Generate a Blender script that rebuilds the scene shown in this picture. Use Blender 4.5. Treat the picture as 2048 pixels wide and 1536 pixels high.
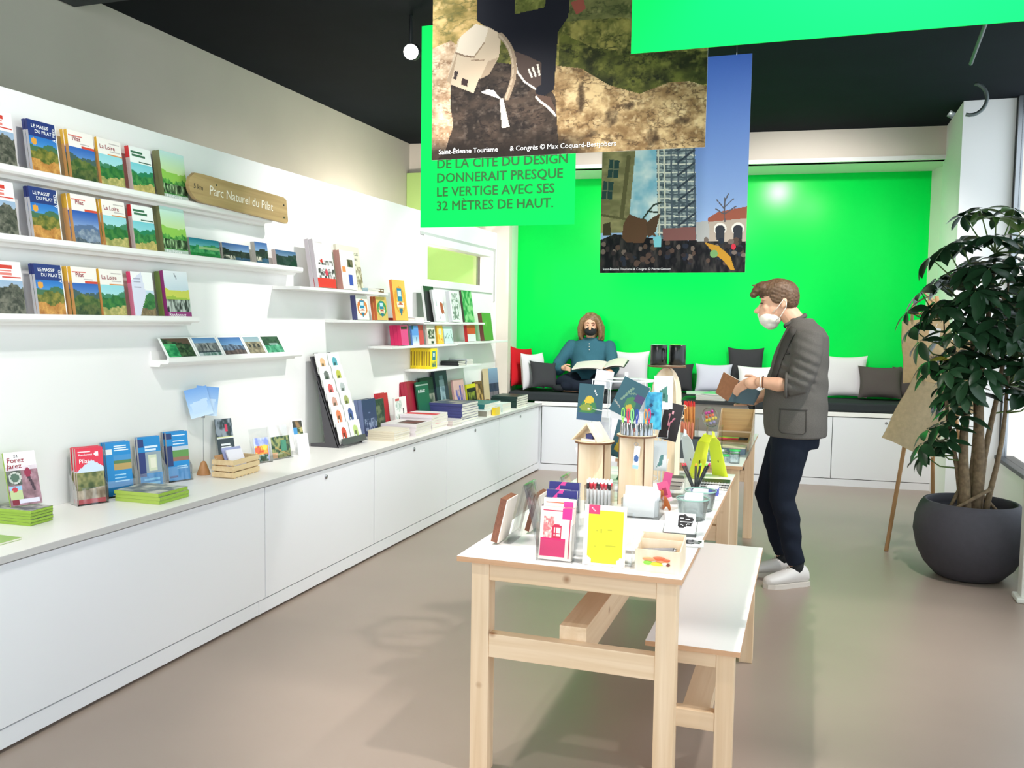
import bpy, bmesh, math, random
import numpy as np
from mathutils import Vector, Matrix, Euler

for _o in list(bpy.data.objects):
    bpy.data.objects.remove(_o, do_unlink=True)
scene = bpy.context.scene
COL = scene.collection
PI = math.pi

# ------------------------------------------------------------------ camera
cam_data = bpy.data.cameras.new('camera')
cam = bpy.data.objects.new('camera', cam_data)
COL.objects.link(cam)
cam_data.sensor_width = 36.0
cam_data.lens = 1760.0 / 2048.0 * 36.0
cam_data.clip_start = 0.05
_right = Vector((0.947, 0.321, 0.015)); _down = Vector((0.037, -0.062, -0.997))
_fwd = _right.cross(_down).normalized(); _down = _fwd.cross(_right).normalized(); _right.normalize()
cam.matrix_world = Matrix(((_right.x, -_down.x, -_fwd.x, 0.0),
                           (_right.y, -_down.y, -_fwd.y, 0.0),
                           (_right.z, -_down.z, -_fwd.z, 1.5),
                           (0, 0, 0, 1)))
scene.camera = cam

# ------------------------------------------------------------------ light
scene.view_settings.view_transform = 'Standard'
scene.view_settings.look = 'None'
scene.view_settings.exposure = 0.0
scene.view_settings.gamma = 1.0
scene.view_settings.use_curve_mapping = False
world = bpy.data.worlds.new('daylight'); scene.world = world
world.use_nodes = True
_bg = world.node_tree.nodes['Background']
_bg.inputs[0].default_value = (0.82, 0.91, 1.0, 1)
_bg.inputs[1].default_value = 2.4

def spot(name, loc, target, power, size_deg, blend=0.35, radius=0.05, col=(1, 0.975, 0.945)):
    d = bpy.data.lights.new(name, 'SPOT')
    d.energy = power; d.spot_size = math.radians(size_deg); d.spot_blend = blend
    d.shadow_soft_size = radius; d.color = col
    o = bpy.data.objects.new(name, d); COL.objects.link(o)
    o.location = loc
    o.rotation_euler = (Vector(target) - Vector(loc)).to_track_quat('-Z', 'Y').to_euler()
    return o
WARM = (1, 0.95, 0.90)
spot('ceiling_spot_wall_near', (-1.45, 2.3, 3.2), (-2.85, 2.95, 0.8), 95, 100, 0.8)
spot('ceiling_spot_wall_middle', (-1.25, 4.95, 3.15), (-3.0, 5.4, 1.3), 165, 88, 0.7)
spot('ceiling_spot_wall_far', (-1.2, 6.7, 3.15), (-3.0, 7.6, 1.3), 165, 85, 0.7, col=(0.93, 0.97, 1))
spot('ceiling_spot_table', (-1.6, 2.6, 3.15), (-0.6, 3.3, 0.7), 185, 75, 0.6, col=WARM)
spot('ceiling_spot_table_far', (0.7, 4.4, 3.15), (-0.5, 4.8, 0.7), 200, 80, 0.6, col=WARM)
spot('ceiling_spot_bench', (0.2, 2.4, 3.2), (0.0, 3.6, 0.2), 150, 80, 0.5, col=WARM)
spot('ceiling_spot_alcove_left', (-1.5, 6.9, 3.2), (-2.0, 9.1, 1.35), 155, 92, 0.7)
spot('ceiling_spot_alcove_right', (0.0, 6.9, 3.2), (-0.2, 9.2, 1.35), 155, 96, 0.7)
spot('added_spot_bench_cabinets', (0.6, 5.9, 3.2), (-0.2, 8.7, 0.3), 95, 85, 0.6)  # added without a fixture, to brighten the bench cabinet fronts
spot('ceiling_spot_floor_left', (-1.7, 1.2, 3.2), (-1.6, 2.6, 0), 90, 95, 0.6, col=WARM)
spot('ceiling_spot_banner', (-1.3, 0.6, 3.0), (-1.0, 3.6, 2.4), 20, 60, 0.8, col=(1, 0.98, 0.95))
spot('added_spot_text_banner', (-2.1, 2.6, 3.2), (-1.65, 4.5, 2.4), 95, 70, 0.7, col=(0.95, 1, 1))  # unseen extra spot, added to brighten the text banner from the front
spot('added_spot_city_banner', (-0.2, 3.75, 3.2), (-0.85, 5.6, 2.3), 80, 75, 0.7, col=(1, 0.98, 0.96))  # added between the banners to lift the dark city print
_d = bpy.data.lights.new('added_passage_light', 'POINT'); _d.energy = 45; _d.color = (1, 0.93, 0.84); _d.shadow_soft_size = 0.08  # unseen light added to brighten the passage and the wall above the partition
_o = bpy.data.objects.new('added_passage_light', _d); COL.objects.link(_o); _o.location = (-3.5, 7.0, 2.1)
spot('ceiling_spot_big_banner', (0.9, 0.5, 3.1), (0.3, 2.6, 2.7), 36, 80, 0.6, col=(0.95, 1, 0.97))

# ------------------------------------------------------------------ helpers
def lin(c):
    out = []
    for v in c[:3]:
        v = v / 255.0
        out.append(v / 12.92 if v <= 0.04045 else ((v + 0.055) / 1.055) ** 2.4)
    return tuple(out)
def lin_arr(a):
    a = np.clip(a, 0, 1)
    return np.where(a <= 0.04045, a / 12.92, ((a + 0.055) / 1.055) ** 2.4)

def nodes_of(m):
    m.use_nodes = True
    nt = m.node_tree
    return nt, nt.nodes['Principled BSDF']

def mat(name, c, rough=0.5, metal=0.0, spec=0.5, var=0.0, vscale=8.0, bump=0.0, bscale=60.0, emit=0.0, coat=0.0):
    m = bpy.data.materials.new(name)
    nt, p = nodes_of(m)
    p.inputs['Roughness'].default_value = rough
    p.inputs['Metallic'].default_value = metal
    p.inputs['Specular IOR Level'].default_value = spec
    p.inputs['Coat Weight'].default_value = coat
    L = lin(c)
    if var > 0:
        tc = nt.nodes.new('ShaderNodeTexCoord')
        nz = nt.nodes.new('ShaderNodeTexNoise'); nz.inputs['Scale'].default_value = vscale; nz.inputs['Detail'].default_value = 4
        rp = nt.nodes.new('ShaderNodeValToRGB')
        rp.color_ramp.elements[0].position = 0.3; rp.color_ramp.elements[1].position = 0.7
        rp.color_ramp.elements[0].color = tuple(v * (1 - var) for v in L) + (1,)
        rp.color_ramp.elements[1].color = tuple(min(1, v * (1 + var)) for v in L) + (1,)
        nt.links.new(tc.outputs['Object'], nz.inputs['Vector'])
        nt.links.new(nz.outputs['Fac'], rp.inputs['Fac'])
        nt.links.new(rp.outputs['Color'], p.inputs['Base Color'])
    else:
        p.inputs['Base Color'].default_value = L + (1,)
    if bump > 0:
        tc2 = nt.nodes.new('ShaderNodeTexCoord')
        n2 = nt.nodes.new('ShaderNodeTexNoise'); n2.inputs['Scale'].default_value = bscale; n2.inputs['Detail'].default_value = 5
        b = nt.nodes.new('ShaderNodeBump'); b.inputs['Strength'].default_value = bump; b.inputs['Distance'].default_value = 0.004
        nt.links.new(tc2.outputs['Object'], n2.inputs['Vector'])
        nt.links.new(n2.outputs['Fac'], b.inputs['Height'])
        nt.links.new(b.outputs['Normal'], p.inputs['Normal'])
    if emit > 0:
        p.inputs['Emission Color'].default_value = L + (1,)
        p.inputs['Emission Strength'].default_value = emit
    return m

def mat_wood(name, c0, c1, axis=2, rough=0.5, knots=True):
    m = bpy.data.materials.new(name)
    nt, p = nodes_of(m)
    p.inputs['Roughness'].default_value = rough
    tc = nt.nodes.new('ShaderNodeTexCoord')
    mp = nt.nodes.new('ShaderNodeMapping')
    sc = [38, 38, 38]; sc[axis] = 1.6
    mp.inputs['Scale'].default_value = sc
    nz = nt.nodes.new('ShaderNodeTexNoise'); nz.inputs['Scale'].default_value = 1.0; nz.inputs['Detail'].default_value = 3
    nz.inputs['Distortion'].default_value = 0.6
    rp = nt.nodes.new('ShaderNodeValToRGB')
    rp.color_ramp.elements[0].position = 0.25; rp.color_ramp.elements[1].position = 0.75
    rp.color_ramp.elements[0].color = lin(c0) + (1,); rp.color_ramp.elements[1].color = lin(c1) + (1,)
    nt.links.new(tc.outputs['Object'], mp.inputs['Vector'])
    nt.links.new(mp.outputs['Vector'], nz.inputs['Vector'])
    nt.links.new(nz.outputs['Fac'], rp.inputs['Fac'])
    out = rp.outputs['Color']
    if knots:
        vo = nt.nodes.new('ShaderNodeTexVoronoi'); vo.inputs['Scale'].default_value = 5.5
        r2 = nt.nodes.new('ShaderNodeValToRGB')
        r2.color_ramp.elements[0].position = 0.02; r2.color_ramp.elements[1].position = 0.10
        r2.color_ramp.elements[0].color = (1, 1, 1, 1); r2.color_ramp.elements[1].color = (0, 0, 0, 1)
        mx = nt.nodes.new('ShaderNodeMixRGB'); mx.inputs['Color2'].default_value = lin((150, 98, 56)) + (1,)
        nt.links.new(tc.outputs['Object'], vo.inputs['Vector'])
        nt.links.new(vo.outputs['Distance'], r2.inputs['Fac'])
        nt.links.new(r2.outputs['Color'], mx.inputs['Fac'])
        nt.links.new(out, mx.inputs['Color1'])
        out = mx.outputs['Color']
    nt.links.new(out, p.inputs['Base Color'])
    return m

def mat_clear(name, tint=(0.94, 0.96, 0.96), gloss=0.12, rough=0.03):
    m = bpy.data.materials.new(name); m.use_nodes = True
    nt = m.node_tree; nt.nodes.clear()
    o = nt.nodes.new('ShaderNodeOutputMaterial')
    tr = nt.nodes.new('ShaderNodeBsdfTransparent'); tr.inputs[0].default_value = tint + (1,)
    gl = nt.nodes.new('ShaderNodeBsdfGlossy'); gl.inputs['Roughness'].default_value = rough
    lw = nt.nodes.new('ShaderNodeLayerWeight'); lw.inputs['Blend'].default_value = 0.25
    ma = nt.nodes.new('ShaderNodeMath'); ma.operation = 'MULTIPLY_ADD'
    ma.inputs[1].default_value = 0.6; ma.inputs[2].default_value = gloss * 0.35
    mx = nt.nodes.new('ShaderNodeMixShader')
    nt.links.new(lw.outputs['Fresnel'], ma.inputs[0])
    nt.links.new(ma.outputs[0], mx.inputs[0])
    nt.links.new(tr.outputs[0], mx.inputs[1]); nt.links.new(gl.outputs[0], mx.inputs[2])
    nt.links.new(mx.outputs[0], o.inputs['Surface'])
    return m

def mat_print(name, rough=0.4, coat=0.0):
    m = bpy.data.materials.new(name)
    nt, p = nodes_of(m)
    a = nt.nodes.new('ShaderNodeAttribute'); a.attribute_name = 'Col'
    nt.links.new(a.outputs['Color'], p.inputs['Base Color'])
    p.inputs['Roughness'].default_value = rough
    p.inputs['Coat Weight'].default_value = coat
    return m

M = {}
M['wall_white'] = mat('painted_white_wall', (244, 243, 240), 0.6, var=0.012, vscale=1.5)
M['wall_grey'] = mat('painted_greige_wall', (200, 192, 178), 0.75, var=0.03, vscale=2)
M['wall_back'] = mat('painted_cream_wall', (226, 214, 200), 0.7, var=0.02, vscale=2)
M['alcove'] = mat('glossy_green_paint', (0, 232, 84), 0.2, var=0.01, spec=0.14)
M['alcove_side'] = mat('pale_white_reveal', (236, 238, 228), 0.6)
M['ceiling'] = mat('matt_black_ceiling', (20, 25, 30), 0.9, spec=0.1, var=0.1, vscale=3)
M['floor'] = mat('taupe_vinyl_floor', (163, 146, 134), 0.34, var=0.05, vscale=1.3, bump=0.02)
M['cab'] = mat('white_laminate', (236, 237, 240), 0.35)
M['cab_top'] = mat('white_laminate_top', (247, 245, 240), 0.35)
M['cab_edge'] = mat('grey_edge_band', (196, 194, 192), 0.5)
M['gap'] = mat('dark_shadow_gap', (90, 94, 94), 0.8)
M['ledge'] = mat('white_lacquer', (245, 244, 240), 0.4)
M['metal'] = mat('brushed_steel', (170, 172, 175), 0.3, metal=1)
M['black_metal'] = mat('black_metal', (34, 36, 38), 0.45)
M['white_metal'] = mat('white_wire', (235, 238, 240), 0.35)
M['pine_z'] = mat_wood('pine_upright', (222, 190, 150), (240, 214, 180), 2)
M['pine_x'] = mat_wood('pine_crosswise', (222, 190, 150), (240, 214, 180), 0)
M['pine_y'] = mat_wood('pine_lengthwise', (222, 190, 150), (240, 214, 180), 1)
M['ply_edge'] = mat_wood('plywood_edge', (196, 150, 110), (218, 176, 138), 0, knots=False)
M['ply'] = mat_wood('birch_plywood', (240, 218, 184), (250, 232, 204), 2, knots=False)
M['ply_dark'] = mat_wood('laser_cut_edge', (104, 66, 36), (126, 84, 48), 0, knots=False)
M['table_white'] = mat('white_table_laminate', (250, 248, 245), 0.35)
M['clear'] = mat_clear('clear_acrylic', (0.97, 0.98, 0.98), 0.1)
M['glass'] = mat_clear('clear_glass', (0.90, 0.95, 0.95), 0.25, 0.02)
M['print'] = mat_print('printed_paper', 0.42)
M['print_gloss'] = mat_print('glossy_print', 0.22)
M['banner'] = mat_print('satin_banner_print', 0.5)
M['banner'].node_tree.nodes['Principled BSDF'].inputs['Specular IOR Level'].default_value = 0.12
M['pane'] = mat_clear('window_pane', (0.97, 0.98, 0.98), 0.03, 0.02)
M['pane'].node_tree.nodes['Math'].inputs[1].default_value = 0.12
M['paper'] = mat('white_paper', (240, 238, 232), 0.7)
M['pages'] = mat('page_edges', (226, 220, 208), 0.8, var=0.06, vscale=300)
M['dark_fabric'] = mat('charcoal_fabric', (62, 62, 64), 0.95, spec=0.1, bump=0.25, bscale=500)
M['brown_fabric'] = mat('brown_grey_fabric', (92, 84, 82), 0.95, spec=0.1, bump=0.25, bscale=500)
M['white_fabric'] = mat('white_cotton', (232, 228, 230), 0.95, spec=0.1, bump=0.2, bscale=400)
M['lilac_fabric'] = mat('pale_grey_cotton', (205, 205, 218), 0.95, spec=0.1, bump=0.2, bscale=400)
M['red_fabric'] = mat('red_cotton', (206, 36, 44), 0.95, spec=0.1, bump=0.2, bscale=400)
M['bench_cushion'] = mat('black_bench_fabric', (54, 58, 60), 0.95, spec=0.1, bump=0.2, bscale=500)
M['text_dark'] = mat('dark_ink', (40, 44, 48), 0.5)
M['text_white'] = mat('white_ink', (250, 250, 250), 0.5)
M['text_green'] = mat('deep_green_ink', (32, 118, 36), 0.5)
M['text_red'] = mat('crimson_ink', (150, 24, 48), 0.5)

def children_of(o):
    return [c for c in bpy.data.objects if c.parent == o]

def tag(o, label=None, cat=None, group=None, kind=None):
    if label:
        o['label'] = label
    if cat: o['category'] = cat
    if group: o['group'] = group
    if kind: o['kind'] = kind
    return o

def thing(name, label, cat, loc=(0, 0, 0), rot=(0, 0, 0), group=None):
    o = bpy.data.objects.new(name, None)
    o.empty_display_size = 0.05
    COL.objects.link(o)
    o.location = loc; o.rotation_euler = rot
    return tag(o, label, cat, group)

def mesh_obj(name, me, parent=None, loc=(0, 0, 0), rot=(0, 0, 0)):
    o = bpy.data.objects.new(name, me)
    COL.objects.link(o)
    o.parent = parent
    o.location = loc; o.rotation_euler = rot
    return o

def dup(root, loc, rot=None, label=None, group=None):
    r = root.copy(); COL.objects.link(r); r.location = loc
    if rot is not None: r.rotation_euler = rot
    if label: r['label'] = label
    if group: r['group'] = group
    for ch in list(root.children):
        c = ch.copy(); COL.objects.link(c); c.parent = r
        for g in list(ch.children):
            d = g.copy(); COL.objects.link(d); d.parent = c
    return r

class MB:
    """collects faces for ONE mesh"""
    def __init__(s):
        s.v = []; s.f = []; s.c = {}; s.mi = {}
    def face(s, pts, col=None, mi=None):
        n = len(s.v); s.v.extend([tuple(p) for p in pts]); s.f.append(tuple(range(n, n + len(pts))))
        if col is not None: s.c[len(s.f) - 1] = lin(col)
        if mi: s.mi[len(s.f) - 1] = mi
        return s
    def box(s, x0, x1, y0, y1, z0, z1, T=None, col=None, mi=None):
        p = [Vector((x, y, z)) for z in (z0, z1) for y in (y0, y1) for x in (x0, x1)]
        if T is not None: p = [T @ q for q in p]
        n = len(s.v); s.v.extend([tuple(q) for q in p])
        for fc in ((0, 2, 3, 1), (4, 5, 7, 6), (0, 1, 5, 4), (2, 6, 7, 3), (0, 4, 6, 2), (1, 3, 7, 5)):
            s.f.append(tuple(n + i for i in fc))
            if col is not None: s.c[len(s.f) - 1] = lin(col)
            if mi: s.mi[len(s.f) - 1] = mi
        return s
    def bar(s, a, b, w, h):
        """rectangular bar from a to b"""
        a = Vector(a); b = Vector(b); d = b - a
        q = d.to_track_quat('Z', 'Y').to_matrix().to_4x4()
        T = Matrix.Translation(a) @ q
        return s.box(-w / 2, w / 2, -h / 2, h / 2, 0, d.length, T)
    def tube(s, pts, rad, n=10, round_caps=False, sq=None):
        pts = [Vector(p) for p in pts]
        if not isinstance(rad, (list, tuple)): rad = [rad] * len(pts)
        rings = []
        prev = None
        for i, p in enumerate(pts):
            d = (pts[min(i + 1, len(pts) - 1)] - pts[max(i - 1, 0)]).normalized()
            if prev is None:
                u = d.orthogonal().normalized()
            else:
                u = (prev - d * prev.dot(d)).normalized()
            prev = u
            w = d.cross(u)
            rings.append((p, u, w, d, rad[i]))
        seq = []
        if round_caps:
            p, u, w, d, r = rings[0]
            for k in (0.25, 0.6): 
                seq.append((p - d * r * math.cos(k * PI / 2), u, w, r * math.sin(k * PI / 2)))
        for p, u, w, d, r in rings: seq.append((p, u, w, r))
        if round_caps:
            p, u, w, d, r = rings[-1]
            for k in (0.6, 0.25):
                seq.append((p + d * r * math.cos(k * PI / 2), u, w, r * math.sin(k * PI / 2)))
        base = len(s.v)
        for p, u, w, r in seq:
            for k in range(n):
                a = 2 * PI * k / n
                s.v.append(tuple(p + u * (r * math.cos(a)) + w * (r * math.sin(a))))
        for i in range(len(seq) - 1):
            for k in range(n):
                s.f.append((base + i * n + k, base + i * n + (k + 1) % n, base + (i + 1) * n + (k + 1) % n, base + (i + 1) * n + k))
        s.f.append(tuple(base + k for k in reversed(range(n))))
        s.f.append(tuple(base + (len(seq) - 1) * n + k for k in range(n)))
        return s
    def cyl(s, p0, p1, r0, r1=None, n=16):
        return s.tube([p0, p1], [r0, r0 if r1 is None else r1], n)
    def ell(s, c, r, n=16, m=10, T=None):
        base = len(s.v); c = Vector(c)
        if not isinstance(r, (list, tuple)): r = (r, r, r)
        for i in range(m + 1):
            th = PI * i / m
            for k in range(n):
                a = 2 * PI * k / n
                q = Vector((r[0] * math.sin(th) * math.cos(a), r[1] * math.sin(th) * math.sin(a), r[2] * math.cos(th)))
                if T is not None: q = T @ q
                s.v.append(tuple(c + q))
        for i in range(m):
            for k in range(n):
                s.f.append((base + i * n + k, base + (i + 1) * n + k, base + (i + 1) * n + (k + 1) % n, base + i * n + (k + 1) % n))
        return s
    def lathe(s, prof, n=32, c=(0, 0, 0), close=False):
        base = len(s.v)
        for r, z in prof:
            for k in range(n):
                a = 2 * PI * k / n
                s.v.append((c[0] + r * math.cos(a), c[1] + r * math.sin(a), c[2] + z))
        for i in range(len(prof) - 1):
            for k in range(n):
                s.f.append((base + i * n + k, base + i * n + (k + 1) % n, base + (i + 1) * n + (k + 1) % n, base + (i + 1) * n + k))
        if close:
            s.f.append(tuple(base + k for k in reversed(range(n))))
            s.f.append(tuple(base + (len(prof) - 1) * n + k for k in range(n)))
        return s
    def loft(s, secs, n=20, cap=True):
        """secs: (center, ux, uy) with half-axis vectors"""
        base = len(s.v)
        for c, ux, uy in secs:
            c = Vector(c); ux = Vector(ux); uy = Vector(uy)
            for k in range(n):
                a = 2 * PI * k / n
                s.v.append(tuple(c + ux * math.cos(a) + uy * math.sin(a)))
        for i in range(len(secs) - 1):
            for k in range(n):
                s.f.append((base + i * n + k, base + i * n + (k + 1) % n, base + (i + 1) * n + (k + 1) % n, base + (i + 1) * n + k))
        if cap:
            s.f.append(tuple(base + k for k in reversed(range(n))))
            s.f.append(tuple(base + (len(secs) - 1) * n + k for k in range(n)))
        return s
    def prism(s, poly, O, U, V, W, col=None):
        """polygon (u,v) in plane O+uU+vV, extruded by vector W"""
        O = Vector(O); U = Vector(U); V = Vector(V); W = Vector(W)
        a = [O + U * p[0] + V * p[1] for p in poly]; b = [q + W for q in a]
        n = len(s.v); k = len(a)
        s.v.extend([tuple(q) for q in a] + [tuple(q) for q in b])
        fs = [tuple(range(n, n + k)), tuple(reversed(range(n + k, n + 2 * k)))]
        fs += [(n + (i + 1) % k, n + i, n + k + i, n + k + (i + 1) % k) for i in range(k)]
        for q in fs:
            s.f.append(q)
            if col is not None: s.c[len(s.f) - 1] = lin(col)
        return s
    def image(s, arr, O, U, V, bend=None):
        """grid of coloured cells: arr[h,w,3] in sRGB 0..1, row 0 at top (O+V)"""
        h, w = arr.shape[:2]
        L = lin_arr(arr)
        O = Vector(O); U = Vector(U); V = Vector(V)
        n = len(s.v)
        for j in range(h + 1):
            for i in range(w + 1):
                q = O + U * (i / w) + V * (1 - j / h)
                if bend: q = Vector(bend(q, i / w, 1 - j / h))
                s.v.append((q.x, q.y, q.z))
        for j in range(h):
            for i in range(w):
                a = n + j * (w + 1) + i
                s.f.append((a, a + w + 1, a + w + 2, a + 1))
                s.c[len(s.f) - 1] = tuple(L[j, i])
        return s
    def mesh(s, name, mats, smooth=False):
        me = bpy.data.meshes.new(name)
        me.from_pydata(s.v, [], s.f)
        if not isinstance(mats, (list, tuple)): mats = [mats]
        for m in mats: me.materials.append(M[m] if isinstance(m, str) else m)
        for i, k in s.mi.items(): me.polygons[i].material_index = k
        if s.c:
            at = me.color_attributes.new('Col', 'FLOAT_COLOR', 'CORNER')
            buf = np.ones((len(me.loops), 4), dtype=np.float32)
            li = 0
            for i, f in enumerate(s.f):
                c = s.c.get(i)
                if c is not None: buf[li:li + len(f), :3] = c
                li += len(f)
            at.data.foreach_set('color', buf.ravel())
        if smooth:
            me.polygons.foreach_set('use_smooth', [True] * len(me.polygons))
        me.update()
        return me
    def build(s, name, mats, parent=None, smooth=False, bevel=0.0, loc=(0, 0, 0), rot=(0, 0, 0)):
        o = mesh_obj(name, s.mesh(name, mats, smooth), parent, loc, rot)
        if bevel > 0:
            b = o.modifiers.new('bevel', 'BEVEL'); b.width = bevel; b.segments = 2; b.limit_method = 'ANGLE'
        return o

def fuse(mb, name, mats, parent, voxel, smooth_iter=6, disp=None):
    """unite the overlapping solids of mb into one continuous surface"""
    me = mb.mesh(name, mats)
    o = bpy.data.objects.new(name, me); COL.objects.link(o)
    r = o.modifiers.new('r', 'REMESH'); r.mode = 'VOXEL'; r.voxel_size = voxel; r.use_smooth_shade = True
    if smooth_iter:
        k = o.modifiers.new('s', 'SMOOTH'); k.factor = 0.5; k.iterations = smooth_iter
    dg = bpy.context.evaluated_depsgraph_get(); dg.update()
    me2 = bpy.data.meshes.new_from_object(o.evaluated_get(dg))
    bpy.data.objects.remove(o, do_unlink=True)
    me2.name = name
    if disp:
        n = len(me2.vertices); co = np.empty(n * 3, dtype=np.float32); me2.vertices.foreach_get('co', co)
        co = disp(co.reshape(-1, 3)); me2.vertices.foreach_set('co', co.astype(np.float32).ravel())
    me2.polygons.foreach_set('use_smooth', [True] * len(me2.polygons))
    me2.update()
    if not me2.materials:
        for m in (mats if isinstance(mats, (list, tuple)) else [mats]): me2.materials.append(M[m] if isinstance(m, str) else m)
    return mesh_obj(name, me2, parent)

_txt = {}
def text_mesh(txt, size, m, bold=0.0, align='LEFT'):
    key = (txt, size, m, bold, align)
    if key in _txt: return _txt[key]
    cu = bpy.data.curves.new('lettering', 'FONT'); cu.body = txt; cu.size = size; cu.align_x = align
    cu.resolution_u = 2; cu.fill_mode = 'FRONT'
    o = bpy.data.objects.new('lettering', cu); COL.objects.link(o)
    dg = bpy.context.evaluated_depsgraph_get(); dg.update()
    me = bpy.data.meshes.new_from_object(o.evaluated_get(dg))
    bpy.data.objects.remove(o, do_unlink=True)
    me.materials.clear(); me.materials.append(M[m] if isinstance(m, str) else m)
    if bold > 0:        # heavier strokes: the outline repeated a hair to the side
        bm = bmesh.new(); bm.from_mesh(me)
        for q_, (dx, dy) in enumerate(((bold, 0), (-bold, 0), (0, bold))):
            g = bmesh.ops.duplicate(bm, geom=bm.verts[:len(me.vertices)] + bm.edges[:len(me.edges)] + bm.faces[:len(me.polygons)])
            bmesh.ops.translate(bm, verts=[v for v in g['geom'] if isinstance(v, bmesh.types.BMVert)], vec=(dx, dy, .00012 * (q_ + 1)))
        bm.to_mesh(me); bm.free()
    _txt[key] = me
    return me
def lettering(txt, size, m, parent, loc, rot=(PI / 2, 0, 0), bold=0.0, align='LEFT', name='lettering'):
    return mesh_obj(name, text_mesh(txt, size, m, bold, align), parent, loc, rot)

# ---- small painter for flat prints
class Cv:
    def __init__(s, w, h, c):
        s.w, s.h = w, h
        s.a = np.ones((h, w, 3)) * (np.array(c, float) / 255)
        s.X, s.Y = np.meshgrid((np.arange(w) + .5) / w, (np.arange(h) + .5) / h)
    def put(s, m, c, al=1.0):
        c = np.array(c, float) / 255
        k = (m * al)[..., None] if m.dtype != bool else (m.astype(float) * al)[..., None]
        s.a = s.a * (1 - k) + c * k
        return s
    def rect(s, x0, y0, x1, y1, c, al=1.0):
        return s.put((s.X >= x0) & (s.X <= x1) & (s.Y >= y0) & (s.Y <= y1), c, al)
    def ell(s, cx, cy, rx, ry, c, al=1.0):
        return s.put(((s.X - cx) / rx) ** 2 + ((s.Y - cy) / ry) ** 2 <= 1, c, al)
    def pm(s, pts):
        m = np.zeros(s.X.shape, bool); n = len(pts)
        for i in range(n):
            x0, y0 = pts[i]; x1, y1 = pts[(i + 1) % n]
            if y0 == y1: continue
            c = ((y0 > s.Y) != (y1 > s.Y)) & (s.X < (x1 - x0) * (s.Y - y0) / (y1 - y0) + x0)
            m ^= c
        return m
    def poly(s, pts, c, al=1.0):
        return s.put(s.pm(pts), c, al)
    def line(s, p, q, wd, c, al=1.0):
        ax, ay = p; bx, by = q; asp = s.h / s.w
        dx, dy = bx - ax, (by - ay) * asp
        L2 = dx * dx + dy * dy + 1e-9
        t = np.clip(((s.X - ax) * dx + (s.Y - ay) * asp * dy) / L2, 0, 1)
        d = np.hypot(s.X - ax - t * dx, (s.Y - ay) * asp - t * dy)
        return s.put(d <= wd / 2, c, al)
    def noise(s, sx, sy, seed, octv=3):
        rng = np.random.default_rng(seed); out = np.zeros(s.X.shape); tot = 0; amp = 1
        for o in range(octv):
            gx, gy = max(2, int(sx * 2 ** o)), max(2, int(sy * 2 ** o))
            g = rng.random((gy + 2, gx + 2))
            fx = s.X * gx; fy = s.Y * gy
            ix = fx.astype(int); iy = fy.astype(int); tx = fx - ix; ty = fy - iy
            tx = tx * tx * (3 - 2 * tx); ty = ty * ty * (3 - 2 * ty)
            out += amp * ((g[iy, ix] * (1 - tx) + g[iy, ix + 1] * tx) * (1 - ty) + (g[iy + 1, ix] * (1 - tx) + g[iy + 1, ix + 1] * tx) * ty)
            tot += amp; amp *= 0.55
        return out / tot
    def tex(s, m, c0, c1, sx, sy, seed, octv=3, lo=0.3, hi=0.7):
        t = np.clip((s.noise(sx, sy, seed, octv) - lo) / (hi - lo), 0, 1)[..., None]
        col = (np.array(c0, float) * (1 - t) + np.array(c1, float) * t) / 255
        k = m.astype(float)[..., None]
        s.a = s.a * (1 - k) + col * k
        return s
    def grad(s, y0, y1, c0, c1):
        m = (s.Y >= y0) & (s.Y <= y1)
        t = np.clip((s.Y - y0) / max(1e-6, y1 - y0), 0, 1)[..., None]
        col = (np.array(c0, float) * (1 - t) + np.array(c1, float) * t) / 255
        k = m.astype(float)[..., None]
        s.a = s.a * (1 - k) + col * k
        return s
    def below(s, y, amp, seed, f=4):
        rng = np.random.default_rng(seed); ph = rng.random(3) * 6.28
        yy = y + amp * (np.sin(s.X * f + ph[0]) + .5 * np.sin(s.X * f * 2.3 + ph[1]) + .25 * np.sin(s.X * f * 5.1 + ph[2])) / 1.5
        return s.Y > yy
    def bars(s, x0, x1, ys, hgt, c, seed=0):
        """a block of small print"""
        rng = np.random.default_rng(seed)
        for y in ys:
            s.rect(x0, y, x0 + (x1 - x0) * (0.7 + 0.3 * rng.random()), y + hgt, c)
        return s
# ------------------------------------------------------------------ the setting
def struct(o): return tag(o, kind='structure')
BW = (-2.606, 8.504, 0.0); BWA = math.radians(5.26)   # back wall: origin and turn
_ca, _sa = math.cos(BWA), math.sin(BWA)
def bw(s_, d_, z_):
    return (BW[0] + s_ * _ca - d_ * _sa, BW[1] + s_ * _sa + d_ * _ca, z_)

struct(MB().box(-4.2, 1.6, -2.0, 10.2, -0.1, 0.0).build('floor', 'floor'))
struct(MB().box(-4.2, 1.7, -1.2, 10.2, 3.31, 3.4).build('ceiling', 'ceiling'))
struct(MB().box(-4.1, -3.98, -1.0, 8.42, 0.0, 3.31).build('wall_left', 'wall_grey'))

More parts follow.
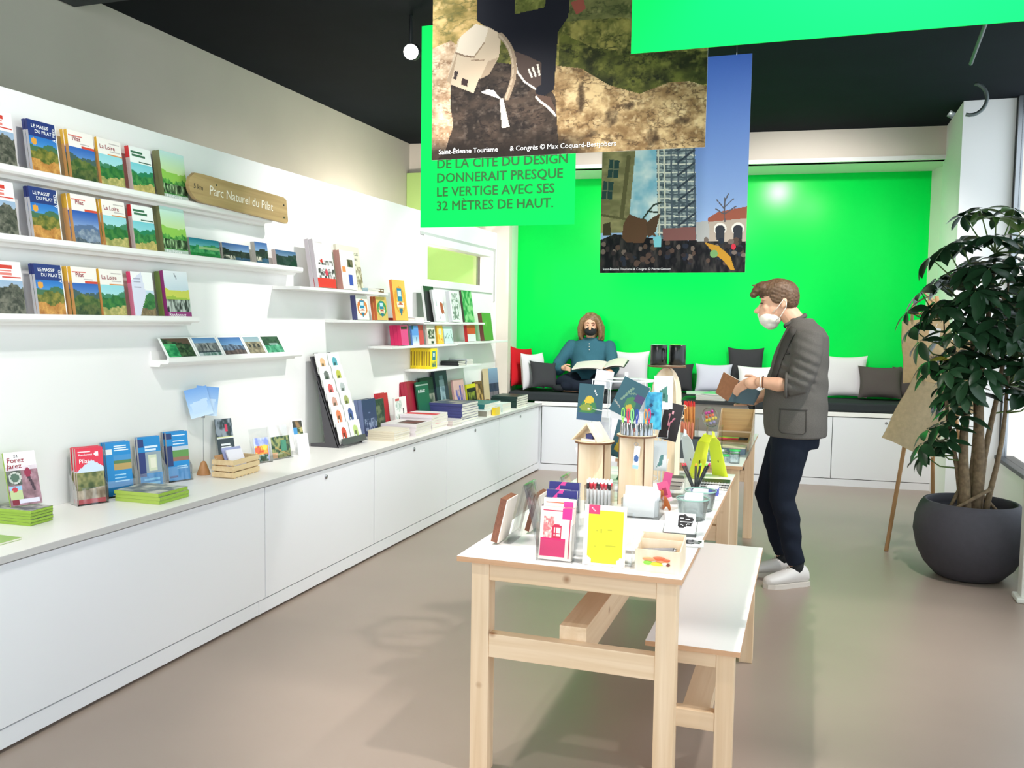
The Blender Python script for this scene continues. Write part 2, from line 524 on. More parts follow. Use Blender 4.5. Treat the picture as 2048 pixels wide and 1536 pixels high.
# partition in front of the left wall, with an opening for the interior window
PX0, PX1 = -3.14, -3.04
b = MB()
b.box(PX0, PX1, 0.2, 6.72, 0.0, 2.39); b.box(PX0, PX1, 8.25, 8.46, 0.0, 2.39)
b.box(PX0, PX1, 6.72, 8.25, 0.0, 1.842); b.box(PX0, PX1, 6.72, 8.25, 2.136, 2.39)
struct(b.build('wall_partition', 'wall_white'))
w2 = thing('window_2', None, None); struct(w2)
f = MB()
for (y0, y1, z0, z1) in ((6.66, 8.31, 2.136, 2.20), (6.66, 8.31, 1.78, 1.842), (6.66, 6.72, 1.842, 2.136), (8.25, 8.31, 1.842, 2.136)):
    f.box(PX1, PX1 + 0.018, y0, y1, z0, z1)
f.build('window_frame', 'wall_white', w2, bevel=0.004)
f = MB()
f.box(PX1, PX1 + 0.012, 6.60, 8.40, 2.20, 2.225); f.box(PX1, PX1 + 0.012, 8.36, 8.385, 1.70, 2.20)
f.build('casing_bead', 'cab_edge', w2)
MB().box(PX0 + 0.03, PX0 + 0.036, 6.72, 8.25, 1.842, 2.136).build('pane', 'pane', w2)
M['lime'] = mat('pale_lime_wall', (182, 214, 128), 0.7)
struct(MB().box(-3.975, -3.20, 8.30, 8.345, 1.0, 3.0).build('trim_1', 'lime'))

# back wall with the deep seat alcove
AL, AR, AT, AD = -0.31, 3.815, 3.017, 0.64
b = MB()
b.box(-1.5, AL, 0.0, 0.12, 0, 3.31); b.box(AR, 4.75, 0.0, 0.12, 0, 3.31); b.box(AL, AR, 0.0, 0.12, AT, 3.31)
o = struct(b.build('wall_back', 'wall_back', loc=BW, rot=(0, 0, BWA)))
AL2, AR2 = -0.37, 3.735
b = MB()
b.face([(AL2, AD, 0), (AR2, AD, 0), (AR2, AD, AT), (AL2, AD, AT)])
b.face([(AL2, AD + .08, 0), (AL2, AD + .08, AT), (AR2, AD + .08, AT), (AR2, AD + .08, 0)])
for (p, q) in (((AL2, 0), (AL2, AT)), ((AR2, AT), (AR2, 0)), ((AL2, AT), (AR2, AT)), ((AR2, 0), (AL2, 0))):
    b.face([(p[0], AD, p[1]), (q[0], AD, q[1]), (q[0], AD + .08, q[1]), (p[0], AD + .08, p[1])])
struct(b.build('wall_alcove', 'alcove', loc=BW, rot=(0, 0, BWA)))
b = MB()
b.prism([(AL, 0.0), (AL2, AD), (AL2 - .08, AD), (AL - .08, 0.1)], (0, 0, 0), (1, 0, 0), (0, 1, 0), (0, 0, AT))
b.prism([(AR, 0.0), (AR2, AD), (AR2 + .08, AD), (AR + .08, 0.1)], (0, 0, 0), (1, 0, 0), (0, 1, 0), (0, 0, AT))
b.box(AL - .1, AR + .1, 0.02, AD + .08, AT, AT + .1)
struct(b.build('trim_2', 'alcove_side', loc=BW, rot=(0, 0, BWA)))
b = MB(); b.box(AL, AR + .03, -.012, 0.02, AT - .003, AT + .035); b.box(AR, AR + .03, -.012, 0.02, 0, AT)
struct(b.build('trim_3', 'wall_white', loc=BW, rot=(0, 0, BWA)))

# pilaster beside the shop window, low wall, window, door post
struct(MB().box(1.09, 1.47, 7.93, 9.0, 0, 3.31).build('wall_pilaster', 'wall_white'))
struct(MB().box(1.46, 1.58, -1.0, 7.93, 0, 0.462).build('wall_right', 'wall_white'))
w1 = thing('window_1', None, None); struct(w1)
f = MB()
f.box(1.465, 1.52, 7.90, 7.93, 0.462, 3.31); f.box(1.44, 1.58, -1.0, 7.93, 0.455, 0.485)
for y in (-1.0, 1.0, 3.2, 5.35): f.box(1.47, 1.53, y, y + 0.07, 0.485, 3.31)
f.build('window_frame', 'black_metal', w1, bevel=0.004)
f = MB(); f.box(1.47, 1.515, 7.86, 7.90, 0.485, 3.31)
f.build('inner_frame', 'metal', w1)
for i, (y0, y1) in enumerate(((-0.93, 1.0), (1.07, 3.2), (3.27, 5.35), (5.42, 7.86))):
    MB().box(1.497, 1.503, y0, y1, 0.485, 3.31).build('pane', 'pane', w1)
b = MB().box(1.15, 1.25, 5.40, 5.50, 0.0, 3.31); b.box(1.125, 1.275, 5.375, 5.52, 0.0, 0.03)
struct(b.build('trim_4', 'alcove_side', bevel=0.008))

# ceiling furniture: black beams, conduit, spot
M['duct'] = mat('dark_grey_beam', (48, 54, 58), 0.8)
struct(MB().box(-3.97, 1.46, 3.82, 4.0, 3.22, 3.31).build('trim_5', 'duct'))
M['pipe'] = mat('dull_zinc_pipe', (92, 100, 98), 0.5, metal=0.6)
b = MB()
c0 = Vector((0.93, 6.6, 3.02))
b.tube([(0.86, 4.6, 3.22), (0.86, 5.6, 3.2), (0.88, 6.2, 3.14)], 0.012, 8)
pts = [(0.93 + 0.09 * math.cos(t), 6.45, 2.98 + 0.10 * math.sin(t)) for t in np.linspace(1.4, -1.9, 14)]
b.tube(pts, 0.012, 8)
b.cyl((0.83, 6.45, 2.88), (0.80, 6.45, 2.90), 0.022)
tag(b.build('conduit', 'pipe', smooth=True), 'curled grey pipe hanging below the black ceiling', 'pipe')
def spotlight(loc, aim, label):
    r = thing('spotlight', label, 'spotlight', loc)
    q = (Vector(aim) - Vector(loc)).to_track_quat('-Z', 'Y').to_euler()
    MB().lathe([(0.0, 0.16), (0.045, 0.16), (0.05, 0.15), (0.05, 0.0), (0.044, 0.0), (0.044, 0.02), (0.0, 0.02)], 24).build('housing', 'black_metal', r, True, rot=q)
    M['lamp'] = M.get('lamp') or mat('lit_lens', (255, 246, 238), 0.4, emit=26)
    MB().lathe([(0.0, 0.018), (0.043, 0.018), (0.043, 0.004), (0.0, -0.004)], 24).build('lens', 'lamp', r, rot=q)
    MB().cyl((0, 0, 0.05), (0, 0, 3.31 - loc[2]), 0.01).build('stem', 'black_metal', r)
    return r
spotlight((-2.326, 4.902, 3.1), (-0.9, 1.0, 1.9), 'lit black ceiling spotlight beside the green text banner')

# ------------------------------------------------------------------ counter along the partition
CZ = 0.685
top = MB().box(-3.039, -2.555, 0.2, 8.50, CZ - 0.022, CZ)
o = thing('counter_top', 'long white counter top running along the left wall', 'counter')
top.build('board', 'cab_top', o)
MB().box(-2.556, -2.548, 0.2, 8.50, CZ - 0.024, CZ - 0.0005).build('edge_band', 'cab_edge', o)
doors = [(0.20, 1.40), (1.40, 2.57 ), (2.57, 3.74), (3.74, 4.91), (4.91, 6.075), (6.075, 7.25), (7.25, 8.44)]
doors = [(0.2, 1.40), (1.40, 3.74)] + doors[3:]
cl = ['nearest white counter cabinet at the left edge', 'widest white counter cabinet below the brochures', 'white counter cabinet below the wooden crate', 'white counter cabinet below the card rack',
      'white counter cabinet below the purple book stack', 'farthest white counter cabinet beside the corner']
for i, (y0, y1) in enumerate(doors):
    r = thing('cabinet', cl[i], 'cabinet', (0, 0, 0), group='white cabinets under the counter')
    MB().box(-2.98, -2.585, y0 + .001, y1 - .001, 0.085, CZ - 0.024).build('body', 'gap', r)
    d = MB().box(-2.584, -2.562, y0 + 0.003, y1 - 0.003, 0.088, CZ - 0.032).build('door', 'cab', r, bevel=0.0015)
    if i >= 2:
        k = MB(); yc = (y0 + y1) / 2
        k.cyl((-2.562, yc, 0.612), (-2.556, yc, 0.612), 0.013, 0.012, 16)
        k.build('lock', 'metal', d, True)
for i, (y0, y1) in enumerate(((0.2, 3.69), (3.69, 8.50))):
    r = struct(MB().box(-2.62, -2.566, y0, y1 - .003, 0.014, 0.082).build('baseboard_left', 'cab', bevel=0.0015))
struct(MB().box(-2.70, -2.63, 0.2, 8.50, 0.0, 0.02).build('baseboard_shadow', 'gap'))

# ------------------------------------------------------------------ bench cabinets in the alcove
r = thing('seat_board', 'white bench top board in the green alcove', 'bench', BW, (0, 0, BWA))
MB().box(-0.02, 3.80, -0.01, AD, 0.66, 0.70).build('board', 'cab_top', r, bevel=0.002)
bl = ['white bench cabinet in the corner beside the counter', 'white bench cabinet behind the round-topped stands', 'white bench cabinet behind the second table', 'white bench cabinet behind the standing man', 'white bench cabinet beside the potted plant']
ss = [0.055, 0.98, 1.90, 2.845, 3.785]
for i in range(4):
    s0, s1 = ss[i], ss[i + 1]
    r = thing('bench_cabinet', [bl[0], bl[1], bl[3], bl[4]][i], 'cabinet', BW, (0, 0, BWA), group='white cabinets under the alcove bench')
    MB().box(s0, s1, 0.02, AD - .02, 0.07, 0.655).build('body', 'gap', r)
    d = MB().box(s0 + 0.003, s1 - 0.003, 0.0, 0.02, 0.072, 0.652).build('door', 'cab', r, bevel=0.0015)
    if i == 3:
        MB().cyl((s0 + .47, 0, 0.612), (s0 + .47, -0.005, 0.612), 0.012).build('lock', 'metal', d, True)
b = MB().box(-0.02, 3.80, 0.006, 0.06, 0.0, 0.066); b.box(0.0, 0.05, 0.004, 0.03, 0.066, 0.66)
struct(b.build('baseboard_back', 'cab', loc=BW, rot=(0, 0, BWA)))
b = MB()
sx = np.linspace(0.0, 3.78, 40)
r = thing('bench_cushion', 'long charcoal seat cushion along the alcove bench', 'cushion', BW, (0, 0, BWA))
MB().box(-0.30, 3.73, 0.0, AD - 0.03, 0.702, 0.79).build('pad', 'bench_cushion', r, bevel=0.02)

def pillow_mesh(w, h, t, seed=0, n=18):
    key = ('pillow', w, h, t, seed)
    rng = random.Random(seed)
    b = MB(); a, c, d = rng.random() * 6, rng.random() * 6, rng.random() * 6
    for side in (1, -1):
        base = len(b.v)
        for j in range(n + 1):
            for i in range(n + 1):
                u = -1 + 2 * i / n; v = -1 + 2 * j / n
                pin = 1 - 0.10 * (1 - abs(u) ** 2) * abs(v) ** 3 ; pin2 = 1 - 0.10 * (1 - abs(v) ** 2) * abs(u) ** 3
                th = t / 2 * ((1 - u ** 4) * (1 - v ** 4)) ** 0.55
                th *= 1 + 0.08 * math.sin(3 * u + a) * math.sin(4 * v + c)
                b.v.append((u * w / 2 * pin2 , -side * th, h / 2 + v * h / 2 * pin))
        for j in range(n):
            for i in range(n):
                q = base + j * (n + 1) + i
                fc = (q, q + 1, q + n + 2, q + n + 1)
                b.f.append(fc if side == 1 else fc[::-1])
    return b
def pillow(label, m, s_, d_, z_, rz, lean, w=0.42, h=0.42, t=0.15, roll=0, seed=0):
    z_ = z_ + t * 0.42 * math.sin(lean) + abs(math.sin(roll)) * w * 0.45 + 0.004
    r = thing('cushion', label, 'cushion', bw(s_, d_, z_), (-lean, roll, BWA + rz), group='loose cushions on the alcove bench')
    pillow_mesh(w, h, t, seed).build('cover', m, r, True)
    b = MB()
    e = [(-w / 2, 0, 0), (w / 2, 0, 0), (w / 2, 0, h), (-w / 2, 0, h)]
    return r
pillow('red square cushion leaning in the left alcove corner', 'red_fabric', -0.235, 0.36, 0.792, 1.25, 0.10, .44, .42, .09, 0.08, 1)
pillow('white cushion beside the red one in the corner', 'white_fabric', -0.085, 0.26, 0.792, 1.1, 0.10, .36, .38, .12, 0, 2)
pillow('charcoal cushion slumped next to the seated woman', 'dark_fabric', 0.075, 0.07, 0.792, 0.60, 0.50, .30, .30, .10, 0.10, 3)
pillow('pale cushion half hidden behind the seated woman', 'white_fabric', 0.88, 0.53, 0.79, 0.0, 0.06, .40, .42, .13, 0.0, 4)
pillow('charcoal cushion right of the mug stand', 'dark_fabric', 1.375, 0.46, 0.79, 0.0, 0.25, .32, .30, .11, 0, 5)
pillow('pale grey cushion between two charcoal ones', 'lilac_fabric', 1.735, 0.42, 0.79, -0.02, 0.35, .37, .31, .11, 0, 6)
pillow('charcoal cushion propped highest behind the man’s book', 'dark_fabric', 2.05, 0.55, 0.79, 0.0, 0.05, .36, .48, .10, 0, 7)
pillow('pale cushion hidden behind the man’s forearm', 'white_fabric', 2.16, 0.34, 0.79, 0.0, 0.3, .38, .30, .11, 0, 8)
pillow('white cushion leaning on the green wall right of the man', 'white_fabric', 3.00, 0.51, 0.79, 0.0, 0.14, .43, .42, .11, 0, 9)
pillow('brown-grey cushion overlapping the white one right of the man', 'brown_fabric', 3.31, 0.36, 0.79, -0.05, 0.35, .40, .33, .12, 0, 10)
pillow('brown-grey cushion at the right end behind the tote bags', 'brown_fabric', 3.58, 0.50, 0.79, -0.1, 0.2, .28, .32, .11, 0, 11)
# ------------------------------------------------------------------ hanging banners
def banner(name, label, x0, x1, y, z0, z1, cv, back=(230, 232, 228), hooks=True):
    r = thing(name, label, 'banner', ((x0 + x1) / 2, y, z0))
    w = x1 - x0; h = z1 - z0; t = 0.004
    b = MB()
    if isinstance(cv, Cv): b.image(cv.a, (-w / 2, 0, 0), (w, 0, 0), (0, 0, h))
    else: b.face([(-w / 2, 0, 0), (w / 2, 0, 0), (w / 2, 0, h), (-w / 2, 0, h)], cv)
    b.face([(w / 2, t, 0), (-w / 2, t, 0), (-w / 2, t, h), (w / 2, t, h)], back)
    b.face([(-w / 2, t, 0), (w / 2, t, 0), (w / 2, 0, 0), (-w / 2, 0, 0)], back)
    b.face([(-w / 2, 0, h), (w / 2, 0, h), (w / 2, t, h), (-w / 2, t, h)], back)
    b.face([(-w / 2, t, 0), (-w / 2, 0, 0), (-w / 2, 0, h), (-w / 2, t, h)], back)
    b.face([(w / 2, 0, 0), (w / 2, t, 0), (w / 2, t, h), (w / 2, 0, h)], back)
    b.build('sheet', 'banner', r)
    for sx in (-0.40, 0.40):
        k = MB(); k.cyl((sx * w, t / 2, h), (sx * w, t / 2, 3.31 - z0), 0.0012, n=6)
        k.build('wire', 'metal', r)
        k = MB(); pts = [(sx * w, 0.002 + 0.008 * math.cos(a), h + 0.012 * math.sin(a)) for a in np.linspace(-1.5, 3.5, 9)]
        k.tube(pts, 0.0018, 6); k.build('hook', 'white_metal', r, True)
    return r

GREEN = (0, 252, 104)
bt = banner('text_banner', 'bright green hanging banner with lines of green capitals', -2.07, -1.19, 4.5, 2.012, 3.10, GREEN, GREEN)
for i, t in enumerate(('À 15 KM, LA TOUR', 'DE LA CITÉ DU DESIGN', 'DONNERAIT PRESQUE', 'LE VERTIGE AVEC SES', '32 MÈTRES DE HAUT.')):
    if i == 0: continue
    lettering(t, 0.071, 'text_green', bt, (-0.345, -0.002, 0.318 - (i - 1) * 0.0755), bold=0.0009)
banner('plain_banner', 'large plain bright green banner across the top right', -0.527, 1.25, 2.6, 2.286, 3.26, GREEN, GREEN)

# photo banner: hiker's legs, rucksack and rocks
W_, H_ = 380, 324
c = Cv(W_, H_, (150, 130, 90))
def U(x, y):
    u = (x - 865) / 548.0; yb = 320 - 32 * u
    return (u, 1 - (yb - y) * (0.00202 - 0.00019 * u) / 0.95)
def UP(*pts): return [U(*p) for p in pts]
def rocky(m, c0, c1, sx, sy, seed, dark, light):
    c.tex(m, c0, c1, sx, sy, seed, 5, 0.3, 0.7)
    g = c.noise(sx * 2.2, sy * 3.5, seed + 50, 4); g2 = c.noise(sx * 1.1, sy * 1.6, seed + 60, 4)
    ridge = np.clip(1 - np.abs(g - 0.5) * 9, 0, 1) * np.clip((g2 - .38) * 4, 0, 1)
    c.put(m * ridge, dark, 0.75)
    c.put(m * np.clip((c.noise(sx * 3, sy * 3, seed + 70, 3) - .56) * 4, 0, 1), light, 0.6)
full = np.ones(c.X.shape, bool)
rocky(full, (74, 78, 34), (150, 138, 72), 18, 14, 1, (36, 42, 18), (176, 160, 92))
rocky(c.pm(UP((860, -260), (1000, -260), (1000, 70), (930, 110), (860, 120))), (120, 104, 48), (214, 176, 112), 14, 16, 2, (84, 84, 40), (226, 186, 130))
rocky(c.pm(UP((1130, -260), (1420, -260), (1420, 60), (1250, 30), (1140, 40))), (84, 88, 48), (120, 116, 70), 16, 16, 3, (54, 60, 32), (150, 140, 90))
m = c.pm(UP((1130, 60), (1200, 92), (1300, 100), (1420, 96), (1420, 160), (1330, 168), (1290, 190), (1230, 170), (1130, 145)))
rocky(m, (38, 42, 18), (96, 98, 42), 20, 18, 4, (20, 24, 12), (130, 126, 62))
rock = c.pm(UP((1100, 125), (1175, 132), (1230, 165), (1290, 182), (1340, 160), (1380, 156), (1420, 168), (1420, 300), (1090, 330)))
rocky(rock, (126, 98, 64), (200, 172, 126), 22, 22, 5, (64, 48, 32), (214, 190, 146))
n_ = c.noise(60, 50, 77, 4)
for (x, y, rx, ry) in ((1176, 190, .018, .07), (1236, 232, .03, .045), (1315, 272, .035, .05), (1200, 262, .03, .02), (1370, 235, .04, .02), (1270, 205, .03, .02)):
    u_, v_ = U(x, y); c.put(np.clip(1.6 - ((c.X - u_) / rx) ** 2 - ((c.Y - v_) / ry) ** 2 - n_ * 1.6, 0, 1), (58, 44, 30), .9)
lrock = c.pm(UP((855, 100), (905, 80), (960, 120), (960, 200), (925, 260), (880, 335), (850, 335)))
rocky(lrock, (160, 128, 98), (226, 196, 164), 26, 30, 7, (116, 86, 62), (240, 218, 192))
bould = c.pm(UP((905, 165), (960, 160), (985, 120), (1085, 130), (1125, 190), (1135, 312), (866, 332), (895, 300), (912, 250), (905, 210)))
rocky(bould, (36, 30, 26), (76, 62, 52), 20, 22, 8, (20, 16, 16), (104, 92, 82))
# trousers
c.poly(UP((958, -200), (1160, -200), (1148, 30), (1128, 60), (1122, 175), (1090, 195), (1075, 150), (1042, 100), (1010, 70), (960, 40)), (24, 25, 33))
rocky(c.pm(UP((1040, -60), (1108, -60), (1100, 12), (1040, 26))), (84, 90, 40), (126, 126, 64), 20, 20, 10, (54, 60, 28), (150, 150, 80))
# shoes
c.poly(UP((1036, 98), (1066, 108), (1096, 122), (1096, 165), (1082, 174), (1046, 148)), (74, 60, 54))
for a, d in (((1040, 112), (1046, 140)), ((1046, 140), (1062, 160)), ((1062, 160), (1084, 174)), ((1070, 136), (1076, 150)), ((1078, 132), (1084, 148)), ((1088, 126), (1092, 146))):
    c.line(U(*a), U(*d), 0.007, (212, 202, 190))
c.poly(UP((1083, 184), (1115, 190), (1128, 222), (1098, 208)), (86, 66, 56))
for a, d in (((1086, 190), (1096, 200)), ((1096, 200), (1110, 210)), ((1110, 210), (1126, 226))): c.line(U(*a), U(*d), 0.008, (216, 206, 194))
# rucksack
c.poly(UP((920, 78), (958, 46), (985, 52), (1012, 66), (1008, 110), (988, 146), (966, 156), (955, 184), (908, 168), (897, 160)), (198, 176, 150))
c.poly(UP((985, 120), (1006, 112), (988, 146), (968, 156)), (168, 146, 122)); c.poly(UP((897, 160), (920, 100), (914, 130), (905, 166)), (166, 142, 116))
c.poly(UP((916, 104), (925, 72), (958, 46), (985, 54), (976, 84), (955, 112), (935, 110)), (220, 202, 180))
c.line(U(916, 104), U(935, 110), 0.006, (128, 104, 84)); c.line(U(935, 110), U(955, 112), 0.006, (128, 104, 84)); c.line(U(955, 112), U(976, 84), 0.005, (150, 126, 102))
c.line(U(950, 118), U(976, 118), 0.004, (140, 116, 94))
c.poly(UP((930, 154), (943, 158), (941, 171), (928, 167)), (56, 42, 40)); c.poly(UP((914, 140), (922, 142), (917, 158), (911, 156)), (62, 50, 48))
sp = [(1010, 68), (1022, 80), (1032, 96), (1038, 115), (1040, 135), (1038, 155), (1033, 172), (1026, 192)]
for a, d in zip(sp, sp[1:]): c.line(U(*a), U(*d), 0.020, (150, 130, 108)); c.line((U(*a)[0] - .004, U(*a)[1]), (U(*d)[0] - .004, U(*d)[1]), 0.007, (178, 158, 134))
c.poly(UP((970, 182), (985, 176), (998, 178), (1014, 196), (990, 188)), (222, 214, 204)); c.poly(UP((1010, 194), (1018, 194), (1032, 250), (1016, 254)), (204, 194, 178))
c.poly(UP((1152, 2), (1176, -8), (1182, 14), (1164, 26)), (146, 76, 62))
c.put(np.clip((c.Y - .90) * 16, 0, 1) * np.clip((.62 - c.X) * 9, 0, 1), (30, 24, 20), .85)
bp_ = banner('photo_banner', 'hanging photo banner of a hiker’s legs and rucksack on rocks', -1.515, -0.40, 3.4, 2.163, 3.113, c)
lettering('Saint-Étienne Tourisme', 0.0275, 'text_white', bp_, (-0.525, -0.002, 0.022), bold=0.0004)
lettering('& Congrès © Max Coquard-Bestjobers', 0.0275, 'text_white', bp_, (-0.215, -0.002, 0.022), bold=0.0)

# city photo banner: scaffolded tower, crowd, red-roofed house
c = Cv(230, 340, (110, 140, 190))
def V(x, y):
    k = (y - 107) / 438.0
    xl = 1212 - 13 * k; xr = 1511 - 22 * k
    return ((x - xl) / (xr - xl), (y - 104) / 441.0)
def VP(*pts): return [V(*p) for p in pts]
c.grad(0, 1, (56, 92, 170), (176, 198, 226))
sky = c.pm(VP((1255, 100), (1330, 100), (1330, 470), (1255, 470)))
c.tex(sky, (120, 172, 192), (206, 218, 216), 8, 12, 21, 4)
c.tex(c.pm(VP((1200, 100), (1290, 100), (1275, 300), (1262, 420), (1262, 460), (1198, 460))), (112, 108, 74), (150, 142, 100), 10, 30, 22, 3)
c.line(V(1262, 300), V(1246, 425), 0.03, (92, 88, 58)); c.line(V(1201, 420), V(1262, 432), 0.016, (92, 88, 58))
for (x, y) in ((1219, 303), (1206, 348)):
    c.poly(VP((x + 3, y), (x + 24, y + 3), (x + 20, y + 40), (x - 2, y + 38)), (44, 68, 66))
    c.line(V(x + 12, y + 2), V(x + 9, y + 39), 0.008, (104, 110, 90)); c.line(V(x, y + 20), V(x + 22, y + 22), 0.008, (104, 110, 90))
c.poly(VP((1207, 440), (1222, 436), (1224, 465), (1207, 465)), (66, 58, 40))
tow = c.pm(VP((1318, 100), (1396, 100), (1396, 475), (1320, 475)))
c.tex(tow, (70, 84, 92), (156, 166, 164), 60, 110, 23, 2, 0.25, 0.75)
for yy in range(110, 470, 9): c.line(V(1320, yy), V(1396, yy + 3), 0.009, (206, 206, 192) if yy % 2 else (74, 86, 92))
for xx in (1322, 1334, 1348, 1362, 1378, 1394): c.line(V(xx, 100), V(xx + 1, 470), 0.011, (196, 196, 178) if xx < 1345 else (78, 90, 100))
for yy in range(110, 470, 26): c.line(V(1362, yy + 24), V(1394, yy), 0.014, (52, 62, 72))
c.poly(VP((1396, 440), (1425, 438), (1425, 480), (1396, 480)), (170, 168, 166))
c.poly(VP((1420, 432), (1440, 420), (1497, 410), (1500, 436), (1420, 444)), (150, 84, 66))
c.poly(VP((1422, 440), (1500, 434), (1500, 490), (1422, 488)), (176, 160, 146))
for x in (1432, 1466):
    c.ell(*V(x + 11, 455), 0.042, 0.028, (226, 218, 208)); c.ell(*V(x + 11, 457), 0.032, 0.022, (52, 54, 60)); c.poly(VP((x + 3, 457), (x + 19, 456), (x + 19, 478), (x + 3, 478)), (52, 54, 60))
for a, d in (((1452, 440), (1453, 392)), ((1453, 415), (1438, 396)), ((1453, 410), (1470, 394)), ((1453, 400), (1460, 384)), ((1452, 425), (1436, 414)), ((1453, 424), (1474, 410))): c.line(V(*a), V(*d), 0.008, (86, 84, 90))
c.tex(c.pm(VP((1190, 478), (1230, 462), (1330, 474), (1400, 480), (1500, 482), (1500, 560), (1190, 560))), (18, 18, 22), (60, 56, 54), 40, 20, 24, 3, 0.35, 0.8)
rng = random.Random(5)
for i in range(90):
    c.ell(*V(1196 + rng.random() * 300, 476 + rng.random() * 50), 0.012 + rng.random() * .01, 0.008 + rng.random() * .008, rng.choice([(28, 26, 30), (52, 44, 44), (84, 66, 58), (40, 44, 56), (110, 96, 88)]))
c.poly(VP((1250, 440), (1262, 420), (1280, 428), (1296, 432), (1318, 470), (1300, 462), (1290, 482), (1256, 480), (1246, 470)), (92, 66, 48))
c.poly(VP((1296, 440), (1310, 428), (1326, 420), (1322, 432), (1316, 458), (1300, 472)), (84, 62, 46))
for a, d in (((1290, 430), (1312, 402)), ((1312, 402), (1326, 398)), ((1300, 415), (1320, 418))): c.line(V(*a), V(*d), 0.012, (46, 58, 48))
c.poly(VP((1310, 470), (1326, 466), (1326, 490), (1312, 490)), (122, 190, 200)); c.poly(VP((1330, 452), (1395, 450), (1395, 478), (1330, 478)), (126, 84, 80))
c.poly(VP((1412, 482), (1440, 490), (1462, 512), (1470, 540), (1462, 540), (1448, 520), (1430, 505)), (180, 132, 44))
c.ell(*V(1430, 506), 0.026, 0.018, (110, 150, 96)); c.ell(*V(1468, 492), 0.016, 0.014, (190, 50, 66))
bc = banner('city_banner', 'hanging photo banner of a scaffolded tower above a crowd', -1.305, -0.395, 5.6, 1.822, 3.135, c)
lettering('Saint-Étienne Tourisme & Congrès © Pierre Grasset', 0.0205, 'text_white', bc, (-0.435, -0.002, 0.018), bold=0.0)

# ------------------------------------------------------------------ books: one builder for every cover design
_books = {}
class D:
    """a cover design: size, front picture, spine and back colour, titles"""
    def __init__(s, key, w, h, t, cv, spine, back=None, texts=(), gloss=False, spine2=None, hard=False):
        s.key, s.w, s.h, s.t, s.cv, s.spine, s.back, s.texts, s.gloss, s.spine2, s.hard = key, w, h, t, cv, spine, back or spine, texts, gloss, spine2, hard; s.pagem = 'pages'
def book(d, loc, rz, lean, label, group=None, cat='book', name='book', titles=True, roll=0.0):
    if 0 < lean < 1.3: loc = (loc[0], loc[1], loc[2] + d.t * math.sin(lean) + 0.0003)
    r = thing(name, label, cat, loc, (-lean, roll, rz), group)
    if d.key not in _books:
        w, h, t = d.w, d.h, d.t; e = min(t / 4, 0.0012 if not d.hard else 0.003)
        b = MB()
        if isinstance(d.cv, Cv): b.image(d.cv.a, (-w / 2, 0, 0), (w, 0, 0), (0, 0, h))
        else: b.face([(-w / 2, 0, 0), (w / 2, 0, 0), (w / 2, 0, h), (-w / 2, 0, h)], d.cv)
        back = d.back
        b.face([(w / 2, t, 0), (-w / 2, t, 0), (-w / 2, t, h), (w / 2, t, h)], back)
        if isinstance(d.spine, Cv): b.image(d.spine.a, (-w / 2, t, 0), (0, -t, 0), (0, 0, h))
        elif d.spine2:
            k, c2 = d.spine2
            b.face([(-w / 2, t, 0), (-w / 2, 0, 0), (-w / 2, 0, h * k), (-w / 2, t, h * k)], c2)
            b.face([(-w / 2, t, h * k), (-w / 2, 0, h * k), (-w / 2, 0, h), (-w / 2, t, h)], d.spine)
        else: b.face([(-w / 2, t, 0), (-w / 2, 0, 0), (-w / 2, 0, h), (-w / 2, t, h)], d.spine)
        edge = back if not isinstance(back, Cv) else (220, 220, 220)
        for (y0, y1) in ((0, e), (t - e, t)):      # board thickness
            b.face([(w / 2, y0, 0), (w / 2, y1, 0), (w / 2, y1, h), (w / 2, y0, h)], edge)
            b.face([(-w / 2, y0, h), (w / 2, y0, h), (w / 2, y1, h), (-w / 2, y1, h)], edge)
            b.face([(-w / 2, y1, 0), (w / 2, y1, 0), (w / 2, y0, 0), (-w / 2, y0, 0)], edge)
            yi = y1 if y0 == 0 else y0
            q = [(-w / 2, yi, 0), (-w / 2, yi, h), (w / 2, yi, h), (w / 2, yi, 0)]
            b.face(q if y0 else q[::-1], edge)
        cm = b.mesh('cover', 'print_gloss' if d.gloss else 'print')
        i_ = 0.0 if not d.hard else 0.004
        pm = MB().box(-w / 2 + 0.001, w / 2 - 0.0008 - i_, e, t - e, i_ + 0.0004, h - i_ - 0.0006).mesh('page_block', d.pagem)
        _books[d.key] = (cm, pm)
    cm, pm = _books[d.key]
    c_ = mesh_obj('cover', cm, r)
    mesh_obj('page_block', pm, r)
    if titles:
        for (txt, x, z, size, m, bold, rot) in d.texts:
            lettering(txt, size, m, c_, (-d.w / 2 + x * d.w, -0.0006, z * d.h), (PI / 2, rot, 0), bold)
    return r
ORD = ['front', 'second', 'third', 'fourth', 'fifth', 'sixth', 'seventh', 'eighth']
def facing(d, x, y, z, n, lean, what, where, rz=PI / 2, gap=0.0015, cat='book', name='book'):
    """n copies one behind the other, leaning against the wall; (x,y,z) = foot of the front cover"""
    dx, dy = -math.sin(rz), math.cos(rz)      # direction to the rear of the book
    ln = math.cos(lean)
    for k in range(n):
        off = k * (d.t + gap) / ln
        jit = 0.004 * math.sin(k * 2.3 + y * 7) if k else 0
        lab = ('%s, front copy %s' % (what, where)) if k == 0 else ('%s, %s copy back %s' % (what, ORD[k], where))
        if n == 1: lab = '%s %s' % (what, where)
        book(d, (x + dx * off + jit * math.cos(rz), y + dy * off + jit * math.sin(rz), z), rz, lean, lab, '%s %s' % (what, where) if n > 1 else None, cat, name, titles=(k == 0))
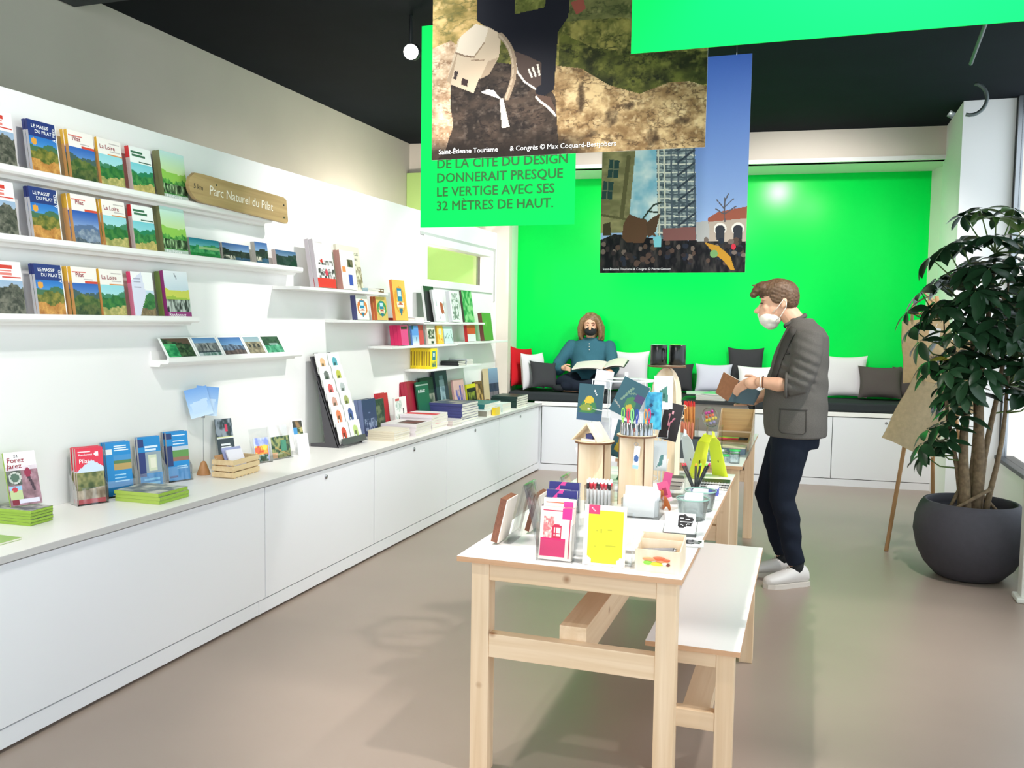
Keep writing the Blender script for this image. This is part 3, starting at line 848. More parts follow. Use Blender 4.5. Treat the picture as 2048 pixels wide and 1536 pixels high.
def pile(d, n, x, y, z, rz, what, where, jit=0.004, seed=1, cat='book', name='book', step=None):
    """n copies lying flat; (x,y) = middle of the lower edge of the cover"""
    rng = random.Random(seed)
    st = step or d.t + 0.0006
    for k in range(n):
        if n == 1: lab = '%s %s' % (what, where)
        elif k == n - 1: lab = '%s, topmost %s' % (what, where)
        elif k == 0: lab = '%s, lowest %s' % (what, where)
        else: lab = '%s, %s from the bottom %s' % (what, ORD[k] if k else 'first', where)
        book(d, (x + rng.uniform(-jit, jit), y + rng.uniform(-jit, jit), z + 0.0005 + k * st + d.t), rz + rng.uniform(-.02, .02), PI / 2, lab, '%s %s' % (what, where), cat, name, titles=(k == n - 1))

def scenic(w, h, head, sky0, sky1, far, near0, near1, fg0, fg1, hh=0.26, seed=1, hy=0.52):
    c = Cv(w, h, head)
    c.grad(hh, 0.75, sky0, sky1)
    c.put(c.below(hy, 0.05, seed, 5) & (c.Y > hh), far)
    c.tex(c.below(hy + 0.08, 0.05, seed + 1, 6) & (c.Y > hh), near0, near1, 9, 12, seed + 2, 3)
    c.tex(c.below(hy + 0.28, 0.05, seed + 3, 5) & (c.Y > hh), fg0, fg1, 9, 12, seed + 4, 3)
    return c
# ------------------------------------------------------------------ picture ledges
def ledge(label, y0, y1, z, x=-3.04):
    """z = top of the front lip"""
    r = thing('picture_ledge', label, 'shelf', (x, 0, z), group='white picture ledges on the partition')
    L = y1 - y0
    prof = [(0, 0.03), (0, -0.045), (0.055, -0.045), (0.062, -0.032), (0.105, -0.03), (0.112, -0.022), (0.112, -0.004), (0.108, 0.0), (0.102, 0.0), (0.10, -0.012), (0.008, -0.012), (0.008, 0.03)]
    MB().prism([(a, c) for a, c in prof], (0, y0, 0), (1, 0, 0), (0, 0, 1), (0, L, 0)).build('rail', 'ledge', r)
    return r
LZ = (2.072, 1.808, 1.502)
ledge('uppermost white picture ledge holding hiking guides and a wooden sign', 1.7, 4.36, LZ[0])
ledge('second white picture ledge with guides and small photo books', 1.7, 4.68, LZ[1])
ledge('third white picture ledge with a single row of guides', 1.7, 3.72, LZ[2])
ledge('low white picture ledge holding a row of landscape cards', 3.49, 4.67, 1.30)

TW, TH = 0.140, 0.215
NV = (38, 52, 120)
c = Cv(28, 43, (246, 244, 240)); c.grad(0.34, 0.72, (150, 176, 204), (186, 196, 206)); c.tex(c.below(0.46, 0.06, 3, 6), (52, 54, 46), (120, 118, 104), 9, 14, 4)
c.bars(0.15, 0.8, (0.08,), 0.05, (206, 60, 50), 1); c.bars(0.05, 0.85, (0.16, 0.22), 0.025, (226, 130, 120), 2); c.rect(0.35, 0.28, 0.95, 0.30, (206, 60, 50))
dA = D('guide_city', TW, TH, 0.013, c, (226, 226, 228), (226, 226, 228), spine2=(0.82, (216, 216, 218)))
c = scenic(28, 43, NV, (40, 110, 190), (120, 190, 230), (70, 110, 80), (66, 84, 30), (150, 138, 60), (170, 110, 50), (214, 160, 84), 0.30, 11, 0.46)
c.ell(0.16, 0.40, 0.10, 0.065, (226, 160, 60)); c.rect(0.95, 0, 1, 1, (240, 240, 236))
dB = D('guide_navy', TW, TH, 0.013, c, NV, NV, (('LE MASSIF', 0.12, 0.86, 0.0195, 'text_white', 0.0003, 0), ('DU PILAT', 0.22, 0.765, 0.0195, 'text_white', 0.0003, 0), ('À PIED', 0.94, 0.66, 0.0185, 'text_white', 0.0003, -PI / 2)), spine2=(0.80, (206, 204, 208)))
YE = (244, 190, 58)
c = scenic(28, 43, (246, 240, 232), (48, 96, 180), (140, 180, 220), (70, 92, 90), (56, 84, 40), (110, 120, 60), (40, 62, 34), (96, 104, 56), 0.32, 21, 0.50)
c.bars(0.05, 0.75, (0.10,), 0.02, (220, 120, 110), 3); c.rect(0.5, 0.29, 1, 0.32, (214, 70, 54)); c.bars(0.45, 0.95, (0.18, 0.24), 0.015, (200, 190, 186), 3)
dC = D('guide_yellow_hill', TW, TH, 0.016, c, YE, YE, (('Pilat', 0.16, 0.80, 0.026, 'text_red', 0.0005, 0),), spine2=(0.72, (226, 166, 100)))
c = scenic(28, 43, (246, 240, 232), (40, 80, 170), (170, 190, 220), (90, 110, 150), (96, 112, 140), (150, 160, 176), (60, 70, 84), (120, 126, 134), 0.32, 24, 0.62)
c.bars(0.05, 0.75, (0.10, 0.2), 0.02, (220, 120, 110), 3); c.rect(0.5, 0.29, 1, 0.32, (214, 70, 54))
dC2 = D('guide_yellow_mist', TW, TH, 0.016, c, YE, YE, (('Pilat', 0.16, 0.80, 0.026, 'text_red', 0.0005, 0),), spine2=(0.72, (226, 166, 100)))
c = scenic(28, 43, (246, 240, 232), (150, 214, 222), (190, 226, 226), (66, 130, 96), (34, 100, 50), (70, 130, 60), (150, 150, 84), (206, 190, 120), 0.33, 31, 0.50)
c.rect(0.4, 0.30, 1, 0.33, (226, 140, 70)); c.bars(0.5, 0.95, (0.08, 0.24), 0.015, (200, 190, 186), 5)
dD = D('guide_yellow_valley', TW, TH, 0.013, c, YE, YE, (('La Loire', 0.08, 0.79, 0.027, 'text_red', 0.0003, 0),), spine2=(0.72, (224, 160, 96)))
RD = (222, 44, 50)
c = scenic(28, 43, (244, 246, 242), (120, 204, 214), (180, 226, 226), (40, 130, 90), (30, 104, 56), (80, 150, 76), (170, 160, 90), (220, 196, 120), 0.34, 41, 0.52)
c.bars(0.06, 0.7, (0.10,), 0.03, (60, 110, 80), 6); c.bars(0.12, 0.8, (0.17,), 0.03, (60, 110, 80), 7); c.rect(0.4, 0.30, 0.95, 0.325, (54, 90, 70))
dE = D('guide_red_spine', TW, TH, 0.012, c, RD, RD, spine2=(0.75, (214, 196, 192)))
c = scenic(28, 43, (248, 248, 246), (200, 220, 236), (226, 236, 240), (60, 120, 70), (36, 96, 50), (84, 140, 70), (110, 90, 66), (150, 130, 96), 0.40, 44, 0.50)
c.poly([(0.0, 0.2), (0.5, 0.0), (0.62, 0.5), (0.2, 1.0), (0.0, 1.0)], (222, 224, 240)); c.bars(0.1, 0.5, (0.15, 0.22, 0.32), 0.02, (170, 170, 190), 6)
dE2 = D('guide_pink_spine', TW, TH, 0.012, c, (232, 70, 120), RD, spine2=(0.75, (226, 130, 160)))
c = Cv(34, 46, (214, 236, 226)); c.grad(0, 0.55, (196, 230, 226), (206, 232, 150)); c.put(c.below(0.42, 0.04, 5, 5), (150, 206, 90)); c.tex(c.below(0.6, 0.05, 7, 9), (48, 120, 56), (120, 190, 90), 12, 10, 9)
c.tex((c.Y > 0.68) & (c.Y < 0.86), (40, 60, 40), (170, 206, 150), 22, 8, 12, 2); c.rect(0, 0.90, 1, 1, (190, 204, 190))
dF = D('album_green', 0.172, 0.232, 0.022, c, (128, 132, 88), (118, 124, 90), (('Randonnez', 0.08, 0.03, 0.024, 'text_white', 0.0002, 0),), gloss=True)
c = Cv(34, 46, (226, 234, 240)); c.grad(0, 0.45, (232, 236, 240), (196, 214, 224)); c.put(c.below(0.40, 0.03, 5, 5), (206, 210, 90)); c.put(c.below(0.56, 0.03, 6, 5), (160, 190, 70))
c.tex((c.Y > 0.60) & (c.Y < 0.88), (34, 36, 36), (190, 200, 190), 16, 7, 15, 2, .35, .6); c.rect(0, 0.87, 1, 1, (150, 40, 120)); c.line((0.45, 0.06), (0.52, 0.16), 0.03, (40, 60, 70))
dF2 = D('album_purple', 0.172, 0.232, 0.020, c, (140, 46, 112), (140, 46, 112), (('Randonnez', 0.05, 0.03, 0.027, 'text_white', 0.0002, 0),))
dF3 = D('album_olive', 0.172, 0.228, 0.014, (120, 140, 70), (104, 128, 60), (104, 128, 60))

names = {'A': (dA, 'white guide with a grey rock photo'), 'B': (dB, 'navy hiking guide'), 'C': (dC, 'yellow-spined guide with blue sky'), 'C2': (dC2, 'yellow-spined guide with misty blue photo'),
         'D': (dD, 'yellow-spined guide with green valley'), 'E': (dE, 'red-spined hiking guide'), 'E2': (dE2, 'pink-spined guide with white flap'), 'F': (dF, 'shrink-wrapped green hiking album'), 'F2': (dF2, 'hiking album with purple foot band')}
rows = [
    (LZ[0], 'on the top ledge', [('A', 2.600, 3), ('B', 2.812, 2), ('C', 3.01, 2), ('D', 3.172, 1), ('E', 3.362, 2), ('F', 3.580, 2)]),
    (LZ[1], 'on the second ledge', [('A', 2.600, 3), ('B', 2.812, 2), ('C2', 3.02, 3), ('D', 3.19, 2), ('E', 3.37, 2), ('F', 3.575, 2)]),
    (LZ[2], 'on the third ledge', [('A', 2.625, 3), ('B', 2.828, 2), ('C', 3.015, 3), ('D', 3.17, 2), ('E2', 3.36, 2), ('F2', 3.595, 1)]),
]
for z, where, lst in rows:
    for k, y, n in lst:
        d, what = names[k]
        facing(d, -2.943, y, z - 0.0115, n, 0.14, what, where)
facing(dF3, -2.943 - 0.022, 3.590, LZ[2] - 0.0115, 2, 0.14, 'plain olive album behind the purple one', 'on the third ledge')
# small photo books at the end of the second ledge
def photo(w, h, kind, seed):
    c = Cv(w, h, (40, 60, 70))
    if kind == 'green':
        c.grad(0, 0.45, (30, 120, 140), (120, 190, 190)); c.tex(c.below(0.35, 0.06, seed, 5), (24, 110, 66), (80, 170, 100), 8, 6, seed); c.put((np.abs(c.Y - 0.45) < 0.07) & (c.X > .3), (150, 190, 130)); c.tex(c.Y > 0.7, (20, 110, 50), (40, 140, 70), 8, 5, seed + 1)
    elif kind == 'lake':
        c.grad(0, 0.5, (60, 100, 160), (150, 180, 206)); c.tex(c.below(0.35, 0.08, seed, 4), (22, 34, 36), (52, 66, 56), 8, 6, seed); c.tex(c.below(0.72, 0.05, seed + 2, 6), (36, 66, 96), (60, 92, 120), 6, 5, seed); c.tex((c.X < 0.45) & (c.Y > 0.66) & (c.Y < 0.86), (60, 66, 60), (214, 206, 190), 20, 6, seed, 2)
    elif kind == 'peak':
        c.grad(0, 0.5, (60, 96, 140), (140, 160, 180)); c.tex(c.below(0.28, 0.06, seed, 4), (26, 38, 44), (50, 60, 62), 8, 6, seed)
    elif kind == 'forest':
        c.tex(c.Y > -1, (20, 44, 28), (80, 110, 70), 10, 7, seed); c.tex((c.Y > .3) & (c.X < .45), (20, 120, 70), (90, 190, 120), 8, 6, seed + 1); c.poly([(0, 0), (1, 0), (1, .35), (.3, .15)], (92, 74, 60))
    elif kind == 'building':
        c.grad(0, 0.6, (90, 140, 190), (170, 196, 214)); c.tex((c.Y > .3) & (c.Y < .75), (70, 76, 80), (160, 164, 160), 16, 4, seed, 2); c.rect(0, .8, 1, 1, (150, 170, 176)); c.tex(c.Y > .84, (70, 110, 96), (190, 200, 200), 10, 3, seed)
    elif kind == 'facade':
        c.grad(0, .4, (140, 170, 180), (170, 190, 190)); c.tex(c.Y > .3, (110, 104, 84), (170, 160, 130), 9, 6, seed); 
        for x in (.15, .42, .7): c.rect(x, .4, x + .14, .62, (56, 60, 56))
    elif kind == 'dusk':
        c.grad(0, .7, (60, 110, 170), (150, 190, 220)); c.tex(c.below(.45, .06, seed, 8), (36, 50, 70), (120, 140, 160), 14, 5, seed, 2); c.tex(c.below(.75, .03, seed, 5), (70, 60, 60), (110, 96, 90), 12, 4, seed)
    elif kind == 'water':
        c.tex(c.Y > -1, (24, 60, 40), (60, 100, 70), 8, 6, seed); c.tex(c.below(.5, .06, seed, 4), (40, 130, 90), (110, 190, 150), 8, 4, seed + 1); c.rect(.3, .42, .8, .52, (180, 206, 200), .7)
    return c
zz = LZ[1] - 0.0115
P1 = D('pb_green', 0.235, 0.100, 0.012, photo(34, 15, 'green', 3), (150, 150, 140), gloss=True)
P2 = D('pb_lake', 0.235, 0.098, 0.012, photo(34, 15, 'lake', 5), (170, 166, 158), gloss=True)
P3 = D('pb_port', 0.120, 0.128, 0.014, photo(20, 20, 'lake', 8), (176, 172, 164), gloss=True)
P4 = D('pb_peak', 0.215, 0.100, 0.013, photo(34, 15, 'peak', 11), (196, 180, 176), gloss=True)
facing(P1, -2.943, 3.795, zz, 2, 0.14, 'landscape photo book with turquoise sky and meadow', 'on the second ledge')
facing(P2, -2.943, 4.055, zz, 2, 0.14, 'landscape photo book with a dark lake', 'on the second ledge')
facing(P3, -2.943, 4.29, zz, 2, 0.14, 'square photo book with a blue lake shore', 'on the second ledge')
facing(P4, -2.943, 4.535, zz, 2, 0.14, 'landscape photo book with a dark mountain', 'on the second ledge')
# landscape cards on the low ledge
kinds = [('forest', 'green woodland photo card with a bridge', 0.225), ('building', 'photo card of a long grey building', 0.205), ('dusk', 'photo card of glass buildings at dusk', 0.215), ('facade', 'narrow photo card of a stone facade', 0.165), ('water', 'photo card of a green pool', 0.190)]
y = 3.505
for i, (kd, lab, w) in enumerate(kinds):
    c = Cv(36, 20, (246, 246, 244)); ph = photo(32, 17, kd, 30 + i); c.a[1:18, 2:34] = ph.a
    d = D('card_' + kd, w, 0.125, 0.004, c, (240, 240, 238))
    facing(d, -2.942, y + w / 2 + 0.002, 1.30 - 0.0115, 1, 0.55, lab, 'on the low ledge', cat='card', name='photo_card')
    y += w + 0.004

# carved wooden sign at the end of the top ledge
r = thing('wooden_sign', 'rounded wooden sign board with carved white lettering', 'sign', (-2.905, 3.615, 2.0745), (0, 0.03, PI / 2))
L = 0.87; hh = 0.145
poly = [(0.05, 0.012), (0.10, 0.0), (L - 0.015, 0.0), (L - 0.002, 0.014), (L - 0.022, hh - 0.012), (L - 0.05, hh), (0.10, hh - 0.004), (0.045, hh - 0.008), (0.012, hh - 0.035), (0.0, hh * 0.5), (0.012, 0.04)]
M['sign_wood'] = mat_wood('weathered_sign_wood', (164, 134, 88), (196, 166, 116), 0)
board = MB().prism(poly, (0, 0, 0), (1, 0, 0), (0, 0, 1), (0, 0.02, 0)).build('board', 'sign_wood', r)
lettering('5 km', 0.036, 'text_dark', board, (0.035, -0.001, 0.06), bold=0.0)
M['carved'] = mat('carved_white_paint', (244, 238, 220), 0.7)
lettering('Parc Naturel du Pilat', 0.066, 'carved', board, (0.155, -0.001, 0.05), bold=0.0)
for (x, z) in ((L - 0.045, 0.03), (L - 0.05, 0.10), (0.21, 0.105)):
    MB().cyl((x, 0.0, z), (x, -0.002, z), 0.005, n=10).build('nail', 'black_metal', board)

# ------------------------------------------------------------------ thin shelves right of the ledges
def shelf(label, y0, y1, z, depth=0.19):
    r = thing('wall_shelf', label, 'shelf', (0, 0, 0), group='thin white wall shelves')
    MB().box(-3.04, -3.04 + depth, y0, y1, z - 0.018, z).build('board', 'ledge', r, bevel=0.002)
    k = MB()
    for yy in (y0 + 0.12, y1 - 0.12): k.box(-3.04, -3.03, yy - .03, yy + .03, z - 0.03, z - 0.018)
    k.build('bracket', 'ledge', r)
    return r
SA, SB, SC, SD, SE, SF = 1.690, 1.495, 1.308, 1.487, 1.316, 1.112
shelf('thin white shelf with white and cream city books', 4.52, 5.66, SA)
shelf('thin white shelf with orange and yellow sticker books', 5.12, 6.40, SB)
shelf('thin white shelf with pink and blue paperbacks', 5.72, 6.97, SC)
shelf('thin white shelf below the interior window', 6.28, 7.63, SD)
shelf('thin white shelf with a green book at its far end', 6.98, 8.29, SE)
shelf('lowest thin white shelf with a row of yellow books', 6.33, 7.56, SF)

def cover(w, h, bg, items=(), seed=0):
    c = Cv(w, h, bg)
    for it in items:
        k = it[0]
        if k == 'r': c.rect(*it[1:5], it[5])
        elif k == 'e': c.ell(*it[1:5], it[5])
        elif k == 'p': c.poly(it[1], it[2])
        elif k == 'l': c.line(it[1], it[2], it[3], it[4])
        elif k == 'n': c.tex((c.X >= it[1]) & (c.Y >= it[2]) & (c.X <= it[3]) & (c.Y <= it[4]), it[5], it[6], it[7], it[8], seed + 3, 2, .35, .65)
        elif k == 'g': c.grad(it[1], it[2], it[3], it[4])
    return c
WHT = (244, 240, 238)
c = cover(30, 40, WHT, [('n', .15, .42, .95, .52, WHT, (60, 50, 52), 14, 18), ('e', .34, .44, .07, .045, (206, 40, 44)), ('n', .1, .6, 1, .8, WHT, (70, 60, 66), 16, 22), ('e', .55, .68, .08, .07, (214, 60, 90)), ('r', 0, .80, 1, 1, (222, 48, 52)), ('r', .1, .05, .5, .07, (210, 200, 200))], 2)
d1 = D('city_red', 0.215, 0.30, 0.028, c, (206, 196, 200), WHT)
facing(d1, -2.87, 4.872, SA, 2, 0.16, 'tall white book with a red foot band', 'on the first thin shelf')
c = cover(26, 36, (246, 238, 232), [('n', .48, .22, .85, .42, (40, 36, 30), (120, 104, 84), 10, 10), ('r', .08, .42, .32, .56, (232, 140, 84)), ('r', .48, .62, .72, .90, (66, 74, 176)), ('r', .1, .60, .35, .80, (238, 230, 224))], 3)
d2 = D('city_blocks', 0.19, 0.255, 0.022, c, (206, 150, 140), WHT)
facing(d2, -2.858, 5.14, SA, 2, 0.14, 'white book with orange and blue blocks', 'on the first thin shelf')
c = cover(40, 40, (240, 230, 208), [('n', .3, .45, 1, .98, (238, 228, 206), (150, 130, 104), 18, 18)], 4)
d3 = D('city_cream', 0.30, 0.30, 0.02, c, (236, 226, 206), (236, 226, 206), (('PETITS CYCLES', 0.36, 0.80, 0.026, 'text_dark', 0, 0), ('DE LA LOIRE', 0.40, 0.68, 0.026, 'text_dark', 0, 0), ('& LE FOREZ', 0.46, 0.56, 0.022, 'text_dark', 0, 0)))
facing(d3, -2.912, 5.27, SA, 1, 0.16, 'square cream book with brown drawings', 'at the back of the first thin shelf')
pile(D('paleblue', 0.16, 0.15, 0.012, (190, 214, 224), (170, 200, 214), WHT), 2, -2.868, 5.475, SA, PI / 2, 'pale blue booklet lying flat', 'at the end of the first thin shelf', seed=21)
r = thing('wooden_box', 'small brown wooden box at the end of the first thin shelf', 'box', (-2.955, 5.555, SA))
MB().box(-.075, .075, 0, .10, 0, .028).build('body', 'ply_dark', r, bevel=.002); MB().box(.0752, .0762, .012, .040, .010, .020).build('label_plate', 'paper', r); MB().box(.0752, .0762, .058, .088, .010, .020).build('label_plate', 'paper', r)
# shelf B
def sticker(bg, ring): return cover(22, 34, bg, [('e', .5, .50, .42, .34, ring), ('e', .5, .56, .30, .22, bg), ('r', .30, .22, .70, .52, (54, 130, 176)), ('r', .38, .27, .62, .40, (214, 236, 240)), ('r', .24, .56, .76, .68, (244, 236, 226)), ('e', .5, .60, .2, .03, (206, 70, 60)), ('p', [(.35, .72), (.65, .72), (.5, .9)], (60, 110, 150))])
b1 = D('stick_blue', 0.165, 0.165, 0.02, sticker((244, 240, 232), (224, 120, 60)), (70, 72, 120), WHT)
b2 = D('stick_orange', 0.165, 0.165, 0.02, sticker((232, 190, 110), (70, 150, 90)), (206, 106, 60), WHT)
b3 = D('stick_yellow', 0.21, 0.30, 0.022, sticker((248, 196, 96), (240, 160, 60)), (226, 120, 60), WHT)
facing(b1, -2.868, 5.335, SB, 2, 0.13, 'white sticker book with a blue tram picture', 'on the second thin shelf')
facing(b2, -2.868, 5.62, SB, 2, 0.13, 'ochre sticker book with a blue tram picture', 'on the second thin shelf')
facing(b3, -2.868, 5.93, SB, 1, 0.13, 'larger yellow sticker book with a blue tram picture', 'on the second thin shelf')
dd = D('flat_white', 0.15, 0.15, 0.014, WHT, (226, 226, 228), WHT)
pile(dd, 2, -2.868, 6.25, SB, PI / 2, 'white paperback lying flat', 'at the end of the second thin shelf', seed=4)
# shelf C
c1 = D('pink', 0.12, 0.150, 0.03, cover(14, 20, (232, 60, 140), [('r', .1, .06, .9, .2, (60, 20, 40))]), (214, 36, 96), (214, 36, 96))
facing(c1, -2.868, 5.99, SC, 3, 0.12, 'thick pink paperback', 'on the third thin shelf')
c2 = D('sky', 0.12, 0.150, 0.015, cover(14, 20, (100, 146, 216), [('r', 0, 0, .3, .2, (40, 60, 100)), ('g', .5, 1, (130, 170, 220), (236, 236, 240)), ('r', .55, .6, .62, .8, (40, 40, 60))]), (90, 130, 200), WHT)
facing(c2, -2.868, 6.18, SC, 1, 0.12, 'pale blue paperback', 'on the third thin shelf')
c3 = D('redspine', 0.115, 0.152, 0.022, cover(14, 20, (196, 60, 70), []), (190, 52, 62), (190, 52, 62))
facing(c3, -2.885, 6.31, SC, 2, 0.12, 'red paperback', 'on the third thin shelf')
c4 = D('bwphoto', 0.15, 0.152, 0.018, cover(20, 24, (222, 214, 202), [('n', .12, .2, .9, .72, (60, 56, 50), (206, 198, 186), 12, 12), ('r', .4, .85, .7, .95, (40, 40, 40))], 8), (206, 198, 190), WHT)
facing(c4, -2.862, 6.47, SC, 1, 0.14, 'cream paperback with an engraved picture', 'on the third thin shelf')
c5 = D('amber', 0.12, 0.150, 0.016, cover(16, 22, (246, 190, 70), [('e', .5, .35, .28, .2, (206, 206, 190)), ('n', .2, .5, .85, .85, (226, 130, 30), (250, 214, 110), 8, 8)], 9), (236, 176, 60), WHT)
facing(c5, -2.868, 6.66, SC, 1, 0.12, 'amber yellow picture book', 'on the third thin shelf')
c6 = D('mint', 0.18, 0.145, 0.012, cover(24, 20, (206, 226, 222), [('l', (.1, .7), (.4, .4), .04, (40, 60, 70)), ('l', (.4, .7), (.6, .5), .04, (40, 60, 70)), ('l', (.8, .3), (.9, .8), .05, (30, 50, 50))]), (190, 214, 210), WHT)
facing(c6, -2.87, 6.84, SC, 1, 0.14, 'pale mint picture book', 'on the third thin shelf')
pile(D('redflat', 0.13, 0.16, 0.02, (170, 60, 54), (170, 60, 54)), 1, -2.868, 6.085, SB, PI / 2, 'red book lying flat', 'left of the white paperbacks on the second thin shelf')
# shelf D
e0 = D('blackback', 0.20, 0.29, 0.02, (40, 42, 42), (206, 204, 204), (40, 42, 42))
facing(e0, -2.915, 6.58, SD, 1, 0.14, 'black-topped grey album', 'at the back below the interior window')
e1 = D('whitered', 0.20, 0.262, 0.02, cover(24, 32, (226, 234, 232), [('p', [(.62, .42), (.72, .36), (.92, .42), (.95, .75), (.85, .72), (.8, .78), (.65, .7)], (172, 62, 56)), ('r', .25, .3, .30, .5, (90, 100, 110)), ('r', .4, .78, .46, .92, (90, 100, 110))]), (190, 190, 190), WHT)
facing(e1, -2.868, 6.66, SD, 1, 0.18, 'pale album with a red animal shape', 'below the interior window')
e2 = D('dots', 0.19, 0.262, 0.034, cover(24, 32, (236, 236, 232), [('n', .15, .06, .9, .94, (236, 236, 232), (120, 124, 120), 10, 13)], 12), (206, 206, 210), WHT)
facing(e2, -2.868, 6.99, SD, 1, 0.14, 'thick white book with dotted cover', 'below the interior window')
e3 = D('greenmap', 0.24, 0.28, 0.02, cover(24, 30, (70, 160, 84), [('n', .0, .0, 1, 1, (52, 140, 70), (150, 206, 140), 6, 7)], 13), (66, 60, 50), (60, 120, 70))
facing(e3, -2.868, 7.30, SD, 1, 0.15, 'green map-patterned book', 'below the interior window')
# shelf E
f1 = D('redwhite', 0.20, 0.145, 0.03, cover(18, 18, (206, 62, 46), [('r', 0, .55, 1, 1, (234, 230, 232))]), (190, 44, 44), WHT)
facing(f1, -2.868, 7.36, SE, 1, 0.12, 'red and white square book', 'on the far thin shelf')
f2 = D('leaf', 0.245, 0.26, 0.04, cover(18, 22, (90, 152, 62), [('e', .35, .4, .1, .08, (110, 170, 80))]), (110, 62, 52), (90, 152, 62))
facing(f2, -2.868, 7.80, SE, 1, 0.14, 'tall green book with brown spine', 'on the far thin shelf')
# shelf F : yellow row, spines to the front, and a flat pile
yy = D('yellow', 0.13, 0.165, 0.026, cover(16, 22, (250, 224, 40), [('r', .25, .15, .75, .6, (54, 130, 140)), ('r', .35, .25, .65, .42, (210, 230, 226)), ('n', .2, .62, .8, .9, (250, 224, 40), (70, 110, 110), 6, 6)]), cover(4, 20, (246, 216, 30), [('r', .3, .15, .75, .85, (160, 130, 20))]), (246, 216, 30))
yy.t = 0.0215
facing(yy, -2.862, 6.50, SF, 8, 0.0, 'yellow paperback', 'on the lowest thin shelf', gap=0.0005)
bk = D('blackflat', 0.16, 0.165, 0.013, (36, 38, 40), (34, 36, 38), (34, 36, 38))
pile(bk, 3, -2.86, 7.10, SF, PI / 2, 'black book lying flat', 'on the lowest thin shelf', seed=6)
pile(D('greyflat', 0.15, 0.165, 0.012, (196, 204, 204), (190, 196, 198), WHT), 4, -2.865, 7.30, SF, PI / 2, 'flat grey booklet', 'beside the black books on the lowest shelf', seed=8)
# ------------------------------------------------------------------ things on the counter
FC = PI / 2 - 0.40
LIME = (150, 186, 60)
M['lime_edge'] = mat('lime_page_edges', (146, 180, 62), 0.6, var=0.15, vscale=120)
dG = D('lime_guide', 0.112, 0.21, 0.0115, cover(14, 26, (120, 130, 110), [('n', 0, 0, 1, 1, (90, 96, 100), (190, 190, 180), 6, 9)], 3), LIME, (96, 120, 50)); dG.pagem = 'lime_edge'
pile(dG, 5, -2.822, 2.632, CZ, PI / 2 + 0.06, 'lime green guide lying flat', 'in the pile at the left end', seed=3, jit=0.003)
c = Cv(28, 52, (244, 240, 238)); c.tex(c.Y > .27, (120, 90, 96), (176, 136, 146), 5, 8, 4); c.tex((c.Y > .27) & (c.Y < .34), (214, 200, 206), (236, 226, 230), 5, 4, 5)
c.tex((c.X < .45) & (c.Y > .35) & (c.Y < .62), (56, 66, 56), (120, 120, 110), 6, 8, 6); c.ell(.26, .48, .20, .11, (196, 200, 190)); c.ell(.26, .48, .14, .078, (84, 110, 92)); c.ell(.68, .40, .10, .09, (150, 40, 70)); c.line((.70, .5), (.82, .72), .09, (70, 50, 60))
c.rect(.04, .64, .42, .88, (190, 206, 150)); c.rect(.04, .64, .42, .72, (150, 196, 226)); c.ell(.2, .70, .08, .05, (196, 60, 70)); c.rect(.10, .89, .92, .97, (226, 222, 240)); c.rect(.06, .89, .28, .99, (130, 20, 44))
dH = D('forez', 0.118, 0.215, 0.011, c, LIME, LIME, (('24', 0.30, 0.895, 0.017, 'text_dark', 0, 0), ('Forez', 0.07, 0.80, 0.028, 'text_red', 0.0004, 0), ('Jarez', 0.05, 0.695, 0.028, 'text_red', 0.0004, 0)))
book(dH, (-2.905, 2.640, CZ + 0.0616), PI / 2 - 0.35, 0.32, 'guide with crimson title leaning on the lime green pile')
pile(D('lime_flyer', 0.10, 0.15, 0.008, (160, 196, 110), LIME, LIME), 1, -2.68, 2.36, CZ, PI / 2, 'single lime green booklet', 'at the left picture edge near the counter front')

def holder(label, loc, rz, w, depth, hb, hf, lean=0.12, name='leaflet_holder', legs=False):
    """clear acrylic leaflet dispenser: back, lip, sides, floor"""
    r = thing(name, label, 'holder', loc, (0, 0, rz))
    t = 0.0022
    def sl(z): return math.tan(lean) * z
    b = MB(); b.prism([(0, 0), (0, hb), (t, hb), (t, 0)], (-w / 2, 0, 0), (0, 1, 0), (0, lean * 1.0, 1), (w, 0, 0)); b.build('back_panel', 'clear', r)
    b = MB(); b.prism([(0, 0), (0, hf), (t, hf), (t, 0)], (-w / 2, -depth, 0), (0, 1, 0), (0, lean, 1), (w, 0, 0)); b.build('front_lip', 'clear', r)
    for sx in (-w / 2, w / 2 - t):
        MB().prism([(-depth, 0), (0, 0), (lean * hb * 0.7, hb * 0.7), (-depth + lean * hf, hf)], (sx, 0, 0), (0, 1, 0), (0, 0, 1), (t, 0, 0)).build('side_panel', 'clear', r)
    MB().box(-w / 2, w / 2, -depth, 0, 0, t).build('base', 'clear', r)
    return r
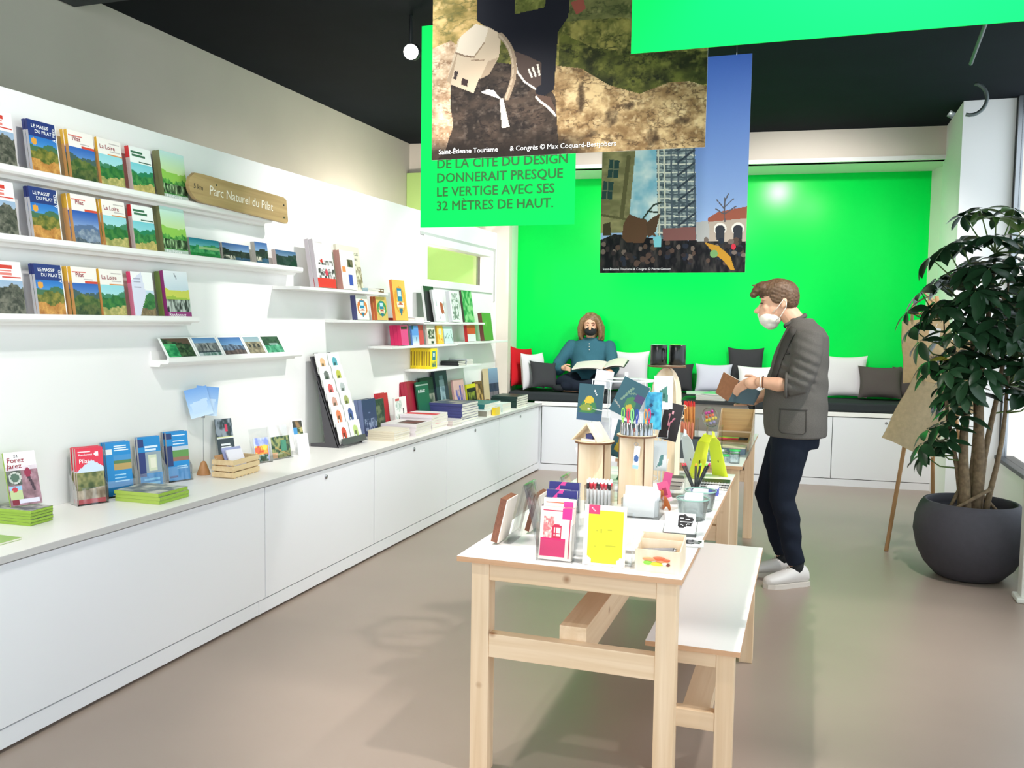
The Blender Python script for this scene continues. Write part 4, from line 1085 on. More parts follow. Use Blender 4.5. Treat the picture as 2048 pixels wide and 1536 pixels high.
def mapc(kind):
    c = Cv(24, 50, (20, 140, 206))
    if kind == 'red':
        c = Cv(24, 50, (226, 48, 74)); c.poly([(0, .42), (.55, .22), (1, .36), (1, 1), (0, 1)], (206, 222, 236)); c.tex((c.Y > .44) & c.pm([(0, .42), (.55, .22), (1, .36), (1, 1), (0, 1)]), (60, 78, 36), (150, 146, 90), 6, 9, 3); c.tex(c.below(.74, .03, 3, 5), (140, 120, 96), (226, 206, 180), 6, 6, 4); c.rect(0, .93, 1, 1, (214, 90, 96))
        c.ell(.76, .12, .09, .045, (250, 230, 232)); c.bars(.08, .6, (.07, ), .012, (250, 220, 224), 1)
    elif kind == 'blue1':
        c.rect(.28, .24, 1, .40, (70, 150, 206)); c.put((c.X > .28) & (c.Y > .38) & (c.Y < .53), (190, 160, 96)); c.put((c.X > .28) & (c.Y > .33) & (c.Y < .40), (90, 130, 80)); c.rect(0, .12, .27, .22, (236, 240, 240)); c.bars(.33, .95, (.06, .10, .15), .02, (230, 242, 250), 2); c.bars(.3, .9, (.60, .66, .72), .02, (170, 220, 244), 3); c.poly([(.1, 1), (1, .86), (1, 1)], (236, 240, 240))
    elif kind == 'blue2':
        c.rect(0, .30, .28, .78, (36, 56, 120)); c.rect(.28, .30, 1, .72, (150, 166, 176)); c.rect(.42, .36, .80, .68, (214, 220, 190)); c.rect(.48, .42, .74, .62, (234, 232, 210)); c.rect(0, .05, .25, .2, (40, 60, 120)); c.bars(.3, .9, (.18, .24), .03, (224, 240, 250), 4); c.bars(.15, .9, (.82, .9), .03, (120, 200, 240), 5)
    else:
        c.rect(0, .28, .26, .70, (36, 56, 110)); c.rect(.26, .30, 1, .44, (190, 206, 220)); c.put((c.X > .26) & (c.Y > .38) & (c.Y < .60), (96, 150, 76)); c.put((c.X > .26) & (c.Y > .52) & (c.Y < .60), (150, 110, 90)); c.rect(0, .03, .26, .14, (40, 60, 110)); c.bars(.3, .95, (.06, .18, .24), .025, (230, 242, 250), 6); c.bars(.4, .95, (.70, .74), .015, (180, 224, 246), 7); c.rect(.05, .9, .4, .93, (30, 60, 130))
    return c
def brochures(kind, texts, x, y, rz, n, what, where, hold=True, spine=(206, 186, 180)):
    d = D('map_' + kind, 0.115, 0.24, 0.009, mapc(kind), spine, (214, 206, 200), texts)
    nx, ny = math.sin(rz), -math.cos(rz)
    facing(d, x, y, CZ + 0.004, n, 0.13, what, where, rz=rz, gap=0.0012, cat='brochure', name='brochure')
    if hold:
        dep = n * 0.0104 + 0.004
        holder('clear acrylic dispenser of ' + hold, (x - nx * dep + nx * 0.004, y - ny * dep + ny * 0.004, CZ), rz, 0.133, dep + 0.006, 0.20, 0.075, 0.131)
brochures('red', (('Randonnez', .10, .86, .013, 'text_white', .0002, 0), ('Pilat', .10, .73, .026, 'text_white', .0003, 0)), -2.915, 2.985, FC, 6, 'red map folder', 'in the leftmost dispenser', 'red map folders left of the blue ones')
brochures('blue1', (), -2.925, 3.165, FC + .05, 5, 'blue map folder with a golden field', 'in the second dispenser', 'blue map folders with a golden field', (120, 150, 176))
brochures('blue2', (), -2.935, 3.375, FC + .1, 3, 'blue map folder with a pale plan', 'in the third dispenser', 'blue map folders with a pale plan', (206, 206, 206))
brochures('blue3', (), -2.94, 3.575, FC + .05, 5, 'blue map folder with green fields', 'rightmost of the four dispensers', 'blue map folders beside the clip stand', (170, 170, 172))
dG2 = D('lime_album', 0.195, 0.235, 0.0155, cover(20, 24, (150, 160, 150), [('n', 0, 0, 1, 1, (110, 120, 120), (206, 206, 190), 6, 6)], 5), (170, 196, 84), (140, 160, 90)); dG2.pagem = 'lime_edge'
pile(dG2, 3, -2.648, 3.178, CZ, PI / 2, 'olive green album lying flat', 'in front of the blue map folders', seed=5, jit=0.003)

# clip stand with blue cards
M['cork'] = mat_wood('beech_cone', (186, 132, 84), (206, 152, 104), 2, knots=False)
r = thing('clip_stand', 'wooden cone clip stand beside the blue map folders', 'clip stand', (-2.955, 3.772, CZ))
MB().lathe([(0, 0), (0.034, 0), (0.035, 0.004), (0.014, 0.062), (0.008, 0.070), (0, 0.072)], 24).build('base', 'cork', r, True)
MB().cyl((0, 0, 0.07), (0, 0, 0.30), 0.0016, n=8).build('rod', 'metal', r)
MB().box(-0.008, 0.008, -0.004, 0.004, 0.295, 0.325).build('clip', 'metal', r)
cc = cover(20, 24, (150, 190, 232), [('g', 0, 1, (110, 160, 220), (206, 228, 244)), ('p', [(.1, .5), (.9, .4), (.8, .8), (.2, .9)], (190, 216, 240))])
dK = D('sky_card', 0.115, 0.15, 0.002, cc, (150, 190, 232))
book(dK, (-2.955 + .006, 3.772 - 0.012, CZ + 0.305), FC - .25, 0.1, 'pale blue card tilted left in the clip stand', None, 'card', 'postcard', roll=-0.22)
book(dK, (-2.955 + .009, 3.772 + 0.008, CZ + 0.308), FC - .25, 0.1, 'pale blue card tilted right in the clip stand', None, 'card', 'postcard', roll=0.12)
# tall dark leaflet
cc = cover(20, 50, (52, 66, 72), [('n', 0, 0, 1, .36, (40, 56, 60), (150, 160, 170), 6, 8), ('r', .55, .12, .72, .26, (214, 60, 90)), ('r', 0, .36, 1, .39, (230, 232, 170)), ('r', 0, .39, 1, .40, (230, 236, 236)), ('r', .2, .50, .75, .53, (236, 240, 240)), ('r', .22, .56, .78, .60, (236, 240, 240)), ('r', .35, .64, .68, .68, (236, 240, 240)), ('n', 0, .72, 1, 1, (130, 140, 140), (200, 206, 206), 6, 6), ('r', .55, .72, .75, 1, (44, 66, 76)), ('r', .22, .82, .42, .98, (206, 70, 70))], 4)
book(D('tall_leaflet', 0.105, 0.27, 0.004, cc, (70, 84, 90)), (-2.955, 3.985, CZ), FC + .1, 0.2, 'tall dark leaflet leaning on the wall behind the crate', None, 'leaflet', 'leaflet')
# slatted crate with cards
r = thing('wooden_crate', 'small slatted wooden crate filled with cards', 'crate', (-2.735, 3.722, CZ), (0, 0, PI / 2 + 0.06))
W_, D_ = 0.245, 0.125
M['crate'] = mat_wood('poplar_slats', (214, 184, 136), (234, 208, 164), 0, knots=False)
for k in range(3):
    z0 = 0.006 + k * 0.031
    MB().box(0, W_, 0, 0.006, z0, z0 + 0.025).build('slat', 'crate', r); MB().box(0, W_, D_ - 0.006, D_, z0, z0 + 0.025).build('slat', 'crate', r)
    MB().box(0.0, 0.006, 0.006, D_ - .006, z0, z0 + 0.025).build('slat', 'crate', r); MB().box(W_ - .006, W_, 0.006, D_ - .006, z0, z0 + 0.025).build('slat', 'crate', r)
for k in range(7):
    MB().box(0.012 + k * 0.0345, 0.026 + k * 0.0345, 0.003, D_ - .003, 0.0, 0.006).build('base_slat', 'crate', r)
for (x, y) in ((0.010, 0.010), (W_ - .010, 0.010), (0.010, D_ - .010), (W_ - .010, D_ - .010)):
    MB().box(x - .004, x + .004, y - .004, y + .004, 0.006, 0.092).build('corner_post', 'crate', r)
env = D('white_card', 0.10, 0.11, 0.008, cover(14, 14, (240, 238, 246), [('l', (.6, .75), (.72, .6), .05, (60, 60, 80))]), (220, 220, 232))
env2 = D('lilac_card', 0.12, 0.115, 0.006, (170, 176, 214), (150, 156, 200))
env3 = D('kraft_card', 0.10, 0.09, 0.004, (196, 146, 96), (186, 136, 90))
book(env, (-2.775, 3.835, CZ + 0.03), FC + .15, 0.5, 'white card pack at the front of the slatted crate', None, 'card', 'card_pack')
book(env2, (-2.80, 3.845, CZ + 0.034), FC + .15, 0.48, 'lilac card pack behind the white one in the crate', None, 'card', 'card_pack')
book(env3, (-2.835, 3.79, CZ + 0.022), FC + .4, 0.3, 'kraft card at the left end of the crate', None, 'card', 'card_pack')
# postcards in clear holders
def postcards(key, cv, w, h, x, y, rz, lab, hw, hh):
    d = D(key, w, h, 0.004, cv, (226, 226, 224), (230, 230, 228), gloss=True)
    book(d, (x, y, CZ + 0.006), rz, 0.16, lab, None, 'postcard', 'postcard')
    nx, ny = math.sin(rz), -math.cos(rz)
    holder('clear acrylic stand behind the ' + lab.split(' in ')[0].replace('postcard ', ''), (x - nx * 0.016, y - ny * 0.016, CZ), rz, hw, 0.026, hh, 0.035, 0.16)
cv = cover(24, 30, (170, 180, 226), [('n', 0, .0, 1, .4, (140, 156, 220), (206, 214, 240), 5, 5), ('n', .05, .35, .95, .75, (214, 90, 60), (240, 206, 90), 7, 7), ('e', .2, .5, .16, .12, (226, 110, 80)), ('e', .72, .42, .14, .12, (244, 214, 90)), ('n', .1, .70, .9, 1, (60, 90, 70), (206, 220, 226), 7, 7)], 6)
postcards('flowers', cv, 0.10, 0.135, -2.90, 4.215, FC + .1, 'postcard of bright flowers in a clear stand', 0.125, 0.19)
cv = cover(30, 26, (60, 90, 60), [('n', 0, 0, 1, 1, (36, 66, 46), (150, 156, 96), 8, 6), ('l', (.2, .5), (.9, .9), .06, (170, 150, 90)), ('n', .5, .2, .8, .7, (40, 110, 96), (70, 140, 110), 4, 4), ('r', 0, .75, .25, 1, (214, 170, 130))], 7)
postcards('woods', cv, 0.145, 0.125, -2.885, 4.385, FC + .2, 'postcard of green woodland in a clear stand', 0.16, 0.19)
cv = cover(14, 40, (246, 246, 244), [('n', .1, .05, .9, .25, (60, 60, 50), (150, 120, 80), 4, 4), ('r', .1, .26, .45, .46, (70, 150, 206)), ('n', .45, .26, .9, .95, (70, 84, 40), (190, 180, 120), 4, 14), ('r', .1, .48, .42, .95, (236, 236, 236))], 8)
book(D('narrow_card', 0.085, 0.205, 0.004, cv, (236, 236, 236)), (-2.915, 4.635, CZ), FC + .1, 0.22, 'tall narrow bookmark card left of the card rack', None, 'card', 'bookmark_card')
book(D('blank_card', 0.085, 0.125, 0.004, cover(10, 16, (246, 245, 247), [('l', (.3, .4), (.7, .5), .04, (230, 226, 236))]), (240, 240, 242)), (-2.855, 4.575, CZ), FC + .1, 0.2, 'blank white card in front of the narrow bookmark card', None, 'card', 'card')

# leaning card rack, two columns of cards
r = thing('card_rack', 'dark grey leaning rack with two columns of art cards', 'card rack', (-2.80, 4.885, CZ), (0, 0, PI / 2))
RW, RH, RL = 0.31, 0.60, 0.34      # lean from vertical
M['rack'] = mat('dark_grey_powder_coat', (78, 76, 80), 0.5)
sl_ = math.sin(RL); cl_ = math.cos(RL)
T = Matrix.Translation((0, 0, 0.012)) @ Matrix.Rotation(-RL, 4, 'X')
MB().box(0, RW, 0.006, 0.012, 0, RH, T).build('back_board', 'rack', r)
for sx in (0.0, RW - 0.004):
    MB().prism([(0, 0), (0.0 + 0.012, 0.0), (0.205, 0.0), (0.205, 0.02), (0.10, 0.03), (0.16, 0.44), (0.06, 0.18)], (sx, 0, 0), (0, 1, 0), (0, 0, 1), (0.004, 0, 0)).build('side_support', 'rack', r)
MB().box(0, RW, -0.030, 0.006, -0.004, 0.004, T).build('foot_tray', 'rack', r)
MB().box(0, RW, -0.034, -0.030, -0.004, 0.038, T).build('tray_lip', 'rack', r)
for k in range(1, 6):
    MB().box(0.004, RW - .004, -0.011, 0.006, 0.088 * k + 0.029, 0.088 * k + 0.032, T).build('rail', 'rack', r)
for sx in (0.06, 0.22): MB().box(sx, sx + 0.03, 0.0, 0.014, RH, RH + 0.02, T).build('peg', 'rack', r)
hues = [(240, 190, 150), (96, 170, 190), (120, 116, 120), (200, 196, 90), (226, 100, 110), (190, 190, 196), (214, 160, 150), (170, 170, 110), (232, 130, 96), (84, 92, 160), (206, 70, 60), (190, 206, 130)]
hn = ['peach', 'teal', 'grey', 'olive yellow', 'pink red', 'pale grey', 'dusty rose', 'olive green', 'orange', 'indigo', 'red', 'light green']
rowsn = ['top', 'second', 'third', 'fourth', 'fifth', 'lowest']
for i in range(12):
    row, colm = divmod(i, 2)
    cv = cover(22, 22, (250, 249, 247), [('r', .3, .45, .72, .80, hues[i]), ('e', .51, .46, .21, .24, hues[i]), ('e', .50, .62, .11, .14, tuple(int(v * .55) for v in hues[i])), ('r', .42, .68, .50, .82, (250, 250, 248))])
    d = D('arch_%d' % i, 0.142, 0.135, 0.005, cv, (236, 234, 230))
    k = 5 - row
    lp = T @ Vector((0.078 + colm * 0.152, -0.011, 0.088 * k + 0.0335 if k else 0.006))
    wp = r.matrix_basis @ lp
    book(d, wp, PI / 2, RL - 0.10, 'white art card with a %s arch, %s row of the card rack' % (hn[i], rowsn[row]), None, 'card', 'art_card')

# standing books on the counter, from left to right
nb = D('night_blue', 0.20, 0.255, 0.03, cover(22, 28, (52, 62, 104), [('n', .1, .55, .95, .85, (52, 62, 104), (150, 160, 190), 12, 12), ('l', (.3, .4), (.6, .36), .02, (110, 120, 160))], 3), (120, 134, 176), (52, 62, 104))
facing(nb, -2.90, 5.52, CZ, 2, 0.12, 'dark blue book with pale drawing', 'right of the card rack')
nb = D('moss', 0.165, 0.24, 0.02, cover(18, 26, (46, 66, 52), [('n', .1, .1, .9, .95, (36, 54, 44), (110, 120, 90), 6, 8)], 4), (40, 60, 46))
facing(nb, -2.925, 5.715, CZ, 1, 0.12, 'dark green book with plants', 'beside the dark blue book')
nb = D('scarlet', 0.12, 0.27, 0.024, (190, 40, 52), (200, 40, 54))
facing(nb, -2.955, 5.875, CZ, 2, 0.14, 'narrow scarlet book', 'behind the dark green one')
nb = D('figures', 0.20, 0.235, 0.012, cover(24, 28, (238, 238, 234), [('e', .3, .82, .18, .16, (70, 76, 78)), ('e', .72, .80, .24, .22, (60, 66, 70)), ('r', .66, .35, .76, .7, (60, 66, 70)), ('n', .1, .1, .6, .7, (238, 238, 234), (170, 190, 180), 10, 12), ('r', .1, .05, .4, .09, (206, 90, 90))], 5), (226, 226, 222))
facing(nb, -2.89, 5.99, CZ, 1, 0.1, 'white book with dark seated figures', 'right of the scarlet books')
nb = D('wine', 0.18, 0.33, 0.028, (150, 28, 52), (168, 30, 58), (168, 30, 58))
facing(nb, -2.93, 6.33, CZ, 3, 0.16, 'tall wine-red book', 'left of the green album')
nb = D('biennale', 0.235, 0.325, 0.012, cover(22, 30, (30, 92, 68), [('r', 0, .08, 1, .095, (190, 206, 196))]), (24, 80, 58), None, (('BI EN RT', .12, .73, .034, 'text_white', 0.0003, 0),))
facing(nb, -2.90, 6.46, CZ, 1, 0.16, 'large green album with a white title', 'in front of the wine-red books')
nb = D('darkolive', 0.26, 0.345, 0.02, cover(22, 30, (44, 66, 56), [('n', .3, .4, 1, 1, (60, 74, 66), (150, 150, 136), 5, 5), ('r', 0, 0, 1, .08, (30, 52, 40))], 4), (36, 56, 44))
facing(nb, -2.955, 6.66, CZ, 1, 0.13, 'dark olive album', 'behind the large green album')
nb = D('castle', 0.26, 0.385, 0.03, cover(20, 30, (44, 62, 72), [('r', .35, .1, .65, 1, (110, 134, 144)), ('n', .3, .2, .7, .95, (80, 104, 116), (150, 170, 180), 4, 8)], 6), (40, 56, 66), (40, 56, 66))
facing(nb, -2.935, 6.93, CZ, 1, 0.15, 'tallest slate blue album', 'standing behind the purple stack')
nb = D('pinkblue', 0.25, 0.30, 0.02, cover(22, 26, (226, 180, 172), [('n', .2, .3, .5, 1, (226, 180, 172), (80, 84, 180), 5, 5), ('n', .55, .2, .9, 1, (226, 170, 166), (70, 76, 176), 5, 5), ('r', .1, .88, .6, 1, (84, 84, 176))], 7), (210, 160, 156))
facing(nb, -2.90, 7.22, CZ, 1, 0.16, 'pink and violet illustrated book', 'right of the tallest slate blue album')
nb = D('blackyellow', 0.22, 0.24, 0.018, cover(18, 20, (36, 40, 30), [('r', 0, 0, 1, .16, (222, 214, 40)), ('n', .1, .3, .9, .6, (36, 40, 30), (150, 160, 60), 5, 5), ('p', [(.2, .75), (1, .7), (.9, 1), (.1, 1)], (206, 214, 60)), ('r', .7, .75, 1, 1, (150, 196, 226))], 8), (206, 200, 40), (36, 40, 30))
facing(nb, -2.90, 7.50, CZ, 1, 0.14, 'black book with a yellow top band', 'right of the pink and violet one')
nb = D('brownold', 0.20, 0.25, 0.025, cover(16, 20, (122, 92, 54), [('n', .1, .1, .9, .9, (80, 60, 36), (200, 160, 96), 5, 5)], 9), (66, 60, 40))
facing(nb, -2.915, 7.74, CZ, 1, 0.16, 'brown book with old engravings', 'left of the tan-spined book')
nb = D('mountain', 0.27, 0.35, 0.06, cover(20, 26, (120, 146, 180), [('g', 0, .45, (140, 170, 200), (110, 130, 160)), ('n', 0, .42, 1, .65, (36, 46, 70), (60, 70, 96), 5, 4), ('n', 0, .65, 1, 1, (70, 66, 76), (130, 120, 130), 5, 4)], 10), cover(6, 26, (206, 190, 150), [('e', .5, .86, .3, .03, (120, 90, 60))]), (206, 190, 150))
facing(nb, -2.93, 8.17, CZ, 1, 0.1, 'thick tan-spined book with a blue mountain cover', 'near the corner')
# flat piles towards the counter front
nb = D('creambook', 0.24, 0.20, 0.013, (236, 226, 206), (226, 214, 190), (226, 214, 190))
pile(nb, 5, -2.615, 5.42, CZ, PI / 2, 'cream paperback lying flat', 'right of the card rack foot', seed=11)
nb = D('whitebook', 0.30, 0.27, 0.020, cover(24, 22, (240, 234, 234), [('n', .2, .3, .9, .9, (120, 60, 50), (60, 40, 40), 4, 4)], 4), (230, 220, 222), (236, 230, 230))
pile(nb, 4, -2.60, 5.74, CZ, PI / 2 + .05, 'white album lying flat', 'right of the cream pile', seed=12)
nb = D('whitered2', 0.30, 0.26, 0.022, cover(24, 22, (240, 232, 234), [('r', .2, 0, .55, 1, (226, 50, 60))], 4), cover(24, 3, (236, 226, 230), []), (238, 230, 232))
pile(nb, 5, -2.625, 6.09, CZ, PI / 2, 'flat white album with red band', 'left of the purple pile', seed=13)
nb = D('greybook', 0.2, 0.24, 0.014, (214, 206, 206), (200, 186, 182), (206, 200, 200))
pile(nb, 3, -2.59, 6.345, CZ, PI / 2, 'grey-edged paperback lying flat', 'before the purple pile', seed=14)
nb = D('purple', 0.34, 0.30, 0.0205, cover(20, 18, (120, 124, 130), [('n', 0, 0, 1, 1, (84, 90, 110), (180, 176, 160), 4, 4)], 5), (70, 72, 130), (84, 86, 142))
pile(nb, 7, -2.63, 6.72, CZ, PI / 2 - .03, 'thick purple-backed album lying flat', 'in the tallest counter pile', seed=15)
nb = D('whitethick', 0.38, 0.24, 0.045, (236, 238, 236), (140, 134, 120), (236, 238, 236))
pile(nb, 1, -2.60, 7.22, CZ, PI / 2, 'thick white box book', 'right of the purple pile')
nb = D('teal', 0.42, 0.22, 0.022, (50, 132, 132), (40, 110, 112), (230, 234, 232))
pile(nb, 2, -2.665, 7.36, CZ + 0.0465, PI / 2, 'teal-topped book lying flat', 'on the thick white box book', seed=16)
nb = D('yellowsmall', 0.11, 0.07, 0.035, (244, 214, 60), (240, 206, 40), (240, 206, 40))
book(nb, (-2.560, 7.20, CZ + 0.0005), PI / 2, 0.0, 'small yellow box leaning on the thick white box book', None, 'box', 'small_box')
nb = D('mintbook', 0.24, 0.20, 0.036, (226, 236, 232), (206, 222, 214), (226, 236, 232))
pile(nb, 2, -2.60, 7.56, CZ, PI / 2 , 'pale mint paperback lying flat', 'left of the dark green pile', seed=17)
nb = D('bottle', 0.34, 0.26, 0.021, (30, 62, 58), (24, 52, 50), (28, 58, 56))
pile(nb, 5, -2.60, 8.02, CZ, PI / 2, 'dark green hardback lying flat', 'at the far end of the counter', seed=18)
# ------------------------------------------------------------------ pine tables and bench
def trestle(name, label, cat, x0, x1, y0, y1, z, leg=0.062, inset=0.03, beam_z=0.40, apron=0.06, far_inset=0.03):
    r = thing(name, label, cat)
    t = 0.018
    MB().box(x0, x1, y0, y1, z - t, z - 0.0012).build('top_board', 'ply_edge', r)
    MB().box(x0 + .0005, x1 - .0005, y0 + .0005, y1 - .0005, z - 0.0012, z).build('laminate', 'table_white', r)
    lx0 = x0 + 0.042; lx1 = x1 - 0.018
    ys = (y0 + inset - 0.005, y1 - far_inset - leg)
    for y in ys:
        for x in (lx0, lx1 - leg):
            MB().box(x, x + leg, y, y + leg, 0, z - t).build('leg', 'pine_z', r, bevel=0.002)
        MB().box(lx0 + leg, lx1 - leg, y + .002, y + 0.045, z - t - apron, z - t - .0005).build('apron', 'pine_x', r, bevel=0.002)
        MB().box(lx0 + leg, lx1 - leg, y + .003, y + 0.045, beam_z, beam_z + 0.078 if z > .6 else beam_z + 0.062).build('crossbeam', 'pine_x', r, bevel=0.002)
    xc = (lx0 + lx1) / 2
    MB().box(xc - 0.045, xc + 0.045, ys[0] + 0.046, ys[1] - .001, beam_z + 0.012, beam_z + 0.078 + (0.044 if z > .6 else -.02)).build('stretcher', 'pine_y', r, bevel=0.002)
    return r
TZ = 0.735
trestle('display_table', 'near white-topped pine table covered with souvenirs', 'table', -1.068, -0.338, 2.625, 4.61, TZ)
trestle('display_table', 'far white-topped pine table behind the yellow carrier', 'table', -1.06, -0.325, 4.885, 6.42, TZ)
trestle('pine_bench', 'low white-topped pine bench beside the near table', 'bench', -0.480, -0.175, 2.835, 4.24, 0.458, 0.058, 0.02, 0.175, 0.05, 0.22)

# ------------------------------------------------------------------ souvenirs on the near table
def flat(name, cat, label, d, loc, rz, lean, roll=0.0): return book(d, loc, rz, lean, label, None, cat, name, roll=roll)
M['brown_card'] = mat('brown_board_edges', (132, 84, 62), 0.7, var=0.2, vscale=90)
M['cream_card'] = mat('cream_board', (244, 232, 218), 0.7)
def leaning_slabs(label, x, y, ang, n, h, dep):
    for k in range(n):
        r = thing('notebook', label + ', %s from the left' % (ORD[k] if k else 'first'), 'notebook', (x, y, TZ + 0.006), (0, ang, 0), label)
        x0 = -0.030 + k * 0.0062
        MB().box(x0, x0 + 0.0048, 0, dep, 0, h).build('page_block', 'brown_card', r)
        MB().box(x0 + .0049, x0 + (.0060 if k < n - 1 else .0085), 0, dep, 0, h).build('cover_board', 'brown_card' if k < n - 1 else 'cream_card', r)
leaning_slabs('brown-edged notebook leaning at the near table corner', -0.985, 2.80, 0.22, 4, 0.155, 0.11)
leaning_slabs('brown-edged notebook leaning between the clear easels', -0.925, 2.99, 0.26, 3, 0.14, 0.11)
leaning_slabs('small brown-edged notebook leaning behind the clear easels', -0.86, 3.19, 0.26, 3, 0.12, 0.10)
def aframe(label, x, y, w, h, dep):
    r = thing('clear_easel', label, 'display stand', (x, y, TZ))
    t = 0.004
    MB().prism([(-w, 0), (-w + 2 * t, 0), (t * 1.2, h), (-t * 1.2, h)], (0, 0, 0), (1, 0, 0), (0, 0, 1), (0, dep, 0)).build('panel', 'clear', r)
    MB().prism([(w, 0), (t * 1.2, h - .002), (-t * .8, h - .002), (w - 2 * t, 0)], (0, 0, 0), (1, 0, 0), (0, 0, 1), (0, dep, 0)).build('panel', 'clear', r)
    MB().prism([(-w - .02, 0), (-w, 0), (-w, .03), (-w - .003, .03), (-w - .003, .003), (-w - .02, .003)], (0, 0, 0), (1, 0, 0), (0, 0, 1), (0, dep, 0)).build('lip', 'clear', r)
aframe('clear acrylic easel beside the leaning notebooks', -0.905, 2.83, 0.055, 0.21, 0.12)
aframe('clear acrylic easel behind the first one', -0.845, 3.08, 0.055, 0.20, 0.12)

# stepped card dispenser
pink = cover(30, 48, (252, 240, 224), [('r', .06, .05, .92, .065, (206, 30, 80)), ('r', .90, .05, .92, .95, (206, 30, 80)), ('n', .10, .16, .42, .60, (252, 220, 206), (232, 120, 120), 14, 22), ('r', .38, .36, .66, .58, (206, 24, 70)), ('e', .52, .36, .14, .05, (206, 24, 70)), ('r', .42, .38, .47, .47, (252, 240, 224)), ('r', .50, .37, .55, .47, (252, 240, 224)), ('r', .58, .38, .63, .47, (252, 240, 224)), ('r', .42, .51, .47, .54, (252, 240, 224)), ('r', .50, .51, .55, .54, (252, 240, 224)), ('r', .58, .51, .63, .54, (252, 240, 224)), ('r', .04, .58, .80, .94, (226, 20, 104)), ('r', .66, .0, .96, .2, (240, 40, 140))], 5)
orange = cover(30, 48, (252, 244, 234), [('r', .08, .06, .8, .075, (226, 110, 70)), ('r', .2, .22, .34, .34, (226, 100, 50)), ('r', .62, .04, .94, .28, (246, 64, 160))])
purple = cover(34, 48, (42, 40, 120), [('p', [(0, .30), (.42, 0), (.58, 0), (0, .48)], (250, 60, 150)), ('r', .22, .18, .25, .6, (226, 226, 236)), ('r', .36, .14, .74, .165, (226, 226, 236)), ('r', .72, .14, .745, .5, (226, 226, 236)), ('e', .5, .22, .16, .13, (230, 228, 220)), ('r', .34, .07, .66, .15, (42, 40, 120)), ('r', .47, .2, .53, .28, (60, 56, 60))])
CW, CH = 0.108, 0.165
dP = D('lin_pink', CW, CH, 0.005, pink, (244, 220, 206)); dO = D('lin_orange', CW, CH, 0.005, orange, (244, 226, 214)); dPu = D('lin_purple', CW, CH, 0.005, purple, (120, 116, 170), (220, 216, 220))
tiers = [(dP, -0.752, 'pink and cream card of a building', 4), (dO, -0.768, 'cream card with an orange square', 3), (dPu, -0.785, 'navy card with pink ribbon', 3), (dPu, -0.800, 'navy card with pink ribbon', 3)]
r = thing('card_dispenser', 'clear stepped card dispenser with pink and navy cards', 'holder', (-0.775, 2.665, TZ))
for k in range(4):
    yk = 0.0 + k * 0.086; zk = 0.002 + k * 0.012; xk = (0.023, 0.007, -0.010, -0.025)[k]
    b = MB(); b.box(xk - .06, xk + .06, yk, yk + 0.003, 0, zk + 0.07); b.build('front_lip', 'clear', r)
    b = MB(); b.prism([(0, 0), (0.003, 0), (0.003 + .030, 0.165), (.030, 0.165)], (xk - .06, yk + 0.034, zk), (0, 1, 0), (0, 0, 1), (0.12, 0, 0)); b.build('back_panel', 'clear', r)
    for sx in (xk - .0605, xk + .0585): MB().box(sx, sx + 0.002, yk + .003, yk + 0.036, 0, zk + 0.12).build('side_panel', 'clear', r)
for k, (d, x, lab, n) in enumerate(tiers):
    w = ('in the front tier', 'in the second tier', 'in the third tier', 'in the rearmost tier')[k]
    facing(d, x, 2.6745 + k * 0.086, TZ + 0.004 + k * 0.012, n, 0.18, lab, w + ' of dispenser', rz=0.0, gap=0.001, cat='card', name='greeting_card')
# yellow card on a backing
yc = cover(30, 46, (248, 238, 224), [('r', .10, .08, .92, .90, (222, 220, 34)), ('p', [(.10, .90), (.20, .90), (.10, .84)], (248, 238, 224)), ('p', [(.92, .90), (.80, .90), (.92, .84)], (248, 238, 224)), ('r', .20, .90, .80, .96, (222, 220, 34)), ('r', .10, .0, .36, .16, (240, 60, 110)), ('l', (.18, .05), (.28, .11), .03, (250, 200, 214)),
     ('l', (.3, .40), (.34, .46), .015, (196, 192, 30)), ('l', (.42, .40), (.42, .46), .015, (196, 192, 30)), ('l', (.56, .40), (.66, .40), .015, (196, 192, 30)), ('l', (.56, .46), (.66, .46), .015, (196, 192, 30)), ('l', (.4, .56), (.56, .56), .015, (196, 192, 30)), ('l', (.28, .68), (.75, .66), .018, (196, 192, 30))])
flat('greeting_card', 'card', 'large yellow card standing at the front table edge', D('yellow_card', 0.135, 0.19, 0.006, yc, (244, 232, 214)), (-0.592, 2.676, TZ), 0.03, 0.14)
holder('clear acrylic stand behind the large yellow card', (-0.585, 2.735, TZ), 0.03, 0.15, 0.03, 0.16, 0.02, 0.14, 'card_stand')

# little plywood box with coloured erasers
r = thing('plywood_box', 'small plywood box with a coloured window at the near table corner', 'box', (-0.49, 2.668, TZ))
w, dd_ = 0.138, 0.13
MB().box(0, w, 0, 0.004, 0, 0.070).build('front_panel', 'ply', r)
MB().box(0, w, dd_, dd_ + .004, 0, 0.095).build('back_panel', 'ply', r)
for sx in (0, w - .004): MB().prism([(0.004, 0), (dd_, 0), (dd_, 0.09), (0.004, 0.066)], (sx, 0, 0), (0, 1, 0), (0, 0, 1), (.004, 0, 0)).build('side_panel', 'ply', r)
MB().box(.004, w - .004, .004, dd_, 0, 0.004).build('base', 'ply', r)
MB().box(.004, w - .004, dd_ - .05, dd_ - .046, 0.004, 0.085).build('divider', 'ply', r)
rng = random.Random(3)
cols = [(232, 110, 70), (250, 160, 110), (150, 226, 80), (230, 226, 60), (236, 236, 226), (120, 60, 40)]
